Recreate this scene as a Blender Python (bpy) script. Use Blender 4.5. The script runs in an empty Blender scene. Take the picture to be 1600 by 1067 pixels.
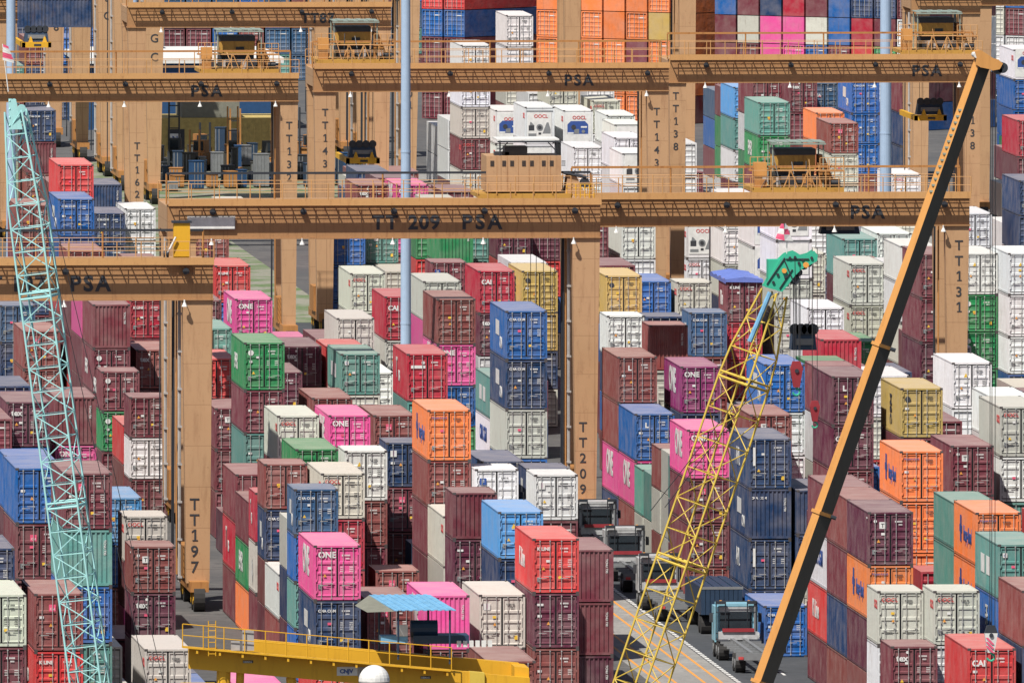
import bpy, bmesh, math, random
from mathutils import Vector, Matrix
S = bpy.context.scene
col = S.collection
R = math.radians
rng = random.Random(11)

# ---------------------------------------------------------------- camera
cam_d = bpy.data.cameras.new('camera'); cam = bpy.data.objects.new('camera', cam_d); col.objects.link(cam)
cam_d.sensor_width = 36; cam_d.lens = 731.25; cam_d.clip_start = 5; cam_d.clip_end = 30000
YAW, PITCH = 0.07668071, 0.0488381
cam.location = (0, 0, 75); cam.rotation_euler = (math.pi/2-PITCH, 0, -YAW)
S.camera = cam
# ---------------------------------------------------------------- world and sun
SUN = Vector((1.0, 1.35, -2.35)).normalized()
w = bpy.data.worlds.new('World'); S.world = w; w.use_nodes = True
wn = w.node_tree.nodes; wl = w.node_tree.links
sky = wn.new('ShaderNodeTexSky'); sky.sky_type = 'NISHITA'; sky.sun_disc = False
sky.sun_elevation = math.asin(-SUN.z); sky.sun_rotation = math.atan2(-SUN.x, -SUN.y); sky.dust_density = 2.0
bg = wn['Background']; wl.new(sky.outputs[0], bg.inputs[0]); bg.inputs[1].default_value = 0.062
sd = bpy.data.lights.new('sun', 'SUN'); sun = bpy.data.objects.new('sun', sd); col.objects.link(sun)
sd.energy = 4.9; sd.angle = R(0.5); sd.color = (1.0, 0.95, 0.87)
sun.rotation_euler = SUN.to_track_quat('-Z', 'Y').to_euler(); sun.location = (60, 900, 200)
S.view_settings.view_transform = 'Standard'; S.view_settings.look = 'None'
S.view_settings.exposure = 0.32; S.view_settings.gamma = 1
S.render.engine = 'CYCLES'

# ---------------------------------------------------------------- materials
def nt(m):
    m.use_nodes = True
    return m.node_tree.nodes, m.node_tree.links, m.node_tree.nodes['Principled BSDF']
def mixc(n, l, f, a, b, mode='MIX'):
    x = n.new('ShaderNodeMix'); x.data_type = 'RGBA'; x.blend_type = mode
    for s, v in ((x.inputs[0], f), (x.inputs[6], a), (x.inputs[7], b)):
        if hasattr(v, 'links'): l.new(v, s)
        else: s.default_value = v
    return x.outputs[2]
def noise(n, l, vec, scale, detail=4, rough=.6):
    t = n.new('ShaderNodeTexNoise'); t.inputs['Scale'].default_value = scale
    t.inputs['Detail'].default_value = detail; t.inputs['Roughness'].default_value = rough
    if vec is not None: l.new(vec, t.inputs['Vector'])
    return t.outputs[0]
def ramp(n, l, f, a, b):
    t = n.new('ShaderNodeMapRange'); t.inputs[1].default_value = a; t.inputs[2].default_value = b
    l.new(f, t.inputs[0]); return t.outputs[0]
def objvec(n, l, sc=(1, 1, 1), rnd=True):
    tc = n.new('ShaderNodeTexCoord'); mp = n.new('ShaderNodeMapping'); mp.inputs['Scale'].default_value = sc
    l.new(tc.outputs['Object'], mp.inputs[0])
    if rnd:
        oi = n.new('ShaderNodeObjectInfo'); cb = n.new('ShaderNodeVectorMath'); cb.operation = 'SCALE'
        cx = n.new('ShaderNodeCombineXYZ')
        for i in range(3): l.new(oi.outputs['Random'], cx.inputs[i])
        l.new(cx.outputs[0], cb.inputs[0]); cb.inputs['Scale'].default_value = 57.0
        l.new(cb.outputs[0], mp.inputs['Location'])
    return mp.outputs[0]
def mmul(n, l, a, k):
    t = n.new('ShaderNodeMath'); t.operation = 'MULTIPLY'; l.new(a, t.inputs[0]); t.inputs[1].default_value = k; return t.outputs[0]
def paint(name, src, roof=False, rough=.5):
    """painted steel: colour from the object ('obj') or from the face attribute ('attr'), with dirt, runs and rust specks"""
    m = bpy.data.materials.new(name); n, l, p = nt(m)
    if src == 'obj':
        c = n.new('ShaderNodeObjectInfo').outputs['Color']
    elif src == 'attr':
        a = n.new('ShaderNodeAttribute'); a.attribute_name = 'Col'; c = a.outputs['Color']
    else:
        rgb = n.new('ShaderNodeRGB'); rgb.outputs[0].default_value = (*src, 1); c = rgb.outputs[0]
    v = objvec(n, l, (1, 1, 1)); vs = objvec(n, l, (3.5, 1.2, .35))
    big = ramp(n, l, noise(n, l, v, .8, 3), .35, .75)
    run = ramp(n, l, noise(n, l, vs, 1.6, 5, .7), .55, .8)
    c1 = mixc(n, l, mmul(n, l, big, .27), c, (.40, .35, .32, 1))
    c2 = mixc(n, l, mmul(n, l, run, .5), c1, (.15, .09, .06, 1))
    speck = ramp(n, l, noise(n, l, v, 5.0, 6, .7), .66, .74)
    c3 = mixc(n, l, mmul(n, l, speck, .55), c2, (.13, .055, .025, 1))
    if roof:  # pale tint for roof dust and for sun gloss painted into the colour
        dust_and_sun = ramp(n, l, noise(n, l, v, .5, 5), .2, .8)
        mth = n.new('ShaderNodeMath'); mth.operation = 'MULTIPLY_ADD'; l.new(dust_and_sun, mth.inputs[0]); mth.inputs[1].default_value = .22; mth.inputs[2].default_value = .13
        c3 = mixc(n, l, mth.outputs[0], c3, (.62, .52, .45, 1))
    l.new(c3, p.inputs['Base Color']); p.inputs['Roughness'].default_value = rough
    bp = n.new('ShaderNodeBump'); bp.inputs['Strength'].default_value = .35; bp.inputs['Distance'].default_value = .12
    l.new(noise(n, l, v, 1.3, 3), bp.inputs['Height']); l.new(bp.outputs[0], p.inputs['Normal'])
    p.inputs['Specular IOR Level'].default_value = .35
    return m
def plain(name, c, rough=.6, metal=0, var=.25):
    m = bpy.data.materials.new(name); n, l, p = nt(m)
    v = objvec(n, l)
    f = ramp(n, l, noise(n, l, v, 2.5, 5), .3, .75)
    d = (c[0]*(1-var), c[1]*(1-var), c[2]*(1-var), 1)
    l.new(mixc(n, l, f, (*c, 1), d), p.inputs['Base Color'])
    p.inputs['Roughness'].default_value = rough; p.inputs['Metallic'].default_value = metal
    return m
M = {}
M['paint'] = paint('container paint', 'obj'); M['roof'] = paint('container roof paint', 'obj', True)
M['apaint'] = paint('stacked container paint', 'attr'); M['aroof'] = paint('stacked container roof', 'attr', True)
M['dark'] = plain('dark rubber and shadow gap', (.018, .018, .02))
M['rod'] = plain('galvanised rod', (.40, .40, .39), .45, .0, .3)
M['casting'] = plain('corner casting', (.07, .06, .06))
M['white'] = plain('white decal', (.72, .72, .70), .6, 0, .25)
M['red'] = plain('red decal', (.55, .06, .06)); M['hred'] = plain('hook block paint', (.30, .025, .035)); M['pinkd'] = plain('pink decal', (.75, .10, .20))
M['yel'] = plain('yellow decal', (.78, .50, .05)); M['ord'] = plain('orange decal', (.75, .33, .06))
M['blk'] = plain('dark decal', (.04, .042, .05), .7, 0, .5); M['mgd'] = plain('magenta decal', (.45, .04, .30))
M['blued'] = plain('blue decal', (.03, .08, .30)); M['grnd'] = plain('green decal', (.05, .35, .18)); M['greyd'] = plain('grey decal', (.20, .21, .22))
def crane_paint(name, c, rust=.7, seams=False):
    m = bpy.data.materials.new(name); n, l, p = nt(m)
    v = objvec(n, l); vs = objvec(n, l, (2.2, 2.2, .30))
    a = ramp(n, l, noise(n, l, v, .25, 4), .3, .7)
    b = ramp(n, l, noise(n, l, vs, 1.3, 6, .7), .52, .8)
    s = ramp(n, l, noise(n, l, v, 3.0, 6, .72), .60, .74)
    c1 = mixc(n, l, mmul(n, l, a, .35), (*c, 1), (c[0]*.78, c[1]*.7, c[2]*.6, 1))
    c2 = mixc(n, l, mmul(n, l, b, rust), c1, (c[0]*.42, c[1]*.30, c[2]*.25, 1))
    c3 = mixc(n, l, mmul(n, l, s, rust*.8), c2, (.16, .06, .02, 1))
    if seams:
        tc = n.new('ShaderNodeTexCoord'); sx = n.new('ShaderNodeSeparateXYZ'); l.new(tc.outputs['Object'], sx.inputs[0])
        tot = None
        for ax, per, wd in ((0, 2.9, .018), (2, 2.4, .016)):
            a_ = n.new('ShaderNodeMath'); a_.operation = 'MODULO'; l.new(sx.outputs[ax], a_.inputs[0]); a_.inputs[1].default_value = per
            b_ = n.new('ShaderNodeMath'); b_.operation = 'LESS_THAN'; l.new(a_.outputs[0], b_.inputs[0]); b_.inputs[1].default_value = per*wd
            if tot is None: tot = b_.outputs[0]
            else:
                c_ = n.new('ShaderNodeMath'); c_.operation = 'MAXIMUM'; l.new(tot, c_.inputs[0]); l.new(b_.outputs[0], c_.inputs[1]); tot = c_.outputs[0]
        c3 = mixc(n, l, mmul(n, l, tot, .45), c3, (.16, .075, .03, 1))
        pan = n.new('ShaderNodeTexVoronoi'); pan.inputs['Scale'].default_value = .33; l.new(tc.outputs['Object'], pan.inputs['Vector'])
        bw = n.new('ShaderNodeRGBToBW'); l.new(pan.outputs['Color'], bw.inputs[0])
        c3 = mixc(n, l, mmul(n, l, bw.outputs[0], .12 if rust < .8 else .25), c3, (.30, .17, .085, 1))
    l.new(c3, p.inputs['Base Color']); p.inputs['Roughness'].default_value = .6
    return m
M['tan'] = crane_paint('ochre crane paint', (.46, .28, .15), .6, True)
M['gird'] = crane_paint('ochre girder paint', (.36, .19, .08), .9, True)
M['tan2'] = crane_paint('rusty ochre crane paint', (.40, .185, .055), .95)
M['tanlt'] = crane_paint('pale ochre rail paint', (.52, .285, .11), .5)
M['ylw'] = crane_paint('yellow crane paint', (.66, .36, .015), .4)
M['ylat'] = crane_paint('lattice yellow paint', (.58, .42, .06), .45)
M['teal'] = crane_paint('pale turquoise paint', (.36, .68, .69), .25)
M['mach'] = crane_paint('yellowish machinery paint', (.46, .26, .05), .8)
M['shedd'] = plain('dark machine mix', (.06, .06, .055), .7, 0, .5)
M['orng'] = crane_paint('boom orange paint', (.56, .27, .075), .4)
M['gdark'] = crane_paint('dark grey boom paint', (.05, .05, .046), .5)
M['green'] = crane_paint('green boom head paint', (.035, .42, .27), .15)
M['steel'] = plain('dark machine steel', (.03, .035, .045), .5)
M['navyp'] = plain('navy machine paint', (.02, .045, .09), .5)
M['mast'] = plain('blue grey mast paint', (.34, .45, .60), .45, 0, .10)
M['gpipe'] = plain('grey conduit', (.40, .38, .37), .5)
M['glass'] = plain('dark window', (.03, .04, .05), .12)
M['canopy'] = plain('weathered canopy sheet', (.26, .32, .28), .6)
M['lbsheet'] = plain('light blue corrugated sheet', (.17, .40, .62), .6, 0, .35)
M['tyre'] = plain('tyre rubber', (.028, .027, .027), .85)
M['cabw'] = plain('white cab paint', (.52, .53, .54), .45, 0, .4)
M['cabb'] = plain('light blue cab paint', (.25, .50, .62), .4)
M['tarp'] = plain('blue tarpaulin', (.14, .20, .55), .5)
M['cable'] = plain('steel rope', (.03, .03, .035), .6)
M['shedy'] = plain('yellow wall sheet', (.55, .42, .14), .7, 0, .35)
M['sheda'] = plain('olive roof sheet', (.20, .20, .16), .7)
M['blueroof'] = plain('deep blue roof sheet', (.012, .06, .16), .6)
M['leaf'] = plain('leaves', (.05, .11, .04), .8, 0, .5)
M['bark'] = plain('bark', (.10, .07, .05), .9)

# ---------------------------------------------------------------- mesh helpers
class MB:
    def __init__(s): s.v = []; s.f = []; s.m = []; s.mats = []
    def mi(s, k):
        if k not in s.mats: s.mats.append(k)
        return s.mats.index(k)
    def quad(s, pts, k):
        b = len(s.v); s.v += [tuple(p) for p in pts]; s.f.append(tuple(range(b, b+len(pts)))); s.m.append(s.mi(k)); return s
    def box(s, x0, y0, z0, x1, y1, z1, k, top=None):
        b = len(s.v)
        s.v += [(x0,y0,z0),(x1,y0,z0),(x1,y1,z0),(x0,y1,z0),(x0,y0,z1),(x1,y0,z1),(x1,y1,z1),(x0,y1,z1)]
        F = [(0,3,2,1),(4,5,6,7),(0,1,5,4),(1,2,6,5),(2,3,7,6),(3,0,4,7)]
        i = s.mi(k); j = s.mi(top) if top else i
        for q, f in enumerate(F): s.f.append(tuple(b+a for a in f)); s.m.append(j if q == 1 else i)
        return s
    def hexa(s, bot, tp, k):
        b = len(s.v); s.v += [tuple(p) for p in bot]+[tuple(p) for p in tp]; i = s.mi(k)
        for f in [(0,3,2,1),(4,5,6,7),(0,1,5,4),(1,2,6,5),(2,3,7,6),(3,0,4,7)]: s.f.append(tuple(b+a for a in f)); s.m.append(i)
        return s
    def tube(s, a, b, r, k, n=6, r2=None, cap=True):
        a = Vector(a); b = Vector(b); d = (b-a)
        if d.length < 1e-6: return s
        q = d.to_track_quat('Z', 'Y'); base = len(s.v); i = s.mi(k); r2 = r if r2 is None else r2
        for c, rr in ((a, r), (b, r2)):
            for t in range(n):
                an = 2*math.pi*t/n+.3; s.v.append(tuple(c+q@Vector((rr*math.cos(an), rr*math.sin(an), 0))))
        for t in range(n):
            u = (t+1) % n; s.f.append((base+t, base+u, base+n+u, base+n+t)); s.m.append(i)
        if cap:
            s.f.append(tuple(base+t for t in reversed(range(n)))); s.m.append(i)
            s.f.append(tuple(base+n+t for t in range(n))); s.m.append(i)
        return s
    def disc(s, c, r, ax, k, n=16, th=.05):
        c = Vector(c); ax = Vector(ax).normalized(); return s.tube(c-ax*th/2, c+ax*th/2, r, k, n)
    def mesh(s, name):
        me = bpy.data.meshes.new(name); me.from_pydata(s.v, [], s.f)
        for k in s.mats: me.materials.append(M[k])
        me.polygons.foreach_set('material_index', s.m); me.update(); return me
    def build(s, name, parent=None, loc=None):
        return link(name, s.mesh(name), parent, loc)
def link(name, me, parent=None, loc=None):
    o = bpy.data.objects.new(name, me); col.objects.link(o)
    if parent is not None: o.parent = parent
    if loc is not None: o.location = loc
    return o
def thing(name, label, cat, loc=(0,0,0), rz=0, group=None):
    o = bpy.data.objects.new(name, None); col.objects.link(o); o.location = loc; o.rotation_euler = (0,0,rz)
    o.empty_display_size = .5; o['label'] = label; o['category'] = cat
    if group: o['group'] = group
    return o
def tag(o, label, cat, group=None):
    o['label'] = label; o['category'] = cat
    if group: o['group'] = group
    return o
_tx = {}
def textmesh(body, size, k, bold=.02, sx=1.0, align='LEFT', sp=1.0):
    key = (body, size, k, bold, sx, align, sp)
    if key in _tx: return _tx[key]
    if body == '1':
        b = MB(); s_ = size; b.box(-.02*s_, 0, -.004, .10*s_, .72*s_, .004, k); b.hexa([(-.17*s_, .50*s_, -.004), (-.02*s_, .60*s_, -.004), (-.02*s_, .72*s_, -.004), (-.17*s_, .60*s_, -.004)], [(-.17*s_, .50*s_, .004), (-.02*s_, .60*s_, .004), (-.02*s_, .72*s_, .004), (-.17*s_, .60*s_, .004)], k)
        b.box(-.13*s_, 0, -.003, .21*s_, .07*s_, .003, k); _tx[key] = b.mesh('lettering'); return _tx[key]
    cu = bpy.data.curves.new('t', 'FONT'); cu.body = body; cu.size = size; cu.offset = bold*size; cu.align_x = align; cu.space_character = sp
    cu.resolution_u = 3; cu.extrude = .006
    ob = bpy.data.objects.new('t', cu); col.objects.link(ob)
    bpy.context.view_layer.update()
    me = bpy.data.meshes.new_from_object(ob.evaluated_get(bpy.context.evaluated_depsgraph_get()))
    bpy.data.objects.remove(ob); bpy.data.curves.remove(cu)
    for v in me.vertices: v.co.x *= sx
    me.materials.clear(); me.materials.append(M[k]); me.name = 'lettering'
    _tx[key] = me; return me
FRONT = (math.pi/2, 0, 0)
SIDE = (math.pi/2, 0, -math.pi/2)
def put_text(body, size, k, parent, loc, rot=FRONT, name='lettering', **kw):
    o = link(name, textmesh(body, size, k, **kw), parent, loc); o.rotation_euler = rot; return o

# ---------------------------------------------------------------- ground
def sheet(name, pts, z, m):
    me = bpy.data.meshes.new(name); me.from_pydata([(x, y, z) for x, y in pts], [], [tuple(range(len(pts)))])
    me.materials.append(m); o = link(name, me); o['kind'] = 'structure'; return o
def ground_mat(name, a, b, sc=.35, c=None, th=(.4, .65), rough=.85):
    m = bpy.data.materials.new(name); n, l, p = nt(m)
    tc = n.new('ShaderNodeTexCoord'); v = tc.outputs['Object']
    f = ramp(n, l, noise(n, l, v, sc, 8, .65), *th); g = ramp(n, l, noise(n, l, v, sc*9, 6, .7), .45, .62)
    k = mixc(n, l, f, (*a, 1), (*b, 1))
    if c: k = mixc(n, l, g, k, (*c, 1))
    l.new(k, p.inputs['Base Color']); p.inputs['Roughness'].default_value = rough; return m
asph = ground_mat('yard asphalt', (.075, .075, .078), (.12, .115, .11), .08, (.065, .065, .065))
lane = ground_mat('lane asphalt', (.045, .052, .060), (.065, .070, .078), .12, (.040, .045, .05))
conc = ground_mat('runway concrete', (.24, .235, .225), (.33, .32, .30), .25, (.20, .195, .185))
grass = ground_mat('weedy gravel', (.085, .15, .045), (.25, .24, .20), .22, (.17, .18, .13), (.44, .56))
sheet('ground', [(-3000, 300), (4000, 300), (4000, 9000), (-3000, 9000)], 0, asph)
sheet('road', [(100.6, 950), (107.2, 950), (107.2, 1760), (100.6, 1760)], .004, lane)
sheet('runway_path', [(95.6, 950), (100.3, 950), (100.3, 1540), (95.6, 1540)], .004, conc)
sheet('verge', [(93.5, 1560), (107.5, 1560), (107.5, 1745), (126, 1745), (126, 1862), (93.5, 1862)], .008, grass)
sheet('yard_floor', [(128.0, 1640), (170, 1640), (170, 1840), (128.0, 1840)], .004, conc)
mk = MB()
y = 1000
while y < 1500:
    mk.box(100.38, y, .004, 100.62, y+.95, .012, 'white'); y += 1.55
o = mk.build('lane_markings'); o['kind'] = 'structure'
mk = MB()
for x in (96.0, 96.9, 98.5, 99.45):
    mk.box(x, 950, .005, x+.16, 1500, .013, 'ord')
for x in (101.9,): 
    for y in range(1010, 1480, 14): mk.box(x+1.6, y, .005, x+1.75, y+3, .013, 'white')
o = mk.build('runway_markings'); o['kind'] = 'structure'

# ---------------------------------------------------------------- containers
CW, CL = 2.438, 12.192
HS = {0: 2.591, 1: 2.896}
def body_mesh(h, kind, CL=12.192):
    b = MB(); top = h-.015
    for x0, x1 in ((0, .11), (CW-.11, CW)):
        for y0, y1 in ((0, .13), (CL-.13, CL)): b.box(x0, y0, .11, x1, y1, top-.10, 'paint')
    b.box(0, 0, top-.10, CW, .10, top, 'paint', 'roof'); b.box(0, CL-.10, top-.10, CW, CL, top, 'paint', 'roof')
    b.box(.11, .004, .06, CW-.11, .12, .20, 'paint'); b.box(.11, CL-.12, .06, CW-.11, CL, .20, 'paint')
    for x0, x1 in ((0, .07), (CW-.07, CW)):
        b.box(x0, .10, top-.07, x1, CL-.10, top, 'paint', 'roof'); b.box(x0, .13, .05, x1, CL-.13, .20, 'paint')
    # corrugated long sides
    n = int(CL*3.1); st = (CL-.26)/n
    for sgn in (0, 1):
        def X(d): return d if sgn == 0 else CW-d
        for i in range(n):
            y0 = .13+i*st
            ys = [y0, y0+st*.30, y0+st*.45, y0+st*.85, y0+st]; ds = [.012, .012, .045, .045, .012]
            for a in range(4):
                q = [(X(ds[a]), ys[a], .2), (X(ds[a+1]), ys[a+1], .2), (X(ds[a+1]), ys[a+1], top-.07), (X(ds[a]), ys[a], top-.07)]
                b.quad(q if sgn else q[::-1], 'paint')
    # roof with shallow cross corrugation
    n = int(CL*2); st = (CL-.2)/n
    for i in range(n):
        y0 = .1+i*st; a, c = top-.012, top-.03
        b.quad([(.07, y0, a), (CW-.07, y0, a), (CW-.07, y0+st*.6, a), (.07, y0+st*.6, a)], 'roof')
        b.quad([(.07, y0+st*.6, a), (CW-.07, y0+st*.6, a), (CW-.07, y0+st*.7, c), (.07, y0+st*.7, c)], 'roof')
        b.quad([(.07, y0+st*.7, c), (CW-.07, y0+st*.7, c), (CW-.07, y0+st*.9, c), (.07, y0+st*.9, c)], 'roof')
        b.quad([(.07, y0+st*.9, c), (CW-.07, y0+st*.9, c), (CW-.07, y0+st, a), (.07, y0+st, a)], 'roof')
    b.quad([(.07, .1, .12), (.07, CL-.1, .12), (CW-.07, CL-.1, .12), (CW-.07, .1, .12)], 'dark')
    b.quad([(.11, CL-.06, .2), (.11, CL-.06, top-.1), (CW-.11, CL-.06, top-.1), (CW-.11, CL-.06, .2)], 'paint')
    for x in (-.004, CW-.165):
        for yy in (-.004, CL-.165):
            for z in (0, h-.118): b.box(x, yy, z, x+.169, yy+.169, z+.118, 'casting')
    if kind == 'p':
        n = 9; st = (CW-.22)/n
        for i in range(n):
            x0 = .11+i*st; xs = [x0, x0+st*.28, x0+st*.42, x0+st*.86, x0+st]; ds = [.012, .012, .075, .075, .012]
            for a in range(4):
                b.quad([(xs[a], ds[a], .2), (xs[a+1], ds[a+1], .2), (xs[a+1], ds[a+1], top-.1), (xs[a], ds[a], top-.1)], 'paint')
    elif kind == 'r':
        b.quad([(.11, .03, .2), (CW-.11, .03, .2), (CW-.11, .03, top-.1), (.11, .03, top-.1)], 'paint')
    else:
        b.quad([(.11, .10, .2), (CW-.11, .10, .2), (CW-.11, .10, top-.1), (.11, .10, top-.1)], 'dark')
    return b.mesh('body')
def door_mesh(h, side, style):
    b = MB(); w = 1.085; top = h-.145; bot = .225
    x0, x1 = 0, w; fy = .045
    e = .030
    # gasket border then panel
    bands = {0: [(.30, .62), (.72, 1.04), (1.14, 1.46), (1.56, 1.88), (1.98, None)],
             1: [(.30, .86), (.98, 1.40), (1.50, 1.92), (2.04, None)],
             2: [(.28, .70), (.86, 1.34), (1.50, 1.98), (2.14, None)]}[style]
    zs = [bot]
    prof = [(bot+e, 0)]
    for a, c in bands:
        c = (top-.10) if c is None else c
        if c-a < .15 or a > top-.2: continue
        c = min(c, top-.1)
        prof += [(a, 0), (a+.035, .048), (c-.035, .048), (c, 0)]
    prof.append((top-e, 0))
    xa, xb = x0+e, x1-e
    inx0, inx1 = xa+.06, xb-.06
    for i in range(len(prof)-1):
        (z0, d0), (z1, d1) = prof[i], prof[i+1]
        b.quad([(xa, fy, z0), (inx0, fy, z0), (inx0, fy, z1), (xa, fy, z1)], 'paint')
        b.quad([(inx1, fy, z0), (xb, fy, z0), (xb, fy, z1), (inx1, fy, z1)], 'paint')
        b.quad([(inx0, fy+d0, z0), (inx1, fy+d0, z0), (inx1, fy+d1, z1), (inx0, fy+d1, z1)], 'paint')
        if d0 or d1:
            b.quad([(inx0, fy, z0), (inx0, fy+d0, z0), (inx0, fy+d1, z1), (inx0, fy, z1)], 'paint')
            b.quad([(inx1, fy, z0), (inx1, fy, z1), (inx1, fy+d1, z1), (inx1, fy+d0, z0)], 'paint')
    b.box(x0, fy+.004, bot, xa, .095, top, 'dark'); b.box(xb, fy+.004, bot, x1, .095, top, 'dark')
    b.box(xa, fy+.004, bot, xb, .095, bot+e, 'dark'); b.box(xa, fy+.004, top-e, xb, .095, top, 'dark')
    hx = x0-.02 if side == 0 else x1-.05
    for z in (.4, 1.0, 1.65, h-.5): b.box(hx, -.012, z, hx+.07, fy, z+.13, 'paint')
    return b.mesh('door')
def rods_mesh(h, side, light):
    b = MB(); top = h-.07; k = 'rod'
    xs = (.27, .80) if side == 0 else (.285, .815)
    for x in xs:
        b.tube((x, -.012, .10), (x, -.012, top), .018, k, 5)
        for z in (.13, h*.42, h-.16): b.box(x-.035, -.025, z, x+.035, .045, z+.05, k)
    for i, x in enumerate(xs):
        z = .80+.10*i; b.box(x, -.035, z, x+(.34 if i == 0 else -.34), -.018, z+.028, k)
        b.box(x-.07, -.03, z-.02, x+.07, .04, z+.03, k)
    return b.mesh('lock_rods')
def marks_mesh(kind, light, seed):
    r = random.Random(seed); b = MB(); k = 'blk' if light else 'white'; y = .036
    def rect(x, z, w_, h_, m): b.box(x, y, z, x+w_, y+.006, z+h_, m)
    def row(x, z, h_, n):
        xx = x
        for i in range(n):
            ww = h_*.5*r.uniform(.7, 1.1); rect(xx, z, ww, h_, k); xx += ww+h_*(.22 if r.random() > .15 else .6)
    hh = kind
    row(.22, hh-.56, .085, 7); row(.42, hh-.72, .075, 4)
    if r.random() < .8:
        z0 = hh-1.15
        for j in range(r.randint(2, 4)):
            row(.14, z0-j*.11, .045, 6); row(.62, z0-j*.11, .055, 6)
    if r.random() < .5: rect(.63, .52, .2, .22, r.choice(['greyd', 'yel', 'ord', 'white']))
    if r.random() < .4: rect(.12, .78, .16, .14, r.choice(['white', 'yel']))
    return b.mesh('markings')
def lmarks_mesh(kind, light, seed):
    r = random.Random(seed+50); b = MB(); y = .036; hh = kind
    def tri(x, z, s_, m): b.quad([(x, y, z), (x+s_, y, z), (x+s_/2, y, z+s_*.9)], m)
    def rect(x, z, w_, h_, m): b.box(x, y, z, x+w_, y+.006, z+h_, m)
    if r.random() < .75: rect(.12, .62, .19, .25, 'greyd')
    if r.random() < .7: tri(r.choice([.36, .62]), r.choice([1.0, 1.25]), .19, r.choice(['yel', 'ord']))
    if r.random() < .5: rect(r.choice([.14, .6]), hh-1.25, .22, .13, r.choice(['white', 'yel', 'pinkd']))
    if r.random() < .3: rect(.62, hh-.95, .16, .12, 'white')
    if not b.v: rect(.2, 1.3, .1, .1, 'white')
    return b.mesh('markings')
def reefer_mesh(style):
    b = MB(); y = .028
    if style == 0:   # white unit, triangular cover between dark openings
        b.box(.22, -.01, .35, 2.2, .03, 2.45, 'white')
        b.box(.32, -.016, .95, .78, -.010, 1.38, 'blk'); b.box(.30, -.016, .50, .95, -.010, .72, 'greyd')
        b.quad([(1.45, -.013, .70), (2.12, -.013, .70), (2.12, -.013, 1.05), (1.95, -.013, 1.62), (1.80, -.013, 1.62)], 'greyd')
        b.quad([(.40, -.015, 1.38), (.78, -.015, 1.38), (.52, -.015, 1.66), (.44, -.015, 1.66)], 'greyd')
        b.disc((1.22, -.02, 1.22), .27, (0, 1, 0), 'greyd', 18, .04); b.disc((1.22, -.05, 1.22), .15, (0, 1, 0), 'blk', 14, .03)
        b.box(1.12, -.02, .62, 1.35, -.01, .80, 'blk'); b.box(.14, -.012, 2.52, 2.3, .03, 2.60, 'greyd')
    else:
        b.box(.14, -.004, .25, 2.3, .03, 2.66, 'white')
        b.quad([(.34, -.012, .95), (2.05, -.012, .95), (2.05, -.012, 1.72), (1.78, -.012, 2.0), (.62, -.012, 2.0), (.34, -.012, 1.72)], 'blued')
        b.disc((.85, -.02, 1.5), .2, (0, 1, 0), 'blk', 14, .03); b.box(1.45, -.02, 1.45, 1.95, -.012, 1.58, 'white')
        b.box(.36, -.02, .95, .85, -.012, 1.08, 'white'); b.box(.9, -.02, .98, 1.3, -.013, 1.35, 'greyd'); b.disc((1.65, -.02, 1.15), .14, (0, 1, 0), 'greyd', 12, .03)
    return b.mesh('cooling_unit')
COLS = {'mr': (.150,.030,.045), 'bd': (.205,.050,.047), 'cr': (.40,.016,.040), 'rd': (.52,.038,.040), 'pk': (.66,.075,.28), 'mg': (.22,.014,.120),
 'or': (.74,.195,.055), 'br': (.42,.20,.10), 'gn': (.016,.225,.075), 'tl': (.095,.265,.235), 'gy': (.49,.49,.43), 'wh': (.66,.67,.68),
 'nv': (.011,.040,.115), 'bl': (.008,.105,.36), 'cb': (.028,.095,.195), 'yl': (.50,.34,.10), 'lb': (.07,.27,.56), 'cp': (.095,.017,.040)}
LIGHT = {'gy', 'wh', 'yl', 'or'}
BODY = {(h, k, s): body_mesh(HS[h], k, 6.058 if s else 12.192) for h in (0, 1) for k in 'dpr' for s in (0, 1)}
DOOR = {(h, s, st): door_mesh(HS[h], s, st) for h in (0, 1) for s in (0, 1) for st in (0, 1, 2)}
ROD = {(h, s): rods_mesh(HS[h], s, 0) for h in (0, 1) for s in (0, 1)}
MRK = {(h, li, i): marks_mesh(HS[h], li, i) for h in (0, 1) for li in (0, 1) for i in range(4)}
LMRK = {(h, i): lmarks_mesh(HS[h], 0, i) for h in (0, 1) for i in range(5)}
REEF = {0: reefer_mesh(0), 1: reefer_mesh(1)}
def sign(name, parent, x, z, s_, bgk, body=None, k='white', sz=None):
    b = MB(); b.box(x, .030, z, x+s_, .038, z+s_, bgk); o = b.build(name, parent)
    if body: put_text(body, sz or s_*.85, k, o, (x+s_/2, .0295, z+s_*.2), align='CENTER')
    return o
def thing_part(o):
    e = bpy.data.objects.new('side_lettering', None); col.objects.link(e); e.parent = o; e.scale = (1, .5, 1); e.empty_display_size = .2
    return e
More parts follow.
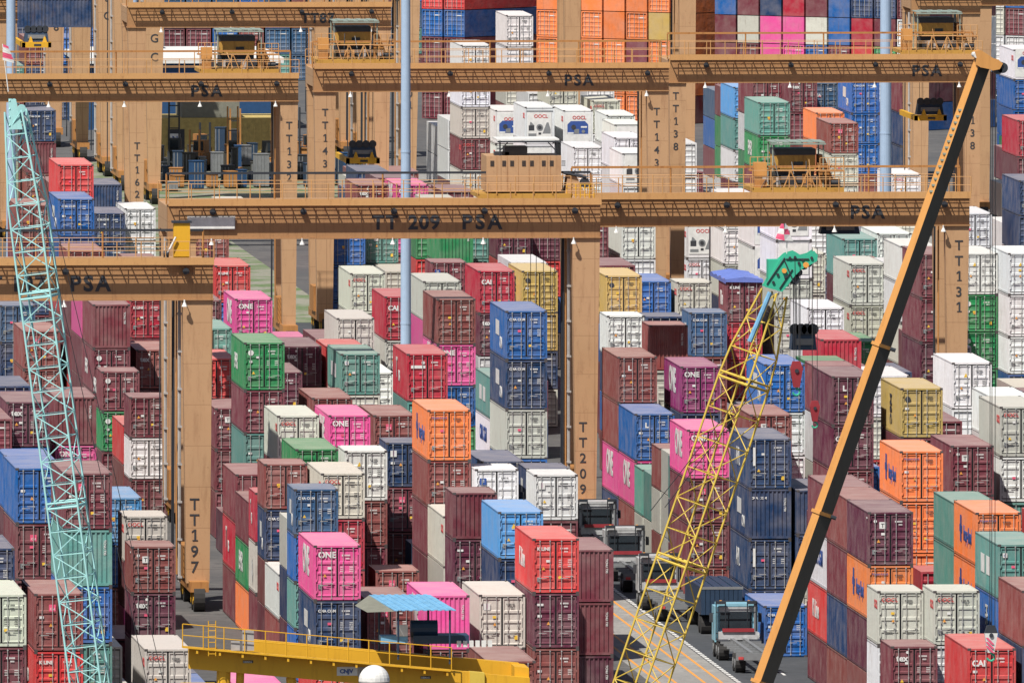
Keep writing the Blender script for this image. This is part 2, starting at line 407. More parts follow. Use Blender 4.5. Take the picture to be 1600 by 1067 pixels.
def decorate(t, body, doorL, c, l, h, typ, light, sh=0):
    body0 = body
    if sh and l in ('HAPAG', 'CHINA', 'star', 'CMA', 'TAC', 'MSC', 'ONE', 'KLINE', 'EVER', 'APL', 'CMAd'):
        body = thing_part(body0)
    H_ = HS[h]; zt = H_-.60
    P = doorL if doorL else body
    ox = 0 if not doorL else 0
    if l == 'OOCL' or l == 'OOCLb':
        if typ == 'r': put_text('OOCL', .40, 'red', body, (.75, -.02, 2.0 if l == 'OOCL' else 2.15))
        else: put_text('OOCL', .30, 'red', P, (.11, .034, zt+.02), bold=.025)
        put_text('OOCL', .62, 'red', body, (-.006, 1.9, H_-.95), SIDE)
    elif l == 'ONE':
        if P is not body or typ == 'p':
            if typ != 'p': put_text('ONE', .44, 'white', P, (.11, .034, zt-.04), bold=.035)
        put_text('ONE', 2.0, 'white', body, (-.006, 8.6, H_*.40), SIDE, bold=.04, sx=1.15)
    elif l == 'cai':
        if c in ('cr', 'rd', 'cp'): put_text('CAI', .42, 'white', P, (.10, .034, zt-.3), bold=.04)
        else: sign('sticker', P, .62, zt-.28, .34, 'pinkd', 'CAI', 'white', .15)
    elif l == 'tex':
        put_text('tex', .46, 'white', P, (.16, .034, zt-.18), bold=.03)
        b = MB(); b.disc((.74, .032, zt+.28), .075, (0, 1, 0), 'white', 12, .01); b.build('emblem', P)
    elif l == 'T':
        sign('sticker', P, .50, zt-.30, .36, 'white', 'T', 'blk'); b = MB(); b.disc((.28, .032, zt+.1), .09, (0, 1, 0), 'white', 10, .01); b.build('emblem', P)
        put_text('TRITON', .14, 'white', body, (-.006, .9, H_-.4), SIDE)
    elif l == 'ONEs': sign('sticker', P, .12, zt-.22, .36, 'white', 'I', 'mgd', .40)
    elif l == 'F': sign('sticker', P, .14, zt-.30, .38, 'blued', 'F', 'white')
    elif l == 'L': put_text('L', .42, 'white', P, (.52, .034, zt-.25), bold=.05)
    elif l == 'sq': b = MB(); b.box(.12, .03, zt-.05, .45, .037, zt+.07, 'white'); b.build('sticker', P)
    elif l == 'dots':
        b = MB()
        for z in (zt-.02, zt-.55): b.disc((.30, .030, z), .17 if z > zt-.1 else .09, (0, 1, 0), 'white', 14, .012)
        b.build('emblem', P); put_text('EVER', 1.3, 'white', body, (-.006, 9.0, H_*.35), SIDE)
    elif l == 'tri':
        b = MB(); s_ = .26; b.quad([(.60, .028, zt-.3), (.60+s_, .028, zt-.3), (.60+s_/2, .028, zt-.3+s_)], 'yel'); b.build('sticker', P)
    elif l == 'MSC':
        b = MB(); b.disc((.30, .034, zt-.05), .17, (0, 1, 0), 'blk', 12, .012); b.build('emblem', P)
        o = put_text('MSC', 1.5, 'blk' if c == 'yl' else 'white', body, (-.006, 6.6, H_*.80), (math.pi/2, math.pi/2, -math.pi/2), bold=.03, sx=.62)
    elif l == 'CMA':
        put_text('CMA CGM', .20, 'white', P, (.10, .034, zt+.02), bold=.03)
        b = MB(); b.box(-.008, 5.0, H_*.42, .0, 7.6, H_*.72, 'white'); b.build('emblem', body)
        put_text('CMA', .9, 'white', body, (-.006, 4.6, H_*.2), SIDE)
    elif l == 'CMAd': put_text('CMA CGM', 1.2, 'blued', body, (-.006, 8.8, H_*.42), SIDE, bold=.03)
    elif l == 'C': put_text('C', .40, 'blk', P, (.2, .034, zt-.1), bold=.03)
    elif l == 'K': put_text('KEA', .34, 'white', P, (.15, .034, zt-.6), bold=.03)
    elif l == 'KLINE':
        put_text('K LINE', .24, 'white', P, (.12, .034, zt-.02), bold=.04)
        put_text('K Line', 1.3, 'white', body, (-.006, 9.2, H_*.38), SIDE, bold=.03, sx=1.1)
    elif l == 'TAC':
        b = MB(); b.box(.12, .03, zt-.28, .98, .037, zt-.10, 'white'); b.disc((.85, .032, zt+.06), .1, (0, 1, 0), 'white', 12, .01); b.build('sticker', P)
        put_text('T', 1.7, 'white', body, (-.006, 9.4, H_*.38), SIDE); put_text('ns', 1.2, 'white', body, (-.006, 7.4, H_*.34), SIDE, bold=.04)
    elif l == 'HAPAG':
        put_text('Hapag-Lloyd', .17, 'blued', P, (.12, .034, zt+.10), bold=.02)
        put_text('Hapag-Lloyd', 1.15, 'blued', body, (-.006, 6.9, H_*.36), SIDE, bold=.02, sx=.78)
        b = MB(); b.box(-.008, 8.0, H_*.30, .0, 8.7, H_*.80, 'blued'); b.box(-.012, 7.7, H_*.48, -.004, 9.0, H_*.62, 'blued'); b.build('emblem', body)
    elif l == 'CHINA':
        b = MB()
        for yy in (4.3, 7.2): b.box(-.008, yy, H_*.34, .0, yy+1.9, H_*.68, 'white')
        b.build('emblem', body); sign('sticker', P, .14, zt-.1, .24, 'white', 'C', 'blued')
    elif l == 'EVER': put_text('EVER', 1.5, 'white', body, (-.006, 9.0, H_*.35), SIDE, bold=.03)
    elif l == 'APL':
        put_text('APL', 1.5, 'white', body, (-.006, 8.4, H_*.36), SIDE, bold=.0)
        o = MB(); o.box(.13, .03, zt-.95, .30, .037, zt+.1, 'white'); o.build('sticker', P)
    elif l == 'star':
        b = MB(); c0 = Vector((-.006, 5.8, H_*.42)); pts = []
        for i in range(14):
            rr = .95 if i % 2 == 0 else .5; a = math.pi*i/7
            pts.append((c0.x, c0.y-rr*math.sin(a)*1.5, c0.z+rr*math.cos(a)))
        b.quad(pts, 'white'); b.build('emblem', body)
    elif l == 'swoosh':
        b = MB(); b.disc((.35, .034, zt-.15), .2, (0, 1, 0), 'white', 14, .012); b.quad([(.2, .024, zt-.2), (.5, .024, zt-.1), (.48, .024, zt-.02), (.28, .024, zt-.1)], 'blued'); b.build('emblem', P)
def container(X, Y, z, h, c, typ, l, label, rz=0, idx=0, shade=1.0):
    t = thing('shipping_container', label, 'shipping container', (X, Y, z), rz, 'stacked shipping containers')
    r = random.Random(int(X*131+Y*17+z*7)); base = COLS[c]; j = r.uniform(.86, 1.14)*shade
    cc = tuple(min(.85, v*j*r.uniform(.95, 1.05)) for v in base)+(1,)
    light = 1 if c in LIGHT else 0
    k = typ if typ in 'pr' else 'd'
    short = h//2; h = h % 2
    body = link('body', BODY[(h, k, short)], t); body.color = cc
    dl = None
    if k == 'd':
        st = r.choice([0, 0, 1, 2]) if c not in ('gy', 'wh') else r.choice([1, 2])
        dl = link('door', DOOR[(h, 0, st)], t, (.115, 0, 0)); dr = link('door', DOOR[(h, 1, st)], t, (1.238, 0, 0))
        dl.color = cc; dr.color = cc
        link('lock_rods', ROD[(h, 0)], dl).color = cc; link('lock_rods', ROD[(h, 1)], dr).color = cc
        link('markings', MRK[(h, light, r.randrange(4))], dr)
        link('markings', LMRK[(h, r.randrange(5))], dl)
    elif k == 'r':
        link('cooling_unit', REEF[1 if l == 'OOCLb' or r.random() < .2 else 0], t)
    else:
        o = put_text('TCNU 730', .17, 'white', t, (2.02, -.004, HS[h]-.5), (math.pi/2, math.pi/2, 0), name='markings')
    decorate(t, body, dl, c, l, h, typ, light, 5.0 if short else 0)
    if typ == 't':
        b = MB(); n = 12; H_ = HS[h]
        for i in range(n):
            y0 = -.12+i*(CL+.2)/n; y1 = y0+(CL+.2)/n; z0 = H_+.05+.06*math.sin(i*1.9); z1 = H_+.05+.06*math.sin((i+1)*1.9)
            b.quad([(-.05, y0, z0-.05), (1.2, y0, z0+.14), (1.2, y1, z1+.14), (-.05, y1, z1-.05)], 'tarp')
            b.quad([(1.2, y0, z0+.14), (CW+.05, y0, z0-.05), (CW+.05, y1, z1-.05), (1.2, y1, z1+.14)], 'tarp')
            b.quad([(-.05, y0, H_-.28), (-.05, y0, z0-.05), (-.05, y1, z1-.05), (-.05, y1, H_-.28)], 'tarp')
        b.quad([(-.05, -.12, H_-.16), (CW+.05, -.12, H_-.2), (CW+.05, -.12, H_+.02), (1.2, -.12, H_+.19), (-.05, -.12, H_+.02)], 'tarp')
        b.build('tarpaulin', t)
    return t
CONT = [
(72.48,1077.86,8.69,1,'pk','d','ONE','white lettered pink container between the TT197 and TT209 legs, second from left on stack tops'),
(104.58,1111.38,8.38,1,'cp','d','T','white stickered dark plum container at lower right beside the telescopic boom, topmost in its stack'),
(58.11,1053.28,13.87,1,'mr','d','cai','maroon container left of the TT197 leg, topmost in its stack, right of a blue one'),
(55.76,1037.77,8.69,1,'bd','d','cai','brick brown container left of the TT197 leg, topmost in its stack, over a red one'),
(84.71,1088.32,8.38,1,'rd','d','KLINE','white lettered red container between the TT197 and TT209 legs, topmost in its stack'),
(78.86,1087.21,5.49,1,'pk','p','ONE','white lettered pink ribbed end container between the TT197 and TT209 legs, topmost in its stack'),
(103.80,1165.70,0.00,1,'bl','d','CMA','white lettered blue container right of the TT209 leg, farthest right on stack tops'),
(111.51,1165.78,8.69,1,'or','d','HAPAG','blue lettered orange container at lower right beside the telescopic boom, leftmost on stack tops'),
(104.67,1185.21,8.38,1,'nv','d','APL','white lettered navy container right of the TT209 leg, topmost in its stack'),
(82.21,1092.65,5.18,1,'gy','d','ONEs','magenta stickered pale grey container between the TT197 and TT209 legs, topmost in its stack'),
(75.64,1083.33,5.49,1,'bd','d','cai','brick brown container between the TT197 and TT209 legs, third from left on stack tops'),
(85.02,1168.66,10.97,1,'or','d','HAPAG','blue lettered orange container between the TT197 and TT209 legs, topmost in its stack'),
(72.48,1077.86,5.79,1,'nv','d','CMA','white lettered navy container between the TT197 and TT209 legs, under a pink one'),
(111.21,1204.31,10.97,1,'cp','d','L','white L marked dark plum container near the TT131 leg, topmost in its stack'),
(102.97,1206.67,7.77,1,'pk','d','ONE','white lettered pink container right of the TT209 leg, topmost in its stack'),
(103.55,1046.36,5.18,1,'rd','d','cai','red container at lower right beside the telescopic boom, topmost in its stack'),
(58.11,1053.28,10.97,1,'tl','p','','teal ribbed end container left of the TT197 leg, under a maroon one'),
(114.47,1196.32,10.67,1,'yl','d','MSC','mustard yellow container near the TT131 leg, topmost in its stack'),
(56.50,1069.20,13.26,1,'bl','d','','blue container left of the TT197 leg, topmost in its stack, over a maroon one'),
(92.75,1212.04,14.48,1,'bl','d','CMA','white lettered blue container below the TT209 beam, topmost in its stack, over a navy one'),
(104.67,1185.21,2.59,1,'nv','d','APL','white lettered navy container right of the TT209 leg, under a navy one'),
(103.48,1094.22,5.18,3,'gy','d','OOCL','red lettered pale grey container at lower right beside the telescopic boom, leftmost on stack tops'),
(104.67,1185.21,5.49,1,'nv','p','CMA','white lettered navy ribbed end container right of the TT209 leg, under a navy one'),
(84.71,1088.32,5.49,1,'cp','d','sq','dark plum container between the TT197 and TT209 legs, under a red one'),
(109.62,1230.71,10.36,1,'bl','d','CMA','white lettered blue container right of the TT209 leg, leftmost of those topmost in their stacks'),
(115.51,1177.04,8.38,1,'mr','d','T','white stickered maroon container at lower right beside the telescopic boom, topmost in its stack'),
(108.28,1273.73,8.08,1,'mg','d','ONE','white lettered dark magenta container right of the TT209 leg, topmost in its stack'),
(79.64,1246.88,10.97,1,'gn','d','dots','green container below the TT209 beam, topmost in its stack'),
(105.95,1089.01,5.49,3,'gy','d','OOCL','red lettered pale grey container by the telescopic boom, farthest right on stack tops'),
(89.33,1244.83,10.36,1,'cr','d','TAC','white lettered crimson container below the TT209 beam, topmost in its stack'),
(104.92,1280.16,8.38,1,'bd','d','L','white L marked brick brown container below the TT131 beam, topmost in its stack'),
(92.75,1212.04,11.58,1,'nv','d','CMA','white lettered navy container below the TT209 beam, under a blue one'),
(64.35,1089.53,2.59,1,'gy','d','OOCL','red lettered pale grey container left of the TT197 leg, farthest right on stack tops'),
(95.30,1301.99,10.97,1,'bd','d','','brick brown container below the TT209 beam, topmost in its stack'),
(67.59,1234.48,8.38,1,'mr','p','','maroon ribbed end container left of the TT197 leg, leftmost of those topmost in their stacks'),
(111.21,1204.31,8.38,0,'cp','d','cai','dark plum container near the TT131 leg, under a dark plum one'),
(66.42,1137.18,5.49,2,'bd','d','T','white stickered brick brown container left of the TT197 leg, topmost in its stack'),
(102.97,1206.67,2.59,0,'mr','d','','maroon container right of the TT209 leg, under a maroon one'),
(92.75,1212.04,8.69,1,'gy','d','','pale grey container between the TT197 and TT209 legs, under a navy one'),
(102.97,1206.67,5.18,0,'mr','d','cai','maroon container right of the TT209 leg, under a pink one'),
(102.97,1206.67,0.00,0,'bd','d','','brick brown container right of the TT209 leg, under a maroon one'),
(109.09,1086.36,8.08,1,'tl','d','CHINA','teal container at lower right beside the telescopic boom, farthest right on stack tops'),
(85.59,1123.69,8.08,0,'lb','d','tri','yellow triangle light blue container between the TT197 and TT209 legs, topmost in its stack'),
(110.83,1115.63,8.08,1,'or','d','HAPAG','blue lettered orange container at lower right beside the telescopic boom, farthest right on stack tops'),
(118.73,1181.33,10.36,1,'gy','d','OOCL','red lettered pale grey container near the TT131 leg, farthest right on stack tops'),
(76.00,1146.50,8.08,2,'cb','d','CMA','white lettered slate blue container between the TT197 and TT209 legs, topmost in its stack'),
(104.96,1267.90,5.49,1,'bl','d','L','white L marked blue container right of the TT209 leg, topmost in its stack'),
(103.23,1083.99,2.90,3,'mr','d','tex','white lettered maroon container at lower right beside the telescopic boom, topmost in its stack'),
(88.51,1291.24,8.38,0,'tl','d','CHINA','teal container below the TT209 beam, topmost in its stack, right of a red one'),
(131.66,1412.76,8.08,1,'gy','d','OOCL','red lettered pale grey container near the TT131 leg, leftmost of those topmost in their stacks'),
(78.52,1038.15,5.49,0,'bd','d','cai','brick brown container between the TT197 and TT209 legs, farthest right on stack tops'),
(76.43,1351.12,8.38,1,'mr','p','','maroon ribbed end container left of the TT197 leg, farthest right on stack tops'),
(61.48,1173.33,11.58,0,'cp','d','tex','white lettered dark plum container left of the TT197 leg, topmost in its stack'),
(56.50,1069.20,10.36,1,'mr','d','cai','maroon container left of the TT197 leg, under a blue one'),
(78.56,1162.13,8.08,0,'gy','d','OOCL','red lettered pale grey container between TT197 and TT209 legs, second from left on stack tops'),
(73.53,1382.03,5.49,0,'bd','d','cai','brick brown container left of the TT197 leg, leftmost of those topmost in their stacks'),
(89.71,1127.20,5.49,1,'mr','p','','maroon ribbed end container right of the TT209 leg, topmost in its stack'),
(66.42,1137.18,2.90,2,'cp','d','tex','white lettered dark plum container left of the TT197 leg, under a brick brown one'),
(85.02,1168.66,8.38,0,'bd','d','','brick brown container between the TT197 and TT209 legs, under a orange one'),
(84.11,1136.99,8.38,2,'mr','p','','maroon ribbed end container between the TT197 and TT209 legs, topmost in its stack'),
(79.77,1218.08,8.08,1,'gy','d','OOCL','red lettered pale grey container between the TT197 and TT209 legs, leftmost on stack tops'),
(125.12,1396.10,10.67,0,'wh','r','','white refrigerated container near the TT131 leg, under a white one'),
(76.00,1172.00,8.08,2,'bd','d','','brick brown container between the TT197 and TT209 legs, leftmost of those topmost in their stacks'),
(75.96,1302.05,5.18,2,'mr','d','','maroon container left of the TT197 leg, topmost in its stack, right of a green one'),
(77.62,1413.48,12.95,0,'bl','d','CMA','white lettered blue container beyond the left PSA beam, topmost in its stack'),
(82.42,1212.73,8.38,1,'pk','d','ONE','white lettered pink container between the TT197 and TT209 legs, farthest right on stack tops'),
(114.79,1343.60,8.08,3,'cb','d','CMA','white lettered slate blue container below the TT131 beam, topmost in its stack'),
(86.17,1358.19,8.38,1,'pk','d','ONE','white lettered pink container below the TT209 beam, topmost in its stack'),
(105.08,1397.22,8.38,1,'cr','d','cai','crimson container below the TT209 beam, topmost in its stack, right of a brick brown one'),
(104.58,1111.38,5.49,1,'or','d','HAPAG','blue lettered orange container at lower right beside the telescopic boom, under a dark plum one'),
(121.78,1396.29,7.77,3,'mr','t','KLINE','white lettered maroon blue tarpaulin topped container below the TT131 beam, topmost in its stack'),
(113.60,1396.08,8.08,1,'yl','d','MSC','mustard yellow container below the TT131 beam, topmost in its stack'),
(55.76,1037.77,5.79,1,'rd','d','KLINE','white lettered red container left of the TT197 leg, under a brick brown one'),
(78.86,1087.21,2.90,0,'bd','d','','brick brown container between the TT197 and TT209 legs, under a pink one'),
(79.53,1355.95,5.49,0,'bd','d','tex','white lettered brick brown container left of the TT197 leg, topmost in its stack'),
(72.48,1077.86,2.90,1,'rd','d','','red container between the TT197 and TT209 legs, under a navy one'),
(89.71,1127.20,2.59,1,'mr','p','','maroon ribbed end container right of the TT209 leg, under a maroon one'),
(75.96,1302.05,2.59,2,'wh','d','','white container left of the TT197 leg, under a maroon one'),
(77.47,1464.56,10.36,0,'bd','d','','brick brown container beyond the left PSA beam, topmost in its stack, over a maroon one'),
(140.70,1585.11,12.95,0,'tl','d','','teal container above the TT131 beam, topmost in its stack'),
(81.49,1185.54,7.77,3,'wh','d','tri','yellow triangle white container between the TT197 and TT209 legs, topmost in its stack'),
(100.60,1457.71,5.49,1,'gy','d','OOCL','red lettered pale grey container below the TT209 beam, topmost in its stack'),
(79.64,1246.88,8.38,0,'mr','d','','maroon container between the TT197 and TT209 legs, under a green one'),
(58.11,1053.28,8.08,1,'bl','d','','blue container left of the TT197 leg, under a teal one'),
(124.17,1362.45,7.77,0,'wh','d','logo','white container near the TT131 leg, topmost in its stack, left of a pale grey one'),
(106.34,1046.57,8.08,1,'bd','d','','brick brown container at lower right beside the telescopic boom, farthest right on stack tops'),
(51.70,1014.91,10.36,0,'gy','d','','pale grey container left of the TT197 leg, topmost in its stack'),
(110.24,1320.25,8.38,3,'bd','p','','brick brown ribbed end container below the TT131 beam, topmost in its stack'),
(134.05,1680.30,5.49,1,'wh','d','','white container above the TT131 beam, topmost in its stack, left of a white one'),
(130.32,1348.87,11.58,1,'mr','d','','maroon container near the TT131 leg, topmost in its stack, left of a white one'),
(84.71,1088.32,2.59,1,'bd','d','','brick brown container between the TT197 and TT209 legs, under a dark plum one'),
(114.03,1242.12,11.28,1,'cr','p','','crimson ribbed end container near the TT131 leg, topmost in its stack'),
(76.03,1334.11,5.18,2,'mr','d','dots','maroon container left of the TT197 leg, topmost in its stack, right of a maroon one'),
(104.61,1123.63,8.38,1,'bd','d','','brick brown container at lower right beside the telescopic boom, leftmost on stack tops'),
(131.51,1697.97,8.08,1,'wh','r','OOCL','red lettered white refrigerated container above the TT209 beam, farthest right on stack tops'),
(67.72,1166.31,5.49,2,'gy','d','OOCL','red lettered pale grey container left of the TT197 leg, leftmost on stack tops'),
(104.67,1135.88,8.38,1,'mr','d','','maroon container at lower right beside the telescopic boom, topmost in its stack'),
(140.70,1585.11,10.36,0,'gn','d','EVER','white lettered green container above the TT131 beam, under a teal one'),
(84.11,1136.99,5.49,3,'cp','d','sq','dark plum container between the TT197 and TT209 legs, under a maroon one'),
(110.14,1352.42,7.77,2,'wh','d','T','white stickered white container below the TT131 beam, topmost in its stack'),
(141.60,1434.82,7.77,1,'wh','d','tri','yellow triangle white container near the TT131 leg, topmost in its stack, over a green one'),
(125.12,1396.10,8.08,0,'gy','d','','pale grey container near the TT131 leg, under a white one, right of a maroon one'),
(75.64,1083.33,2.90,0,'bd','d','','brick brown container between the TT197 and TT209 legs, under a brick brown one'),
(78.70,1433.21,14.18,1,'rd','d','','red container beyond the left PSA beam, topmost in its stack'),
(86.26,1229.94,7.77,0,'bd','d','cai','brick brown container between the TT197 and TT209 legs, third from right on stack tops'),
(130.32,1348.87,8.69,1,'mr','d','','maroon container near the TT131 leg, under a maroon one'),
(131.51,1697.97,5.18,1,'wh','r','','white refrigerated container above the TT209 beam, under a white one'),
(109.04,1410.37,7.77,1,'yl','d','MSC','mustard yellow container below the TT209 beam, topmost in its stack'),
(80.35,1377.10,7.77,0,'cr','d','KLINE','white lettered crimson container left of the TT197 leg, topmost in its stack'),
(85.95,1307.24,8.08,0,'cp','d','tex','white lettered dark plum container below the TT209 beam, farthest right on stack tops'),
(160.93,1745.10,5.18,0,'bd','d','cai','brick brown container at upper right between crane beams, topmost in its stack'),
(92.32,1350.49,7.77,0,'gy','d','','pale grey container below the TT209 beam, topmost in its stack, right of a maroon one'),
(107.59,1217.17,8.38,0,'bd','d','T','white stickered brick brown container right of the TT209 leg, topmost in its stack'),
(134.74,1698.86,7.77,1,'wh','r','OOCLb','red lettered white refrigerated container above the TT131 beam, topmost in its stack'),
(132.29,1609.79,8.08,0,'wh','r','','white refrigerated container above the TT131 beam, topmost in its stack, over a white one'),
(96.18,1360.80,8.38,1,'cr','d','cai','crimson container below the TT209 beam, topmost in its stack, right of a pale grey one'),
(90.40,1694.16,8.38,0,'nv','d','CMA','white lettered navy container beyond the left PSA beam, leftmost of those topmost in their stacks'),
(87.50,1165.87,8.08,2,'wh','d','F','blue stickered white container between the TT197 and TT209 legs, topmost in its stack'),
(111.09,1129.73,8.08,0,'tl','d','','teal container at lower right beside the telescopic boom, leftmost of those topmost in their stacks'),
(164.66,1765.49,7.77,1,'bl','d','CMA','white lettered blue container at upper right between crane beams, topmost in its stack'),
(118.73,1181.33,7.77,0,'wh','d','','white container at lower right beside the telescopic boom, farthest right under a pale grey one'),
(84.47,1193.87,8.08,2,'nv','d','ONEs','magenta stickered navy container between the TT197 and TT209 legs, topmost in its stack'),
(134.74,1451.21,8.08,1,'tl','d','','teal container near the TT131 leg, topmost in its stack'),
(144.07,1427.78,8.08,1,'wh','d','tri','yellow triangle white container near the TT131 leg, farthest right of those topmost in their stacks'),
(142.03,1855.64,10.36,1,'wh','d','','white container above the TT209 beam, farthest right of those topmost in their stacks'),
(173.89,1817.59,2.90,1,'nv','p','','navy ribbed end container at upper right between crane beams, under a maroon one'),
(160.93,1745.10,2.59,0,'gy','d','','pale grey container at upper right between crane beams, under a brick brown one'),
(173.89,1817.59,5.79,1,'mr','d','cai','maroon container at upper right between crane beams, topmost in its stack'),
(121.90,1484.05,8.08,0,'wh','d','','white container below the TT131 beam, topmost in its stack'),
(122.91,1449.14,5.49,2,'gy','d','OOCL','red lettered pale grey container below the TT131 beam, topmost in its stack'),
(131.66,1412.76,5.18,1,'gy','d','OOCL','red lettered pale grey container near the TT131 leg, under a pale grey one'),
(95.30,1301.99,8.38,0,'pk','d','ONE','white lettered pink container below the TT209 beam, under a brick brown one'),
(95.39,1641.40,2.59,0,'wh','d','C','white container beyond the left PSA beam, topmost in its stack'),
(121.78,1396.29,5.18,2,'cr','d','','crimson container below the TT131 beam, under a maroon one'),
(127.39,1713.27,5.18,0,'mr','d','OOCL','red lettered maroon container above the TT209 beam, under a pale grey one'),
(89.12,1426.65,7.77,0,'rd','d','KLINE','white lettered red container below the TT209 beam, leftmost of those topmost in their stacks'),
(127.39,1713.27,7.77,0,'gy','d','','pale grey container above the TT209 beam, under a white one'),
(76.00,1197.40,5.79,1,'mr','d','','maroon container between the TT197 and TT209 legs, topmost in its stack, over a crimson one'),
(76.43,1351.12,5.49,1,'mr','d','dots','maroon container left of the TT197 leg, under a maroon one'),
(78.43,1181.83,8.38,0,'gn','d','','green container between the TT197 and TT209 legs, topmost in its stack'),
(141.60,1434.82,5.18,0,'gn','d','dots','green container near the TT131 leg, under a white one'),
(111.51,1165.78,5.79,1,'or','d','','orange container at lower right beside the telescopic boom, under a orange one'),
(92.49,1632.70,2.59,0,'nv','d','CMA','white lettered navy container beyond the left PSA beam, farthest right on stack tops'),
(97.15,1339.31,10.67,0,'gy','d','','pale grey container below the TT209 beam, topmost in its stack, over a pink one'),
(58.11,1053.28,5.18,1,'tl','d','','teal container left of the TT197 leg, under a blue one'),
(84.47,1193.87,5.49,2,'mr','d','cai','maroon container between the TT197 and TT209 legs, under a navy one'),
(130.32,1348.87,5.79,1,'cp','d','','dark plum container near the TT131 leg, under a maroon one'),
(90.40,1694.16,5.79,0,'mr','p','','maroon ribbed end container beyond the left PSA beam, under a navy one'),
(144.07,1427.78,5.18,1,'wh','d','','white container near the TT131 leg, under a white one, over a white one'),
(76.00,1172.00,5.18,3,'nv','d','CMA','white lettered navy container between the TT197 and TT209 legs, under a brick brown one'),
(81.65,1162.41,2.59,2,'bd','d','cai','brick brown container between the TT197 and TT209 legs, second from right on stack tops'),
(120.19,1450.57,5.49,0,'bl','d','','blue container below the TT131 beam, topmost in its stack'),
(104.58,1111.38,2.59,1,'cp','d','','dark plum container at lower right beside the telescopic boom, under a orange one'),
(104.61,1123.63,5.49,1,'mr','d','','maroon container at lower right beside the telescopic boom, under a brick brown one'),
(125.12,1396.10,5.18,1,'gy','d','tex','white lettered pale grey container near the TT131 leg, under a pale grey one'),
(74.20,1424.78,5.18,0,'cb','d','','slate blue container left of the TT197 leg, topmost in its stack'),
(104.61,1123.63,2.59,1,'nv','d','','navy container at lower right beside the telescopic boom, under a maroon one'),
(75.96,1302.05,-0.00,2,'mr','d','','maroon container left of the TT197 leg, under a white one'),
(140.70,1585.11,7.77,0,'mr','d','','maroon container above the TT131 beam, under a green one'),
(80.10,1282.30,5.49,0,'mr','d','T','white stickered maroon container between the TT197 and TT209 legs, topmost in its stack'),
(162.16,1703.19,2.59,0,'wh','d','OOCL','red lettered white container at upper right between crane beams, topmost in its stack'),
(108.35,1478.01,8.08,1,'gn','p','','green ribbed end container below the TT209 beam, topmost in its stack'),
(124.82,1271.28,8.38,1,'wh','d','tri','yellow triangle white container near the TT131 leg, leftmost of those topmost in their stacks'),
(173.89,1817.59,0.00,1,'nv','p','','navy ribbed end container at upper right between crane beams, under a navy one'),
(133.44,1532.70,5.49,0,'wh','d','','white container below the TT131 beam, under a white one'),
(79.64,1246.88,5.49,1,'tl','d','','teal container between the TT197 and TT209 legs, under a maroon one'),
(104.67,1135.88,5.49,1,'wh','d','CMAd','blue lettered white container at lower right beside the telescopic boom, under a maroon one'),
(104.67,1135.88,2.59,1,'rd','d','KLINE','white lettered red container at lower right beside the telescopic boom, under a white one'),
(81.49,1185.54,5.18,2,'bd','d','','brick brown container between the TT197 and TT209 legs, farthest right under a white one'),
(84.86,1154.32,5.79,1,'gy','d','OOCL','red lettered pale grey container between the TT197 and TT209 legs, farthest right on stack tops'),
(132.82,1388.14,10.67,0,'wh','d','','white container near the TT131 leg, third from right of those topmost in their stacks'),
(144.07,1427.78,2.59,0,'wh','d','','white container near the TT131 leg, second from left of those under a white one'),
(79.97,1298.16,7.77,0,'rd','d','','red container below the TT209 beam, topmost in its stack'),
(51.70,1014.91,7.77,0,'mr','d','','maroon container left of the TT197 leg, under a pale grey one'),
(107.34,1184.27,5.79,0,'nv','p','','navy ribbed end container at lower right beside the telescopic boom, topmost in its stack'),
(90.38,1159.92,8.08,2,'wh','d','ONEs','magenta stickered white container between the TT197 and TT209 legs, topmost in its stack'),
(165.09,1828.64,5.49,1,'mr','d','tex','white lettered maroon container at upper right between crane beams, topmost in its stack'),
(89.71,1127.20,-0.00,0,'cp','p','','dark plum ribbed end container right of the TT209 leg, under a maroon one'),
(83.55,1244.19,8.08,0,'bd','d','','brick brown container between the TT197 and TT209 legs, second from left on stack tops'),
(133.77,1759.67,5.49,1,'wh','r','OOCL','red lettered white refrigerated container above the TT209 beam, leftmost of those topmost in their stacks'),
(107.64,1543.19,5.18,0,'tl','d','T','white stickered teal container below the TT209 beam, topmost in its stack'),
(90.90,1478.20,7.77,0,'bd','d','','brick brown container beyond the left PSA beam, farthest right of those topmost in their stacks'),
(79.26,1330.34,2.90,1,'nv','d','CMA','white lettered navy container left of the TT197 leg, topmost in its stack'),
(104.96,1540.15,5.18,0,'bl','d','CMA','white lettered blue container below the TT209 beam, topmost in its stack, over a blue one'),
(131.51,1697.97,2.59,0,'wh','d','OOCL','red lettered white container above the TT209 beam, under a white one'),
(127.39,1713.27,2.59,0,'gy','d','','pale grey container above the TT209 beam, under a maroon one'),
(85.59,1123.69,5.49,0,'nv','d','','navy container between the TT197 and TT209 legs, under a light blue one'),
(104.67,1135.88,-0.00,0,'mr','d','','maroon container at lower right beside the telescopic boom, under a red one'),
(178.40,1763.74,10.67,0,'wh','r','OOCLb','red lettered white refrigerated container at upper right between crane beams, topmost in its stack'),
(67.67,1190.01,5.18,0,'lb','d','','light blue container left of the TT197 leg, topmost in its stack'),
(108.10,1560.00,7.77,0,'bd','d','tex','white lettered brick brown container above the TT209 beam, topmost in its stack'),
(104.92,1280.16,5.49,1,'bd','d','','brick brown container right of the TT209 leg, under a brick brown one'),
(141.60,1434.82,2.59,0,'gn','d','dots','green container near the TT131 leg, under a green one'),
(85.02,1168.66,5.49,1,'mr','d','cai','maroon container between the TT197 and TT209 legs, under a brick brown one'),
(107.34,1184.27,2.90,1,'nv','d','','navy container at lower right beside the telescopic boom, under a navy one'),
(133.77,1759.67,2.59,1,'wh','r','OOCL','red lettered white refrigerated container above the TT209 beam, under a white one'),
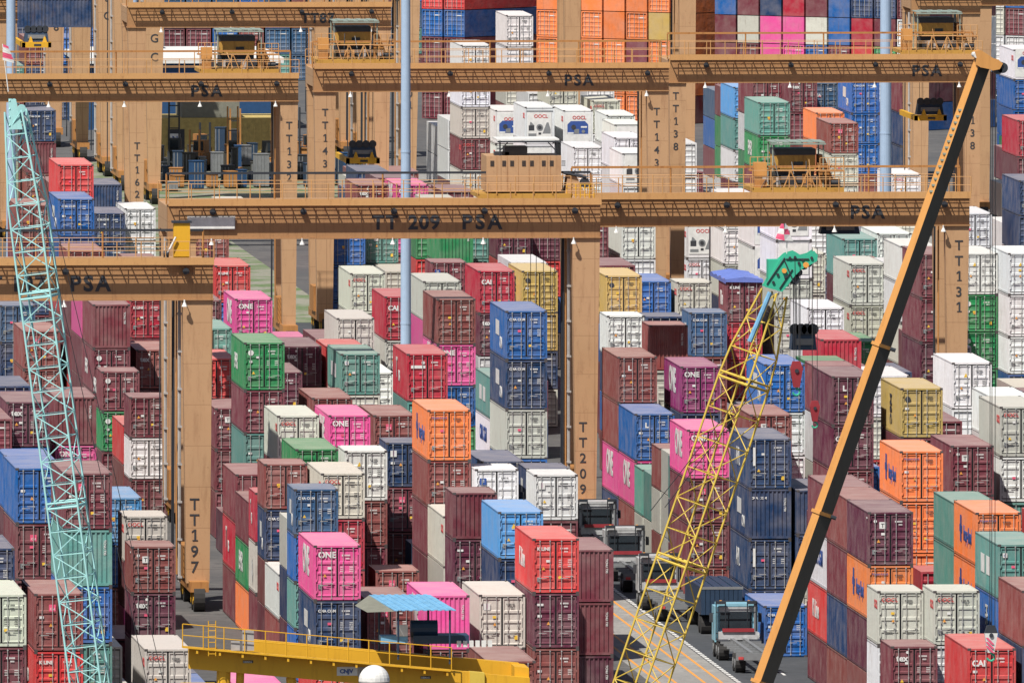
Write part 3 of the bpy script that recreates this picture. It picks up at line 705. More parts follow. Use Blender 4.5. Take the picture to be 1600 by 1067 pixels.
(111.09,1129.73,5.49,0,'tl','d','','teal container at lower right beside the telescopic boom, under a teal one'),
(141.42,1598.75,13.87,1,'mr','d','','maroon container above the TT131 beam, topmost in its stack'),
(104.92,1280.16,2.59,1,'pk','d','ONE','white lettered pink container right of the TT209 leg, under a brick brown one'),
(137.07,1607.37,2.59,0,'wh','r','OOCL','red lettered white refrigerated container below the TT131 beam, topmost in its stack'),
(125.12,1396.10,13.26,0,'wh','r','','white refrigerated container near the TT131 leg, topmost in its stack'),
(104.67,1185.21,-0.00,0,'nv','d','','navy container right of the TT209 leg, under a navy one'),
(127.39,1713.27,12.95,0,'wh','d','','white container above the TT209 beam, leftmost of those topmost in their stacks'),
(134.88,1649.38,7.77,0,'wh','d','','white container above the TT131 beam, farthest right of those topmost in their stacks'),
(112.97,1484.74,8.08,0,'cp','d','cai','dark plum container below the TT209 beam, topmost in its stack'),
(164.66,1765.49,5.18,0,'bl','d','','blue container at upper right between crane beams, under a blue one, over a blue one'),
(73.53,1382.03,2.90,0,'bd','d','','brick brown container left of the TT197 leg, under a brick brown one'),
(104.96,1267.90,2.59,1,'pk','d','ONE','white lettered pink container right of the TT209 leg, under a blue one'),
(121.78,1396.29,2.59,2,'cr','d','','crimson container below the TT131 beam, under a crimson one'),
(95.40,1687.52,2.59,0,'nv','p','','navy ribbed end container beyond the left PSA beam, topmost in its stack'),
(76.00,1159.40,2.59,0,'wh','d','OOCL','red lettered white container between the TT197 and TT209 legs, topmost in its stack'),
(109.09,1086.36,5.18,1,'bl','d','MSC','blue container at lower right beside the telescopic boom, under a teal one'),
(137.07,1607.37,0.00,0,'wh','d','OOCL','red lettered white container below the TT131 beam, under a white one'),
(79.26,1330.34,0.00,1,'wh','d','','white container left of the TT197 leg, under a navy one'),
(104.34,1430.87,7.77,2,'mr','d','F','blue stickered maroon container below the TT209 beam, topmost in its stack'),
(75.95,1184.90,5.18,0,'mr','d','','maroon container between the TT197 and TT209 legs, topmost in its stack, over a green one'),
(65.00,1024.60,5.18,0,'pk','d','ONE','white lettered pink container between the TT197 and TT209 legs, leftmost on stack tops'),
(104.92,1280.16,-0.00,0,'nv','d','','navy container right of the TT209 leg, under a pink one'),
(161.90,1768.27,5.18,0,'or','d','','orange container at upper right between crane beams, topmost in its stack'),
(132.82,1388.14,8.08,0,'wh','d','','white container near the TT131 leg, under a white one, over a pale grey one'),
(123.75,1236.10,8.38,0,'wh','d','','white container near the TT131 leg, farthest right of those topmost in their stacks'),
(127.39,1713.27,10.36,0,'wh','d','','white container above the TT209 beam, under a white one, left of a pale grey one'),
(120.00,1273.78,7.77,0,'wh','d','logo','white container near the TT131 leg, topmost in its stack, right of a dark plum one'),
(76.00,1159.40,0.00,0,'bd','d','','brick brown container between the TT197 and TT209 legs, leftmost of those under a white one'),
(76.03,1334.11,2.59,2,'gn','d','dots','green container left of the TT197 leg, under a maroon one'),
(133.56,1509.20,5.18,0,'wh','r','','white refrigerated container below the TT131 beam, under a white one'),
(95.62,1261.60,8.38,0,'tl','d','CHINA','teal container below the TT209 beam, topmost in its stack, right of a blue one'),
(67.59,1234.48,5.79,0,'pk','d','ONE','white lettered pink container left of the TT197 leg, under a maroon one'),
(164.66,1765.49,2.59,0,'bl','d','','blue container at upper right between crane beams, leftmost of those under a blue one'),
(88.87,1179.64,7.77,0,'nv','d','','navy container between the TT197 and TT209 legs, topmost in its stack'),
(111.85,1216.60,10.67,1,'mr','d','','maroon container near the TT131 leg, topmost in its stack, right of a blue one'),
(134.05,1680.30,2.90,0,'wh','d','','white container above the TT131 beam, under a white one'),
(138.00,1459.99,8.38,0,'wh','d','','white container near the TT131 leg, topmost in its stack, right of a teal one'),
(104.96,1267.90,-0.00,0,'bd','d','','brick brown container right of the TT209 leg, under a pink one'),
(104.61,1123.63,-0.00,0,'bd','d','','brick brown container at lower right beside the telescopic boom, under a navy one'),
(75.95,1184.90,2.59,0,'gn','d','EVER','white lettered green container between the TT197 and TT209 legs, under a maroon one'),
(75.95,1184.90,-0.00,0,'or','d','','orange container between the TT197 and TT209 legs, under a green one'),
(84.47,1193.87,2.59,3,'bd','d','','brick brown container between the TT197 and TT209 legs, under a maroon one'),
(81.79,1330.86,8.08,0,'tl','d','','teal container left of the TT197 leg, topmost in its stack'),
(132.82,1388.14,5.18,1,'gy','d','tex','pale grey container near the TT131 leg, farthest right of those under a white one'),
(78.56,1162.13,5.18,1,'cr','d','','crimson container between the TT197 and TT209 legs, under a pale grey one'),
(80.10,1282.30,2.90,0,'mr','d','','maroon container between the TT197 and TT209 legs, under a maroon one'),
(148.38,1506.69,7.77,0,'wh','d','','white container near the TT131 leg, second from right of those topmost in their stacks'),
(77.47,1464.56,7.77,0,'mr','d','','maroon container beyond the left PSA beam, under a brick brown one'),
(105.08,1397.22,5.49,1,'cp','d','tex','white lettered dark plum container below the TT209 beam, under a crimson one'),
(76.00,1197.40,0.00,1,'mr','d','','maroon container between the TT197 and TT209 legs, under a crimson one'),
(82.58,1274.91,8.08,0,'cp','d','tex','white lettered dark plum container below the TT209 beam, leftmost of those topmost in their stacks'),
(76.00,1197.40,2.90,1,'cr','d','TAC','white lettered crimson container between the TT197 and TT209 legs, under a maroon one'),
(147.75,1687.38,10.36,0,'lb','d','','light blue container above the TT131 beam, topmost in its stack'),
(90.40,1694.16,2.90,1,'bd','d','T','white stickered brick brown container beyond the left PSA beam, under a maroon one'),
(52.63,1043.20,10.97,0,'nv','d','','navy container left of the TT197 leg, topmost in its stack'),
(134.87,1715.58,10.36,0,'gy','d','','pale grey container above the TT209 beam, topmost in its stack'),
(95.30,1301.99,5.79,0,'bl','d','','blue container below the TT209 beam, under a pink one'),
(76.00,1146.50,-0.00,3,'bl','d','','blue container between the TT197 and TT209 legs, under a teal one'),
(109.62,1230.71,7.77,0,'wh','d','','white container right of the TT209 leg, under a blue one'),
(135.00,1493.56,5.18,1,'gy','d','','pale grey container near the TT131 leg, topmost in its stack'),
(162.90,1607.36,10.36,1,'cr','d','','crimson container at upper right between crane beams, topmost in its stack'),
(77.13,1392.03,10.36,0,'bd','d','','brick brown container beyond the left PSA beam, second from left on stack tops'),
(83.93,1375.69,7.77,0,'mr','d','','maroon container left of the TT197 leg, topmost in its stack, left of a pink one'),
(136.43,1667.91,8.08,0,'wh','r','','white refrigerated container above the TT131 beam, leftmost of those topmost in their stacks'),
(167.78,1837.44,5.18,0,'cb','d','K','slate blue container at upper right between crane beams, topmost in its stack'),
(104.66,1258.52,2.59,3,'tl','d','','teal container right of the TT209 leg, topmost in its stack'),
(76.47,1317.76,2.59,0,'rd','d','','red container left of the TT197 leg, topmost in its stack'),
(147.75,1687.38,5.18,0,'wh','d','','white container above the TT131 beam, under a teal one'),
(144.38,1789.00,5.18,1,'gy','d','OOCL','red lettered pale grey container above the TT131 beam, topmost in its stack'),
(147.75,1687.38,7.77,0,'tl','d','','teal container above the TT131 beam, under a light blue one'),
(122.15,1317.15,7.77,0,'gn','d','','green container near the TT131 leg, topmost in its stack'),
(152.27,1501.52,10.36,0,'nv','d','','navy container at upper right between crane beams, topmost in its stack'),
(110.83,1115.63,5.18,1,'or','d','HAPAG','blue lettered orange container at lower right beside the telescopic boom, under a orange one'),
(133.44,1532.70,2.90,0,'gy','d','','pale grey container below the TT131 beam, under a white one'),
(103.48,1094.22,2.59,2,'wh','d','','white container at lower right beside the telescopic boom, leftmost under a pale grey one'),
(76.00,1146.50,2.90,2,'tl','d','','teal container between the TT197 and TT209 legs, under a blue one'),
(111.10,1560.00,7.77,0,'pk','d','ONE','white lettered pink container above the TT209 beam, topmost in its stack'),
(76.00,1146.50,5.49,2,'bl','d','','blue container between the TT197 and TT209 legs, under a slate blue one'),
(56.85,1081.46,12.96,1,'bl','d','','blue container left of the TT197 leg, leftmost of those topmost in their stacks'),
(111.21,1204.31,5.79,0,'mr','d','','maroon container at lower right beside the telescopic boom, under a dark plum one'),
(96.18,1360.80,5.79,0,'gy','d','','pale grey container below the TT209 beam, under a crimson one'),
(142.96,1756.25,5.49,0,'wh','d','','white container above the TT131 beam, topmost in its stack, right of a pale grey one'),
(75.91,1178.40,5.79,3,'cr','d','TAC','white lettered crimson container between the TT197 and TT209 legs, topmost in its stack'),
(95.62,1261.60,5.79,0,'wh','d','CMAd','blue lettered white container between the TT197 and TT209 legs, under a teal one'),
(91.79,1325.39,5.49,0,'wh','d','','white container below the TT209 beam, topmost in its stack'),
(142.03,1855.64,7.77,0,'wh','d','','white container above the TT209 beam, farthest right of those under a white one'),
(104.17,1240.12,5.18,2,'bd','d','','brick brown container right of the TT209 leg, topmost in its stack'),
(88.67,1304.56,8.08,0,'rd','d','TAC','white lettered red container below the TT209 beam, farthest right of those topmost in their stacks'),
(74.20,1424.78,2.59,0,'nv','d','','navy container left of the TT197 leg, under a slate blue one'),
(81.49,1185.54,2.59,2,'mr','d','T','white stickered maroon container between the TT197 and TT209 legs, under a brick brown one'),
(75.91,1178.40,0.00,3,'mr','d','','maroon container between the TT197 and TT209 legs, under a pale grey one'),
(90.42,1166.46,8.08,2,'nv','d','CMA','white lettered navy container between the TT197 and TT209 legs, topmost in its stack'),
(75.91,1178.40,2.90,3,'gy','d','star','white star marked pale grey container between the TT197 and TT209 legs, under a crimson one'),
(133.56,1509.20,7.77,0,'wh','r','','white refrigerated container below the TT131 beam, topmost in its stack'),
(178.40,1763.74,8.08,0,'bl','d','','blue container at upper right between crane beams, under a white one'),
(133.77,1759.67,-0.00,0,'wh','d','','white container above the TT209 beam, under a white one, right of a pale grey one'),
]
WALL = [
]
ODD = [
(127.90,2166.67,-0.92,0,'nv','p','CMAside','navy container lying side-on with large white lettering behind the TT87 crane',270),
(132.83,2166.67,-0.86,0,'bl','p','','blue container lying side-on right of the lettered navy one behind the TT87 crane',270),
(145.53,2138.16,0.04,0,'nv','p','','navy container lying side-on at the right end of the TT87 beam',270),
(127.91,2166.67,1.68,0,'nv','p','','navy side-on container directly above the white lettered one at upper left',270),
(132.82,2166.67,-3.66,0,'cb','p','','slate blue side-on container below the blue one behind the TT87 crane',270),
(95.61,1857.14,12.24,0,'nv','p','','navy container lying side-on at the top left corner of the view',270),
(172.32,2031.25,5.10,0,'br','p','SAM','tan brown side-on container with white emblem and dark lettering at top right',-51),
(172.33,2031.25,7.66,0,'br','p','','plain tan brown side-on container above the one with the emblem',-51),
]
REST = [
(51.7,1014.91,5.18,0,1,0,1),(51.7,1014.91,2.59,0,12,0,1),(51.7,1014.91,0,0,0,0,1),(55.76,1037.77,2.9,1,0,0,1),(55.76,1037.77,-0,1,10,0,1),(58.11,1053.28,2.59,0,0,0,1),
(58.11,1053.28,-0,0,12,0,1),(60.86,1091.79,2.59,1,10,0,1),(60.86,1091.79,0,0,0,0,1),(66.42,1137.18,-0,3,10,0,1),(64.35,1089.53,0,0,0,0,1),(67.72,1166.31,2.9,2,0,0,1),
(67.72,1166.31,-0,3,4,0,1),(52.63,1043.2,8.38,0,12,0,1),(52.63,1043.2,5.49,1,1,0,1),(52.63,1043.2,2.59,1,0,0,1),(52.63,1043.2,-0,0,10,0,1),(56.5,1069.2,7.77,0,0,0,1),
(56.5,1069.2,5.18,0,0,0,1),(56.5,1069.2,2.59,0,0,0,1),(56.5,1069.2,-0,0,12,0,1),(56.85,1081.46,10.36,0,0,0,1),(56.85,1081.46,7.77,0,10,0,1),(56.85,1081.46,5.18,0,10,0,1),
(56.85,1081.46,2.59,0,10,0,1),(56.85,1081.46,0,0,0,0,1),(61.48,1173.33,8.69,1,13,0,1),(61.48,1173.33,5.79,1,8,0,1),(61.48,1173.33,2.9,1,10,0,1),(61.48,1173.33,-0,1,0,0,1),
(59.01,1167,10.97,0,0,0,1),(59.01,1167,8.38,0,2,0,1),(59.01,1167,5.49,1,3,0,1),(59.01,1167,2.59,1,1,0,1),(59.01,1167,-0,0,10,0,1),(60.78,1194.49,7.77,0,13,0,1),
(60.78,1194.49,5.18,0,12,0,1),(60.78,1194.49,2.59,0,1,0,1),(60.78,1194.49,0,0,17,0,1),(65.02,1259.79,8.08,0,12,0,1),(65.02,1259.79,5.18,1,1,0,1),(65.02,1259.79,2.59,0,13,0,1),
(65.02,1259.79,-0,0,17,0,1),(67.59,1234.48,2.9,1,0,0,1),(67.59,1234.48,-0,1,0,0,1),(76.03,1334.11,-0,2,0,0,1),(76.43,1351.12,2.9,0,0,0,1),(76.43,1351.12,-0,1,3,0,1),
(79.53,1355.95,2.9,0,0,0,1),(79.53,1355.95,-0,1,10,0,1),(76.47,1317.76,0,0,1,0,1),(67.67,1190.01,2.59,0,13,0,1),(67.67,1190.01,-0,0,1,0,1),(73.53,1382.03,-0,1,13,0,1),
(74.2,1424.78,-0,0,12,0,1),(76.44,1364.34,8.38,0,4,0,1),(76.44,1364.34,5.79,0,0,0,1),(76.44,1364.34,2.9,1,0,0,1),(76.44,1364.34,-0,1,13,0,1),(76.49,1378.53,7.77,0,0,0,1),
(76.49,1378.53,5.18,0,0,0,1),(76.49,1378.53,2.59,0,3,0,1),(76.49,1378.53,0,0,0,0,1),(80.35,1377.1,5.18,0,0,0,1),(80.35,1377.1,2.59,0,17,0,1),(80.35,1377.1,0,0,8,0,1),
(77.62,1413.48,10.36,0,13,0,1),(77.62,1413.48,7.77,0,3,0,1),(77.62,1413.48,5.18,0,1,0,1),(77.62,1413.48,2.59,0,12,0,1),(77.62,1413.48,-0,0,12,0,1),(79.61,1480.67,8.08,0,1,0,1),
(79.61,1480.67,5.49,0,1,0,1),(79.61,1480.67,2.59,1,12,0,1),(79.61,1480.67,-0,0,9,0,1),(95.4,1687.52,0,0,12,0,1),(92.49,1632.7,0,0,12,0,1),(95.39,1641.4,0,0,11,0,1),
(85.3,1565.44,7.77,0,1,0,1),(85.3,1565.44,5.18,0,1,0,1),(85.3,1565.44,2.59,0,13,0,1),(85.3,1565.44,0,0,1,0,1),(78.7,1433.21,11.58,0,1,0,1),(78.7,1433.21,8.69,1,1,0,1),
(78.7,1433.21,5.79,1,13,0,1),(78.7,1433.21,2.9,1,12,0,1),(78.7,1433.21,-0,1,0,0,1),(90.4,1694.16,-0,1,12,0,1),(77.47,1464.56,5.18,0,12,0,1),(77.47,1464.56,2.59,0,0,0,1),
(77.47,1464.56,0,0,0,0,1),(77.13,1392.03,7.77,0,1,0,1),(77.13,1392.03,5.18,0,1,0,1),(77.13,1392.03,2.59,0,1,0,1),(77.13,1392.03,0,0,13,0,1),(90.31,1549.97,2.59,0,1,0,1),
(90.31,1549.97,0,0,1,0,1),(89.12,1426.65,5.18,0,13,0,1),(89.12,1426.65,2.59,0,0,0,1),(89.12,1426.65,0,0,1,0,1),(86.17,1358.19,5.79,0,0,0,1),(86.17,1358.19,2.9,1,10,0,1),
(86.17,1358.19,-0,1,1,0,1),(83.93,1375.69,5.18,0,0,0,1),(83.93,1375.69,2.59,0,17,0,1),(83.93,1375.69,0,0,9,0,1),(81.79,1330.86,5.49,0,9,0,1),(81.79,1330.86,2.59,1,0,0,1),
(81.79,1330.86,-0,0,6,0,1),(79.97,1298.16,5.18,0,3,0,1),(79.97,1298.16,2.59,0,11,0,1),(79.97,1298.16,0,0,12,0,1),(80.1,1282.3,-0,1,0,0,1),(84.39,1341.72,2.59,0,0,0,1),
(84.39,1341.72,0,0,0,0,1),(76,1152.9,5.79,3,10,0,1),(76,1152.9,2.9,3,12,0,1),(76,1152.9,0,3,17,0,1),(76,1172,2.59,2,1,0,1),(76,1172,-0,2,0,0,1),
(79.77,1218.08,5.49,0,0,0,1),(79.77,1218.08,2.9,0,0,0,1),(79.77,1218.08,-0,1,0,0,1),(82.42,1212.73,5.79,0,0,0,1),(82.42,1212.73,2.9,1,1,0,1),(82.42,1212.73,-0,1,1,0,1),
(86.26,1229.94,5.18,0,1,0,1),(86.26,1229.94,2.59,0,0,0,1),(86.26,1229.94,0,0,0,0,1),(85.02,1168.66,2.59,1,0,0,1),(85.02,1168.66,-0,0,9,0,1),(81.49,1185.54,0,2,1,0,1),
(78.43,1181.83,5.79,0,8,0,1),(78.43,1181.83,2.9,1,13,0,1),(78.43,1181.83,-0,1,13,0,1),(81.3,1230.33,5.18,1,17,0,1),(81.3,1230.33,2.59,0,0,0,1),(81.3,1230.33,-0,0,0,0,1),
(84.47,1193.87,-0,2,0,0,1),(78.56,1162.13,2.59,0,2,0,1),(78.56,1162.13,-0,0,17,0,1),(89.05,1219.85,5.49,0,11,0,1),(89.05,1219.85,2.9,0,10,0,1),(89.05,1219.85,-0,1,13,0,1),
(87.5,1165.87,5.49,2,10,0,1),(87.5,1165.87,2.59,3,0,0,1),(87.5,1165.87,-0,2,10,0,1),(88.87,1179.64,5.18,0,12,0,1),(88.87,1179.64,2.59,0,0,0,1),(88.87,1179.64,0,0,10,0,1),
(90.42,1166.46,5.49,2,12,0,1),(90.42,1166.46,2.59,3,1,0,1),(90.42,1166.46,-0,2,0,0,1),(89.33,1244.83,7.77,0,9,0,1),(89.33,1244.83,5.18,0,9,0,1),(89.33,1244.83,2.59,0,1,0,1),
(89.33,1244.83,0,0,12,0,1),(88.51,1291.24,5.79,0,10,0,1),(88.51,1291.24,2.9,1,1,0,1),(88.51,1291.24,-0,1,10,0,1),(79.64,1246.88,2.59,1,4,0,1),(79.64,1246.88,-0,0,17,0,1),
(91.79,1325.39,2.9,0,11,0,1),(91.79,1325.39,-0,1,13,0,1),(83.55,1244.19,5.49,0,1,0,1),(83.55,1244.19,2.59,1,0,0,1),(83.55,1244.19,-0,0,13,0,1),(89.3,1325.95,5.18,0,10,0,1),
(89.3,1325.95,2.59,0,0,0,1),(89.3,1325.95,-0,0,1,0,1),(85.95,1307.24,5.49,0,17,0,1),(85.95,1307.24,2.59,1,12,0,1),(85.95,1307.24,-0,0,11,0,1),(88.67,1304.56,5.49,0,1,0,1),
(88.67,1304.56,2.59,1,12,0,1),(88.67,1304.56,-0,0,1,0,1),(82.58,1274.91,5.49,0,17,0,1),(82.58,1274.91,2.59,1,1,0,1),(82.58,1274.91,-0,0,1,0,1),(72.48,1077.86,-0,1,9,0,1),
(81.65,1162.41,0,2,1,0,1),(75.64,1083.33,-0,1,8,0,1),(85.48,1186.71,2.59,2,14,0,1),(85.48,1186.71,0,2,14,0,1),(84.86,1154.32,2.9,1,10,0,1),(84.86,1154.32,0,1,0,0,1),
(84.11,1136.99,2.9,2,0,0,1),(84.11,1136.99,-0,3,12,0,1),(85.59,1123.69,2.9,0,12,0,1),(85.59,1123.69,-0,1,13,0,1),(78.86,1087.21,-0,1,8,0,1),(82.21,1092.65,2.59,0,0,0,1),
(82.21,1092.65,-0,0,12,0,1),(78.52,1038.15,2.59,1,0,0,1),(78.52,1038.15,-0,0,0,0,1),(84.71,1088.32,-0,0,0,0,1),(90.38,1159.92,5.49,2,0,0,1),(90.38,1159.92,2.59,3,13,0,1),
(90.38,1159.92,-0,2,0,0,1),(104.66,1258.52,0,2,10,0,1),(104.71,1252.4,2.59,3,9,0,1),(104.71,1252.4,0,2,10,0,1),(108.28,1273.73,5.49,0,12,0,1),(108.28,1273.73,2.9,0,12,0,1),
(108.28,1273.73,-0,1,13,0,1),(104.23,1233.91,5.18,2,10,0,1),(104.23,1233.91,2.59,2,10,0,1),(104.23,1233.91,-0,2,10,0,1),(104.17,1240.12,2.59,2,10,0,1),(104.17,1240.12,-0,2,1,0,1),
(104.07,1220.82,5.18,0,9,0,1),(104.07,1220.82,2.59,0,12,0,1),(104.07,1220.82,-0,0,0,0,1),(105.44,1201.51,2.59,1,17,0,1),(105.44,1201.51,0,0,12,0,1),(109.62,1230.71,5.18,0,11,0,1),
(109.62,1230.71,2.59,0,10,0,1),(109.62,1230.71,0,0,0,0,1),(107.59,1217.17,5.79,0,12,0,1),(107.59,1217.17,2.9,1,17,0,1),(107.59,1217.17,-0,1,17,0,1),(111.21,1204.31,2.9,1,1,0,1),
(111.21,1204.31,-0,1,1,0,1),(111.85,1216.6,7.77,1,11,0,1),(111.85,1216.6,5.18,0,10,0,1),(111.85,1216.6,2.59,0,6,0,1),(111.85,1216.6,0,0,1,0,1),(112.4,1228.85,10.67,0,8,0,1),
(112.4,1228.85,8.08,0,8,0,1),(112.4,1228.85,5.18,1,4,0,1),(112.4,1228.85,2.59,0,0,0,1),(112.4,1228.85,-0,0,12,0,1),(120,1273.78,5.18,0,10,0,1),(120,1273.78,2.59,0,3,0,1),
(120,1273.78,0,0,4,0,1),(124.89,1323.26,5.49,0,12,0,1),(124.89,1323.26,2.9,0,12,0,1),(124.89,1323.26,-0,1,10,0,1),(114.47,1196.32,7.77,1,0,0,1),(114.47,1196.32,5.18,0,0,0,1),
(114.47,1196.32,2.59,0,10,0,1),(114.47,1196.32,0,0,10,0,1),(117.45,1215.05,7.77,1,0,0,1),(117.45,1215.05,5.18,0,0,0,1),(117.45,1215.05,2.59,0,0,0,1),(117.45,1215.05,0,0,6,0,1),
(121,1297.19,2.59,0,6,0,1),(121,1297.19,0,0,6,0,1),(111.51,1165.78,2.9,1,6,0,1),(111.51,1165.78,-0,1,6,0,1),(115.51,1177.04,5.79,0,0,0,1),(115.51,1177.04,2.9,1,13,0,1),
(115.51,1177.04,-0,1,10,0,1),(117.43,1266.26,2.59,0,13,0,1),(117.43,1266.26,0,0,13,0,1),(115.73,1287.33,2.59,0,9,0,1),(115.73,1287.33,0,0,9,0,1),(107.34,1184.27,-0,1,10,0,1),
(104.58,1111.38,-0,0,1,0,1),(123.71,1221.63,5.79,1,12,0,1),(123.71,1221.63,2.9,1,12,0,1),(123.71,1221.63,0,1,11,0,1),(122.01,1192.71,8.08,0,11,0,1),(122.01,1192.71,5.49,0,11,0,1),
(122.01,1192.71,2.59,1,0,0,1),(122.01,1192.71,-0,0,1,0,1),(124.82,1271.28,5.49,1,11,0,1),(124.82,1271.28,2.9,0,11,0,1),(124.82,1271.28,-0,1,0,0,1),(141.6,1434.82,0,0,8,0,1),
(144.07,1427.78,-0,0,13,0,1),(148.38,1506.69,5.18,0,11,0,1),(148.38,1506.69,2.59,0,0,0,1),(148.38,1506.69,0,0,13,0,1),(118.73,1181.33,5.18,0,9,0,1),(118.73,1181.33,2.59,0,9,0,1),
(118.73,1181.33,0,0,1,0,1),(123.75,1236.1,5.79,0,11,0,1),(123.75,1236.1,2.9,1,10,0,1),(123.75,1236.1,-0,1,10,0,1),(136.69,1414.96,2.59,0,11,0,1),(136.69,1414.96,0,0,11,0,1),
(132.58,1362.37,5.18,0,11,0,1),(132.58,1362.37,2.59,0,11,0,1),(132.58,1362.37,-0,0,17,0,1),(122.15,1317.15,5.18,0,8,0,1),(122.15,1317.15,2.59,0,1,0,1),(122.15,1317.15,0,0,1,0,1),
(114.03,1242.12,8.69,0,12,0,1),(114.03,1242.12,5.79,1,0,0,1),(114.03,1242.12,2.9,1,0,0,1),(114.03,1242.12,-0,1,0,0,1),(130.32,1348.87,2.9,1,11,0,1),(130.32,1348.87,-0,1,0,0,1),
(140.47,1469.98,2.59,0,12,0,1),(140.47,1469.98,0,0,12,0,1),(131.66,1412.76,2.59,0,10,0,1),(131.66,1412.76,-0,0,8,0,1),(134.22,1410.13,8.38,0,11,0,1),(134.22,1410.13,5.79,0,11,0,1),
(134.22,1410.13,2.9,1,1,0,1),(134.22,1410.13,-0,1,1,0,1),(134.74,1451.21,5.18,1,0,0,1),(134.74,1451.21,2.59,0,0,0,1),(134.74,1451.21,-0,0,0,0,1),(138,1459.99,5.79,0,11,0,1),
(138,1459.99,2.9,1,0,0,1),(138,1459.99,-0,1,0,0,1),(132.82,1388.14,2.59,0,1,0,1),(132.82,1388.14,-0,0,1,0,1),(135,1493.56,2.59,0,10,0,1),(135,1493.56,-0,0,11,0,1),
(140.62,1552.63,5.18,0,11,0,1),(140.62,1552.63,2.59,0,10,0,1),(140.62,1552.63,-0,0,10,0,1),(124.17,1362.45,5.18,0,11,0,1),(124.17,1362.45,2.59,0,1,0,1),(124.17,1362.45,0,0,17,0,1),
(103.48,1094.22,-0,2,0,0,1),(105.95,1089.01,2.9,2,11,0,1),(105.95,1089.01,-0,3,13,0,1),(103.23,1083.99,0,3,1,0,1),(103.55,1046.36,2.59,0,9,0,1),(103.55,1046.36,-0,0,10,0,1),
(107.93,1098.62,2.59,0,9,0,1),(107.93,1098.62,0,0,0,0,1),(112.07,1159.32,2.59,2,2,0,1),(112.07,1159.32,0,2,2,0,1),(110.83,1115.63,2.59,0,1,0,1),(110.83,1115.63,-0,0,0,0,1),
(109.09,1086.36,2.59,0,13,0,1),(109.09,1086.36,-0,0,1,0,1),(106.34,1046.57,5.18,1,12,0,1),(106.34,1046.57,2.59,0,11,0,1),(106.34,1046.57,-0,0,0,0,1),(111.09,1129.73,2.59,1,0,0,1),
(111.09,1129.73,-0,0,3,0,1),(109.04,1410.37,5.18,0,15,0,1),(109.04,1410.37,2.59,0,12,0,1),(109.04,1410.37,0,0,10,0,1),(92.75,1212.04,5.79,1,13,0,1),(92.75,1212.04,2.9,1,17,0,1),
(92.75,1212.04,-0,1,0,0,1),(113.6,1396.08,5.49,0,0,0,1),(113.6,1396.08,2.59,1,0,0,1),(113.6,1396.08,-0,0,0,0,1),(120.19,1450.57,2.9,0,13,0,1),(120.19,1450.57,-0,1,1,0,1),
(122.91,1449.14,2.9,2,10,0,1),(122.91,1449.14,-0,3,1,0,1),(121.78,1396.29,0,2,1,0,1),(110.14,1352.42,5.18,2,12,0,1),(110.14,1352.42,2.59,2,13,0,1),(110.14,1352.42,0,2,1,0,1),
(114.16,1408.34,5.49,0,1,0,1),(114.16,1408.34,2.9,0,1,0,1),(114.16,1408.34,-0,1,1,0,1),(112.61,1351.14,7.77,2,12,0,1),(112.61,1351.14,5.18,2,12,0,1),(112.61,1351.14,2.59,2,0,0,1),
(112.61,1351.14,0,2,10,0,1),(114.79,1343.6,5.49,2,1,0,1),(114.79,1343.6,2.9,2,1,0,1),(114.79,1343.6,-0,3,0,0,1),(110.24,1320.25,5.79,2,10,0,1),(110.24,1320.25,2.9,3,0,0,1),
(110.24,1320.25,-0,3,8,0,1),(115.55,1425.11,7.77,0,0,0,1),(115.55,1425.11,5.18,0,0,0,1),(115.55,1425.11,2.59,0,10,0,1),(115.55,1425.11,0,0,1,0,1),(118.54,1484.31,8.08,0,0,0,1),
(118.54,1484.31,5.49,0,3,0,1),(118.54,1484.31,2.9,0,1,0,1),(118.54,1484.31,-0,1,0,0,1),(121.9,1484.05,5.49,0,11,0,1),(121.9,1484.05,2.9,0,8,0,1),(121.9,1484.05,-0,1,0,0,1),
(125.86,1543.89,5.49,0,8,0,1),(125.86,1543.89,2.9,0,8,0,1),(125.86,1543.89,-0,1,0,0,1),(133.56,1509.2,2.59,0,10,0,1),(133.56,1509.2,0,0,10,0,1),(125.12,1396.1,2.59,0,1,0,1),
(125.12,1396.1,-0,0,0,0,1),(133.44,1532.7,8.08,0,11,0,1),(133.44,1532.7,-0,1,12,0,1),(104.96,1540.15,2.59,0,13,0,1),(104.96,1540.15,-0,0,13,0,1),(107.64,1543.19,2.59,0,9,0,1),
(107.64,1543.19,-0,0,4,0,1),(100.6,1457.71,2.59,1,10,0,1),(100.6,1457.71,-0,0,0,0,1),(108.24,1530.94,2.59,0,10,0,1),(108.24,1530.94,0,0,10,0,1),(96.18,1360.8,2.9,1,1,0,1),
(96.18,1360.8,-0,1,1,0,1),(97.15,1339.31,8.08,0,4,0,1),(97.15,1339.31,5.49,0,13,0,1),(97.15,1339.31,2.59,1,17,0,1),(97.15,1339.31,-0,0,8,0,1),(104.34,1430.87,5.18,2,1,0,1),
(104.34,1430.87,2.59,2,12,0,1),(104.34,1430.87,0,2,0,0,1),(95.3,1301.99,2.9,1,8,0,1),(95.3,1301.99,-0,1,12,0,1),(105.08,1397.22,2.59,1,11,0,1),(105.08,1397.22,-0,0,4,0,1),
(95.62,1261.6,2.9,1,3,0,1),(95.62,1261.6,-0,1,3,0,1),(95.61,1249.34,8.69,1,2,0,1),(95.61,1249.34,5.79,1,13,0,1),(95.61,1249.34,2.9,1,17,0,1),(95.61,1249.34,-0,1,0,0,1),
(108.35,1478.01,5.49,0,8,0,1),(108.35,1478.01,2.59,1,0,0,1),(108.35,1478.01,-0,0,12,0,1),(107.72,1492.22,7.77,0,8,0,1),(107.72,1492.22,5.18,0,3,0,1),(107.72,1492.22,2.59,0,3,0,1),
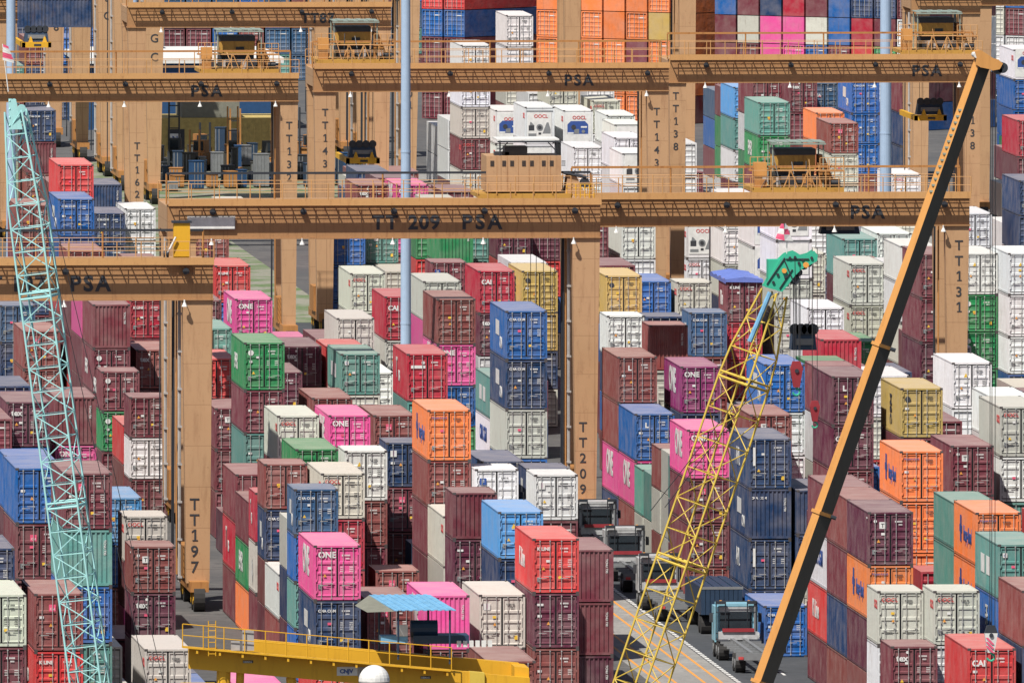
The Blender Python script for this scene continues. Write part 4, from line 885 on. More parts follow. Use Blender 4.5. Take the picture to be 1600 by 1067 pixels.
(107.72,1492.22,0,0,10,0,1),(110.49,1492,7.77,0,9,0,1),(110.49,1492,5.18,0,9,0,1),(110.49,1492,2.59,0,1,0,1),(110.49,1492,0,0,1,0,1),(112.97,1484.74,5.49,0,3,0,1),
(112.97,1484.74,2.59,1,0,0,1),(112.97,1484.74,-0,0,12,0,1),(115.45,1488.95,7.77,0,17,0,1),(115.45,1488.95,5.18,0,3,0,1),(115.45,1488.95,2.59,0,13,0,1),(115.45,1488.95,0,0,10,0,1),
(109.84,1430.45,7.77,0,11,0,1),(109.84,1430.45,5.18,0,11,0,1),(109.84,1430.45,2.59,0,1,0,1),(109.84,1430.45,0,0,10,0,1),(92.32,1350.49,5.18,0,10,0,1),(92.32,1350.49,2.59,0,0,0,1),
(92.32,1350.49,0,0,4,0,1),(95.92,1389.97,5.18,0,0,0,1),(95.92,1389.97,2.59,0,0,0,1),(95.92,1389.97,-0,0,0,0,1),(95.87,1377.66,5.49,0,10,0,1),(95.87,1377.66,2.9,0,10,0,1),
(95.87,1377.66,-0,1,12,0,1),(142.03,1855.64,5.18,0,10,0,1),(142.03,1855.64,2.59,0,1,0,1),(142.03,1855.64,0,0,8,0,1),(127.39,1713.27,-0,0,3,0,1),(131.51,1697.97,-0,0,12,0,1),
(134.74,1698.86,5.18,0,11,0,1),(134.74,1698.86,2.59,0,11,0,1),(134.74,1698.86,0,0,17,0,1),(144.38,1789,2.59,0,11,0,1),(144.38,1789,-0,0,11,0,1),(128.79,1746.65,5.49,0,11,0,1),
(128.79,1746.65,2.9,0,11,0,1),(128.79,1746.65,-0,1,17,0,1),(132.31,1807.74,2.59,0,11,0,1),(132.31,1807.74,0,0,11,0,1),(134.05,1680.3,-0,1,0,0,1),(132.29,1609.79,5.49,0,11,0,1),
(132.29,1609.79,2.59,1,8,0,1),(132.29,1609.79,-0,0,17,0,1),(142.96,1756.25,2.9,0,11,0,1),(142.96,1756.25,-0,1,0,0,1),(136.43,1667.91,5.49,0,11,0,1),(136.43,1667.91,2.59,1,10,0,1),
(136.43,1667.91,-0,0,4,0,1),(134.88,1649.38,5.18,0,11,0,1),(134.88,1649.38,2.59,0,10,0,1),(134.88,1649.38,0,0,3,0,1),(134.25,1729.85,8.38,0,11,0,1),(134.25,1729.85,5.79,0,11,0,1),
(134.25,1729.85,2.9,1,0,0,1),(134.25,1729.85,-0,1,8,0,1),(134.87,1715.58,7.77,0,10,0,1),(134.87,1715.58,5.18,0,10,0,1),(134.87,1715.58,2.59,0,0,0,1),(134.87,1715.58,0,0,4,0,1),
(148.92,1850.7,5.18,0,11,0,1),(148.92,1850.7,2.59,0,11,0,1),(148.92,1850.7,-0,0,11,0,1),(136.72,1622.3,8.38,0,11,0,1),(136.72,1622.3,5.79,0,11,0,1),(136.72,1622.3,2.9,1,8,0,1),
(136.72,1622.3,-0,1,3,0,1),(147.75,1687.38,2.59,0,0,0,1),(147.75,1687.38,0,0,13,0,1),(157.64,1818.87,5.18,0,14,0,1),(157.64,1818.87,2.59,0,13,0,1),(157.64,1818.87,-0,0,0,0,1),
(152.18,1744.09,8.08,0,0,0,1),(152.18,1744.09,5.49,0,8,0,1),(152.18,1744.09,2.9,0,8,0,1),(152.18,1744.09,-0,1,11,0,1),(158.98,1804.48,8.08,0,13,0,1),(158.98,1804.48,5.18,1,12,0,1),
(158.98,1804.48,2.59,0,1,0,1),(158.98,1804.48,-0,0,0,0,1),(140.7,1585.11,5.18,0,17,0,1),(140.7,1585.11,2.59,0,10,0,1),(140.7,1585.11,-0,0,3,0,1),(141.42,1598.75,10.97,1,11,0,1),
(141.42,1598.75,8.38,0,8,0,1),(141.42,1598.75,5.79,0,9,0,1),(141.42,1598.75,2.9,1,17,0,1),(141.42,1598.75,-0,1,0,0,1),(165.09,1828.64,2.59,1,0,0,1),(165.09,1828.64,-0,0,1,0,1),
(167.78,1837.44,2.59,0,13,0,1),(167.78,1837.44,-0,0,13,0,1),(164.66,1765.49,0,0,1,0,1),(161.9,1768.27,2.59,0,6,0,1),(161.9,1768.27,-0,0,6,0,1),(160.93,1745.1,-0,0,10,0,1),
(178.4,1763.74,5.49,0,13,0,1),(178.4,1763.74,2.59,1,8,0,1),(178.4,1763.74,-0,0,13,0,1),(179.49,1776.58,7.77,0,13,0,1),(179.49,1776.58,5.18,0,13,0,1),(179.49,1776.58,2.59,0,13,0,1),
(179.49,1776.58,0,0,0,0,1),(162.9,1607.36,7.77,0,0,0,1),(162.9,1607.36,5.18,0,3,0,1),(162.9,1607.36,2.59,0,6,0,1),(162.9,1607.36,0,0,9,0,1),(163.63,1620.75,7.77,0,0,0,1),
(163.63,1620.75,5.18,0,10,0,1),(163.63,1620.75,2.59,0,9,0,1),(163.63,1620.75,0,0,8,0,1),(156.66,1554.1,7.77,0,10,0,1),(156.66,1554.1,5.18,0,9,0,1),(156.66,1554.1,2.59,0,10,0,1),
(156.66,1554.1,0,0,0,0,1),(152.27,1501.52,7.77,0,12,0,1),(152.27,1501.52,5.18,0,0,0,1),(152.27,1501.52,2.59,0,1,0,1),(152.27,1501.52,0,0,17,0,1),(155.29,1541.63,5.49,0,11,0,1),
(155.29,1541.63,2.9,0,11,0,1),(155.29,1541.63,-0,1,10,0,1),(162.16,1703.19,0,0,10,0,1),(55.4,1012,5.18,0,1,0,1),(55.4,1012,2.59,0,6,0,1),(55.4,1012,0,0,1,0,1),
(66.8,1012,5.18,0,6,0,1),(66.8,1012,2.59,0,10,0,1),(66.8,1012,0,0,1,0,1),(59.6,1012,5.18,0,0,0,1),(59.6,1012,2.59,0,10,0,1),(59.6,1012,0,0,1,0,1),
(83.7,1012,5.18,0,10,0,1),(83.7,1012,2.59,0,4,0,1),(83.7,1012,0,0,8,0,1),(92.7,1012,5.18,0,12,0,1),(92.7,1012,2.59,0,1,0,1),(92.7,1012,0,0,4,0,1),
(63.8,1012,5.18,0,13,0,1),(63.8,1012,2.59,0,0,0,1),(63.8,1012,0,0,10,0,1),(88.5,1012,5.18,0,0,0,1),(88.5,1012,2.59,0,4,0,1),(88.5,1012,0,0,10,0,1),
(79.5,1012,5.18,0,0,0,1),(79.5,1012,2.59,0,0,0,1),(79.5,1012,0,0,12,0,1),(105.3,1018.3,10.36,0,12,0,1),(105.3,1018.3,7.77,0,1,0,1),(105.3,1018.3,5.18,0,10,0,1),
(105.3,1018.3,2.59,0,12,0,1),(105.3,1018.3,0,0,12,0,1),(61.4,1024.6,2.59,0,1,0,1),(61.4,1024.6,0,0,10,0,1),(82.5,1024.6,2.59,0,0,0,1),(82.5,1024.6,0,0,10,0,1),
(65,1024.6,2.59,0,1,0,1),(65,1024.6,0,0,17,0,1),(93.3,1024.6,2.59,0,4,0,1),(93.3,1024.6,0,0,10,0,1),(79.5,1024.6,2.59,0,0,0,1),(79.5,1024.6,0,0,6,0,1),
(88.5,1024.6,2.59,0,1,0,1),(88.5,1024.6,0,0,4,0,1),(54.8,1024.6,2.59,0,12,0,1),(54.8,1024.6,0,0,0,0,1),(58.4,1024.6,2.59,0,1,0,1),(58.4,1024.6,0,0,1,0,1),
(85.5,1024.6,2.59,0,4,0,1),(85.5,1024.6,0,0,4,0,1),(51.8,1028.8,7.77,0,17,0,1),(51.8,1028.8,5.18,0,0,0,1),(51.8,1028.8,2.59,0,17,0,1),(51.8,1028.8,0,0,12,0,1),
(105.9,1030.9,2.59,0,4,0,1),(105.9,1030.9,0,0,4,0,1),(62.6,1037.2,2.59,0,17,0,1),(62.6,1037.2,0,0,12,0,1),(87.3,1037.2,2.59,0,17,0,1),(87.3,1037.2,0,0,9,0,1),
(66.2,1037.2,2.59,0,1,0,1),(66.2,1037.2,0,0,10,0,1),(92.7,1037.2,2.59,0,1,0,1),(92.7,1037.2,0,0,0,0,1),(81.3,1037.2,2.59,0,1,0,1),(81.3,1037.2,0,0,1,0,1),
(58.4,1037.2,2.59,0,10,0,1),(58.4,1037.2,0,0,0,0,1),(84.3,1037.2,2.59,0,17,0,1),(84.3,1037.2,0,0,1,0,1),(63.2,1049.8,2.59,0,4,0,1),(63.2,1049.8,0,0,1,0,1),
(92.7,1049.8,2.59,0,0,0,1),(92.7,1049.8,0,0,10,0,1),(86.1,1049.8,2.59,0,12,0,1),(86.1,1049.8,0,0,10,0,1),(81.9,1049.8,2.59,0,17,0,1),(81.9,1049.8,0,0,12,0,1),
(66.8,1049.8,2.59,0,17,0,1),(66.8,1049.8,0,0,0,0,1),(89.1,1049.8,2.59,0,17,0,1),(89.1,1049.8,0,0,4,0,1),(55.4,1051.9,7.77,0,1,0,1),(55.4,1051.9,5.18,0,17,0,1),
(55.4,1051.9,2.59,0,0,0,1),(55.4,1051.9,0,0,17,0,1),(108.9,1051.9,10.36,0,10,0,1),(108.9,1051.9,7.77,0,1,0,1),(108.9,1051.9,5.18,0,1,0,1),(108.9,1051.9,2.59,0,9,0,1),
(108.9,1051.9,0,0,12,0,1),(105.3,1060.3,2.59,0,12,0,1),(105.3,1060.3,0,0,0,0,1),(81.9,1062.4,0,0,4,0,1),(65,1062.4,0,0,0,0,1),(85.5,1062.4,0,0,1,0,1),
(90.9,1062.4,0,0,1,0,1),(62,1062.4,0,0,1,0,1),(93.9,1062.4,0,0,0,0,1),(110.1,1064.5,10.36,0,17,0,1),(110.1,1064.5,7.77,0,17,0,1),(110.1,1064.5,5.18,0,1,0,1),
(110.1,1064.5,2.59,0,0,0,1),(110.1,1064.5,0,0,0,0,1),(53.6,1064.5,7.77,0,1,0,1),(53.6,1064.5,5.18,0,4,0,1),(53.6,1064.5,2.59,0,12,0,1),(53.6,1064.5,0,0,12,0,1),
(59,1066.6,2.59,0,4,0,1),(59,1066.6,0,0,4,0,1),(106.5,1072.9,2.59,0,12,0,1),(106.5,1072.9,0,0,0,0,1),(85.5,1075,0,0,12,0,1),(89.7,1075,0,0,10,0,1),
(65,1075,0,0,10,0,1),(62,1075,0,0,10,0,1),(82.5,1075,0,0,17,0,1),(93.9,1075,0,0,4,0,1),(111.9,1081.3,10.36,0,0,0,1),(111.9,1081.3,7.77,0,17,0,1),
(111.9,1081.3,5.18,0,4,0,1),(111.9,1081.3,2.59,0,4,0,1),(111.9,1081.3,0,0,17,0,1),(90.9,1087.6,0,0,0,0,1),(93.9,1087.6,0,0,12,0,1),(87.9,1087.6,0,0,12,0,1),
(56,1093.9,10.36,0,12,0,1),(56,1093.9,7.77,0,4,0,1),(56,1093.9,5.18,0,0,0,1),(56,1093.9,2.59,0,1,0,1),(56,1093.9,0,0,10,0,1),(111.9,1093.9,5.18,0,4,0,1),
(111.9,1093.9,2.59,0,12,0,1),(111.9,1093.9,0,0,10,0,1),(79.5,1100.2,2.59,0,1,0,1),(79.5,1100.2,0,0,10,0,1),(85.5,1102.3,2.59,0,12,0,1),(85.5,1102.3,0,0,1,0,1),
(66.2,1102.3,0,0,13,0,1),(59,1104.4,10.36,0,12,0,1),(59,1104.4,7.77,0,10,0,1),(59,1104.4,5.18,0,13,0,1),(59,1104.4,2.59,0,4,0,1),(59,1104.4,0,0,4,0,1),
(62,1104.4,0,0,10,0,1),(56,1106.5,10.36,0,1,0,1),(56,1106.5,7.77,0,12,0,1),(56,1106.5,5.18,0,0,0,1),(56,1106.5,2.59,0,11,0,1),(56,1106.5,0,0,12,0,1),
(114.3,1106.5,10.36,0,1,0,1),(114.3,1106.5,7.77,0,17,0,1),(114.3,1106.5,5.18,0,8,0,1),(114.3,1106.5,2.59,0,12,0,1),(114.3,1106.5,0,0,4,0,1),(82.5,1106.5,2.59,0,1,0,1),
(82.5,1106.5,0,0,10,0,1),(79.5,1112.8,2.59,0,1,0,1),(79.5,1112.8,0,0,13,0,1),(107.7,1112.8,2.59,0,10,0,1),(107.7,1112.8,0,0,0,0,1),(66.2,1114.9,0,0,12,0,1),
(61.4,1117,10.36,0,10,0,1),(61.4,1117,7.77,0,10,0,1),(61.4,1117,5.18,0,17,0,1),(61.4,1117,2.59,0,0,0,1),(61.4,1117,0,0,1,0,1),(56.6,1119.1,10.36,0,4,0,1),
(56.6,1119.1,7.77,0,1,0,1),(56.6,1119.1,5.18,0,1,0,1),(56.6,1119.1,2.59,0,12,0,1),(56.6,1119.1,0,0,10,0,1),(114.9,1119.1,7.77,0,3,0,1),(114.9,1119.1,5.18,0,1,0,1),
(114.9,1119.1,2.59,0,1,0,1),(114.9,1119.1,0,0,10,0,1),(83.1,1119.1,2.59,0,12,0,1),(83.1,1119.1,0,0,12,0,1),(80.1,1125.4,2.59,0,1,0,1),(80.1,1125.4,0,0,0,0,1),
(107.7,1125.4,2.59,0,10,0,1),(107.7,1125.4,0,0,4,0,1),(61.4,1129.6,7.77,0,12,0,1),(61.4,1129.6,5.18,0,17,0,1),(61.4,1129.6,2.59,0,17,0,1),(61.4,1129.6,0,0,10,0,1),
(116.1,1131.7,5.18,0,12,0,1),(116.1,1131.7,2.59,0,0,0,1),(116.1,1131.7,0,0,1,0,1),(58.4,1131.7,10.36,0,10,0,1),(58.4,1131.7,7.77,0,4,0,1),(58.4,1131.7,5.18,0,0,0,1),
(58.4,1131.7,2.59,0,10,0,1),(58.4,1131.7,0,0,0,0,1),(80.7,1138,0,0,4,0,1),(107.7,1138,2.59,0,4,0,1),(107.7,1138,0,0,1,0,1),(86.7,1138,5.18,0,10,0,1),
(86.7,1138,2.59,0,17,0,1),(86.7,1138,0,0,0,0,1),(90.3,1140.1,2.59,0,1,0,1),(90.3,1140.1,0,0,1,0,1),(111.3,1142.2,0,0,12,0,1),(62,1142.2,7.77,0,4,0,1),
(62,1142.2,5.18,0,10,0,1),(62,1142.2,2.59,0,4,0,1),(62,1142.2,0,0,17,0,1),(114.3,1144.3,5.18,0,17,0,1),(114.3,1144.3,2.59,0,0,0,1),(114.3,1144.3,0,0,4,0,1),
(65.6,1144.3,0,0,0,0,1),(117.3,1144.3,5.18,0,17,0,1),(117.3,1144.3,2.59,0,1,0,1),(117.3,1144.3,0,0,0,0,1),(58.4,1144.3,7.77,0,0,0,1),(58.4,1144.3,5.18,0,0,0,1),
(58.4,1144.3,2.59,0,4,0,1),(58.4,1144.3,0,0,10,0,1),(106.5,1150.6,5.18,0,12,0,1),(106.5,1150.6,2.59,0,0,0,1),(106.5,1150.6,0,0,0,0,1),(62.6,1154.8,7.77,0,10,0,1),
(62.6,1154.8,5.18,0,0,0,1),(62.6,1154.8,2.59,0,1,0,1),(62.6,1154.8,0,0,0,0,1),(114.9,1156.9,5.18,0,12,0,1),(114.9,1156.9,2.59,0,1,0,1),(114.9,1156.9,0,0,1,0,1),
(119.7,1156.9,10.36,0,4,0,1),(119.7,1156.9,7.77,0,0,0,1),(119.7,1156.9,5.18,0,0,0,1),(119.7,1156.9,2.59,0,1,0,1),(119.7,1156.9,0,0,12,0,1),(107.1,1163.2,5.18,0,0,0,1),
(107.1,1163.2,2.59,0,10,0,1),(107.1,1163.2,0,0,0,0,1),(64.4,1167.4,7.77,0,17,0,1),(64.4,1167.4,5.18,0,1,0,1),(64.4,1167.4,2.59,0,1,0,1),(64.4,1167.4,0,0,10,0,1),
(82.5,1169.5,0,0,4,0,1),(93.3,1171.6,2.59,0,17,0,1),(93.3,1171.6,0,0,12,0,1),(121.5,1173.7,10.36,0,12,0,1),(121.5,1173.7,7.77,0,17,0,1),(121.5,1173.7,5.18,0,17,0,1),
(121.5,1173.7,2.59,0,10,0,1),(121.5,1173.7,0,0,0,0,1),(65,1180,5.18,0,0,0,1),(65,1180,2.59,0,10,0,1),(65,1180,0,0,12,0,1),(110.1,1180,5.18,0,12,0,1),
(110.1,1180,2.59,0,17,0,1),(110.1,1180,0,0,0,0,1),(91.5,1184.2,5.18,0,0,0,1),(91.5,1184.2,2.59,0,10,0,1),(91.5,1184.2,0,0,0,0,1),(64.4,1192.6,5.18,0,11,0,1),
(64.4,1192.6,2.59,0,1,0,1),(64.4,1192.6,0,0,4,0,1),(88.5,1192.6,5.18,0,17,0,1),(88.5,1192.6,2.59,0,12,0,1),(88.5,1192.6,0,0,17,0,1),(81.9,1192.6,5.18,0,10,0,1),
(81.9,1192.6,2.59,0,17,0,1),(81.9,1192.6,0,0,0,0,1),(118.5,1194.7,5.18,0,10,0,1),(118.5,1194.7,2.59,0,6,0,1),(118.5,1194.7,0,0,12,0,1),(91.5,1196.8,5.18,0,1,0,1),
(91.5,1196.8,2.59,0,1,0,1),(91.5,1196.8,0,0,4,0,1),(108.3,1196.8,2.59,0,4,0,1),(108.3,1196.8,0,0,0,0,1),(85.5,1201,5.18,0,4,0,1),(85.5,1201,2.59,0,4,0,1),
(85.5,1201,0,0,4,0,1),(121.5,1205.2,7.77,0,17,0,1),(121.5,1205.2,5.18,0,6,0,1),(121.5,1205.2,2.59,0,4,0,1),(121.5,1205.2,0,0,1,0,1),(88.5,1205.2,5.18,0,9,0,1),
(88.5,1205.2,2.59,0,12,0,1),(88.5,1205.2,0,0,9,0,1),(66.2,1205.2,5.18,0,17,0,1),(66.2,1205.2,2.59,0,0,0,1),(66.2,1205.2,0,0,1,0,1),(79.5,1205.2,5.18,0,12,0,1),
(79.5,1205.2,2.59,0,10,0,1),(79.5,1205.2,0,0,1,0,1),(61.4,1207.3,7.77,0,4,0,1),(61.4,1207.3,5.18,0,12,0,1),(61.4,1207.3,2.59,0,0,0,1),(61.4,1207.3,0,0,0,0,1),
(114.9,1209.4,2.59,0,1,0,1),(114.9,1209.4,0,0,0,0,1),(85.5,1213.6,5.18,0,1,0,1),(85.5,1213.6,2.59,0,0,0,1),(85.5,1213.6,0,0,1,0,1),(64.4,1217.8,5.18,0,0,0,1),
(64.4,1217.8,2.59,0,0,0,1),(64.4,1217.8,0,0,10,0,1),(120.3,1217.8,5.18,0,10,0,1),(120.3,1217.8,2.59,0,10,0,1),(120.3,1217.8,0,0,0,0,1),(61.4,1219.9,7.77,0,17,0,1),
(61.4,1219.9,5.18,0,0,0,1),(61.4,1219.9,2.59,0,12,0,1),(61.4,1219.9,0,0,1,0,1),(114.9,1222,2.59,0,10,0,1),(114.9,1222,0,0,1,0,1),(93.3,1226.2,5.18,0,1,0,1),
(93.3,1226.2,2.59,0,0,0,1),(93.3,1226.2,0,0,17,0,1),(64.4,1230.4,7.77,0,17,0,1),(64.4,1230.4,5.18,0,13,0,1),(64.4,1230.4,2.59,0,1,0,1),(64.4,1230.4,0,0,1,0,1),
(119.1,1230.4,5.18,0,12,0,1),(119.1,1230.4,2.59,0,4,0,1),(119.1,1230.4,0,0,10,0,1),(107.1,1230.4,5.18,0,17,0,1),(107.1,1230.4,2.59,0,0,0,1),(107.1,1230.4,0,0,12,0,1),
(92.1,1238.8,2.59,0,11,0,1),(92.1,1238.8,0,0,17,0,1),(117.9,1243,0,0,0,0,1),(63.2,1243,7.77,0,1,0,1),(63.2,1243,5.18,0,0,0,1),(63.2,1243,2.59,0,1,0,1),
(63.2,1243,0,0,10,0,1),(86.1,1243,5.18,0,12,0,1),(86.1,1243,2.59,0,1,0,1),(86.1,1243,0,0,10,0,1),(120.9,1243,5.18,0,1,0,1),(120.9,1243,2.59,0,17,0,1),
(120.9,1243,0,0,4,0,1),(108.3,1245.1,5.18,0,12,0,1),(108.3,1245.1,2.59,0,12,0,1),(108.3,1245.1,0,0,4,0,1),(111.3,1245.1,7.77,0,17,0,1),(111.3,1245.1,5.18,0,0,0,1),
(111.3,1245.1,2.59,0,17,0,1),(111.3,1245.1,0,0,12,0,1),(66.8,1247.2,5.18,0,4,0,1),(66.8,1247.2,2.59,0,1,0,1),(66.8,1247.2,0,0,4,0,1),(92.7,1251.4,2.59,0,0,0,1),
(92.7,1251.4,0,0,4,0,1),(86.7,1255.6,5.18,0,17,0,1),(86.7,1255.6,2.59,0,4,0,1),(86.7,1255.6,0,0,1,0,1),(122.1,1255.6,2.59,0,10,0,1),(122.1,1255.6,0,0,1,0,1),
(114.9,1255.6,7.77,0,17,0,1),(114.9,1255.6,5.18,0,4,0,1),(114.9,1255.6,2.59,0,1,0,1),(114.9,1255.6,0,0,4,0,1),(109.5,1257.7,2.59,0,1,0,1),(109.5,1257.7,0,0,1,0,1),
(82.5,1257.7,5.18,0,1,0,1),(82.5,1257.7,2.59,0,4,0,1),(82.5,1257.7,0,0,12,0,1),(89.7,1257.7,5.18,0,1,0,1),(89.7,1257.7,2.59,0,1,0,1),(89.7,1257.7,0,0,17,0,1),
(79.5,1259.8,0,0,17,0,1),(92.7,1264,2.59,0,13,0,1),(92.7,1264,0,0,9,0,1),(114.9,1268.2,7.77,0,1,0,1),(114.9,1268.2,5.18,0,4,0,1),(114.9,1268.2,2.59,0,12,0,1),
(114.9,1268.2,0,0,4,0,1),(86.7,1268.2,5.18,0,4,0,1),(86.7,1268.2,2.59,0,10,0,1),(86.7,1268.2,0,0,17,0,1),(89.7,1270.3,5.18,0,0,0,1),(89.7,1270.3,2.59,0,1,0,1),
(89.7,1270.3,0,0,4,0,1),(111.9,1270.3,5.18,0,1,0,1),(111.9,1270.3,2.59,0,0,0,1),(111.9,1270.3,0,0,1,0,1),(66.8,1272.4,5.18,0,10,0,1),(66.8,1272.4,2.59,0,13,0,1),
(66.8,1272.4,0,0,0,0,1),(93.3,1276.6,2.59,0,1,0,1),(93.3,1276.6,0,0,1,0,1),(132.6,1280.8,10.36,0,1,0,1),(132.6,1280.8,7.77,0,10,0,1),(132.6,1280.8,5.18,0,12,0,1),
(132.6,1280.8,2.59,0,1,0,1),(132.6,1280.8,0,0,12,0,1),(85.5,1280.8,5.18,0,3,0,1),(85.5,1280.8,2.59,0,10,0,1),(85.5,1280.8,0,0,4,0,1),(112.5,1282.9,2.59,0,10,0,1),
(112.5,1282.9,0,0,1,0,1),(66.2,1285,5.18,0,12,0,1),(66.2,1285,2.59,0,0,0,1),(66.2,1285,0,0,1,0,1),(108.3,1287.1,2.59,0,10,0,1),(108.3,1287.1,0,0,4,0,1),
(118.5,1287.1,7.77,0,0,0,1),(118.5,1287.1,5.18,0,0,0,1),(118.5,1287.1,2.59,0,1,0,1),(118.5,1287.1,0,0,17,0,1),(91.5,1289.2,2.59,0,0,0,1),(91.5,1289.2,0,0,10,0,1),
(84.3,1293.4,5.18,0,0,0,1),(84.3,1293.4,2.59,0,10,0,1),(84.3,1293.4,0,0,10,0,1),(132.6,1293.4,5.18,0,17,0,1),(132.6,1293.4,2.59,0,12,0,1),(132.6,1293.4,0,0,4,0,1),
(111.9,1295.5,2.59,0,1,0,1),(111.9,1295.5,0,0,1,0,1),(65.6,1297.6,5.18,0,0,0,1),(65.6,1297.6,2.59,0,10,0,1),(65.6,1297.6,0,0,17,0,1),(118.5,1299.7,5.18,0,0,0,1),
(118.5,1299.7,2.59,0,1,0,1),(118.5,1299.7,0,0,0,0,1),(108.3,1299.7,2.59,0,4,0,1),(108.3,1299.7,0,0,12,0,1),(115.5,1299.7,2.59,0,12,0,1),(115.5,1299.7,0,0,17,0,1),
(92.7,1301.8,2.59,0,17,0,1),(92.7,1301.8,0,0,0,0,1),(135,1306,10.36,0,12,0,1),(135,1306,7.77,0,12,0,1),(135,1306,5.18,0,1,0,1),(135,1306,2.59,0,12,0,1),
(135,1306,0,0,6,0,1),(82.5,1306,5.18,0,1,0,1),(82.5,1306,2.59,0,9,0,1),(82.5,1306,0,0,10,0,1),(66.8,1310.2,5.18,0,0,0,1),(66.8,1310.2,2.59,0,12,0,1),
(66.8,1310.2,0,0,17,0,1),(119.1,1312.3,5.18,0,17,0,1),(119.1,1312.3,2.59,0,1,0,1),(119.1,1312.3,0,0,12,0,1),(113.7,1312.3,0,0,0,0,1),(107.7,1312.3,5.18,0,10,0,1),
(107.7,1312.3,2.59,0,17,0,1),(107.7,1312.3,0,0,10,0,1),(136.2,1318.6,10.36,0,10,0,1),(136.2,1318.6,7.77,0,17,0,1),(136.2,1318.6,5.18,0,4,0,1),(136.2,1318.6,2.59,0,1,0,1),
(136.2,1318.6,0,0,17,0,1),(132.6,1318.6,2.59,0,1,0,1),(132.6,1318.6,0,0,6,0,1),(84.3,1320.7,5.18,0,10,0,1),(84.3,1320.7,2.59,0,0,0,1),(84.3,1320.7,0,0,10,0,1),
(66.8,1322.8,5.18,0,12,0,1),(66.8,1322.8,2.59,0,0,0,1),(66.8,1322.8,0,0,17,0,1),(114.9,1324.9,0,0,12,0,1),(119.1,1324.9,5.18,0,4,0,1),(119.1,1324.9,2.59,0,4,0,1),
(119.1,1324.9,0,0,4,0,1),(111.9,1327,5.18,0,13,0,1),(111.9,1327,2.59,0,10,0,1),(111.9,1327,0,0,10,0,1),(108.9,1327,5.18,0,10,0,1),(108.9,1327,2.59,0,12,0,1),
(108.9,1327,0,0,17,0,1),(136.8,1331.2,10.36,0,1,0,1),(136.8,1331.2,7.77,0,12,0,1),(136.8,1331.2,5.18,0,0,0,1),(136.8,1331.2,2.59,0,1,0,1),(136.8,1331.2,0,0,1,0,1),
(132.6,1331.2,2.59,0,17,0,1),(132.6,1331.2,0,0,12,0,1),(122.1,1331.2,5.18,0,1,0,1),(122.1,1331.2,2.59,0,10,0,1),(122.1,1331.2,0,0,17,0,1),(118.5,1337.5,0,0,4,0,1),
(89.7,1339.6,5.18,0,10,0,1),(89.7,1339.6,2.59,0,17,0,1),(89.7,1339.6,0,0,17,0,1),(110.1,1339.6,5.18,0,0,0,1),(110.1,1339.6,2.59,0,12,0,1),(110.1,1339.6,0,0,0,0,1),
(136.8,1343.8,2.59,0,13,0,1),(136.8,1343.8,0,0,1,0,1),(133.2,1343.8,2.59,0,17,0,1),(133.2,1343.8,0,0,0,0,1),(121.5,1343.8,2.59,0,4,0,1),(121.5,1343.8,0,0,0,0,1),
(117.3,1350.1,0,0,0,0,1),(89.7,1352.2,5.18,0,17,0,1),(89.7,1352.2,2.59,0,4,0,1),(89.7,1352.2,0,0,12,0,1),(139.8,1352.2,10.36,0,10,0,1),(139.8,1352.2,7.77,0,17,0,1),
(139.8,1352.2,5.18,0,0,0,1),(139.8,1352.2,2.59,0,1,0,1),(139.8,1352.2,0,0,0,0,1),(83.1,1354.3,0,0,10,0,1),(120.9,1356.4,2.59,0,10,0,1),(120.9,1356.4,0,0,17,0,1),
(136.8,1356.4,0,0,10,0,1),(113.7,1358.5,5.18,0,12,0,1),(113.7,1358.5,2.59,0,12,0,1),(113.7,1358.5,0,0,10,0,1),(117.3,1362.7,0,0,1,0,1),(92.7,1364.8,5.18,0,10,0,1),
(92.7,1364.8,2.59,0,1,0,1),(92.7,1364.8,0,0,12,0,1),(141,1364.8,10.36,0,17,0,1),(141,1364.8,7.77,0,1,0,1),(141,1364.8,5.18,0,4,0,1),(141,1364.8,2.59,0,11,0,1),
(141,1364.8,0,0,12,0,1),(89.1,1364.8,5.18,0,12,0,1),(89.1,1364.8,2.59,0,17,0,1),(89.1,1364.8,0,0,0,0,1),(136.2,1369,0,0,17,0,1),(120.9,1369,0,0,0,0,1),
(112.5,1371.1,5.18,0,10,0,1),(112.5,1371.1,2.59,0,10,0,1),(112.5,1371.1,0,0,10,0,1),(105.3,1371.1,2.59,0,17,0,1),(105.3,1371.1,0,0,12,0,1),(116.1,1375.3,5.18,0,10,0,1),
(116.1,1375.3,2.59,0,1,0,1),(116.1,1375.3,0,0,0,0,1),(132.6,1375.3,5.18,0,0,0,1),(132.6,1375.3,2.59,0,1,0,1),(132.6,1375.3,0,0,4,0,1),(87.3,1377.4,5.18,0,1,0,1),
(87.3,1377.4,2.59,0,17,0,1),(87.3,1377.4,0,0,12,0,1),(140.4,1377.4,0,0,0,0,1),(92.7,1377.4,5.18,0,0,0,1),(92.7,1377.4,2.59,0,17,0,1),(92.7,1377.4,0,0,17,0,1),
(122.1,1381.6,0,0,12,0,1),(136.2,1381.6,0,0,12,0,1),(119.1,1381.6,0,0,12,0,1),(105.3,1383.7,0,0,17,0,1),(113.1,1383.7,5.18,0,13,0,1),(113.1,1383.7,2.59,0,1,0,1),
(113.1,1383.7,0,0,1,0,1),(143.4,1385.8,10.36,0,0,0,1),(143.4,1385.8,7.77,0,1,0,1),(143.4,1385.8,5.18,0,0,0,1),(143.4,1385.8,2.59,0,1,0,1),(143.4,1385.8,0,0,4,0,1),
(116.1,1387.9,5.18,0,4,0,1),(116.1,1387.9,2.59,0,4,0,1),(116.1,1387.9,0,0,0,0,1),(84.9,1390,5.18,0,1,0,1),(84.9,1390,2.59,0,1,0,1),(84.9,1390,0,0,4,0,1),
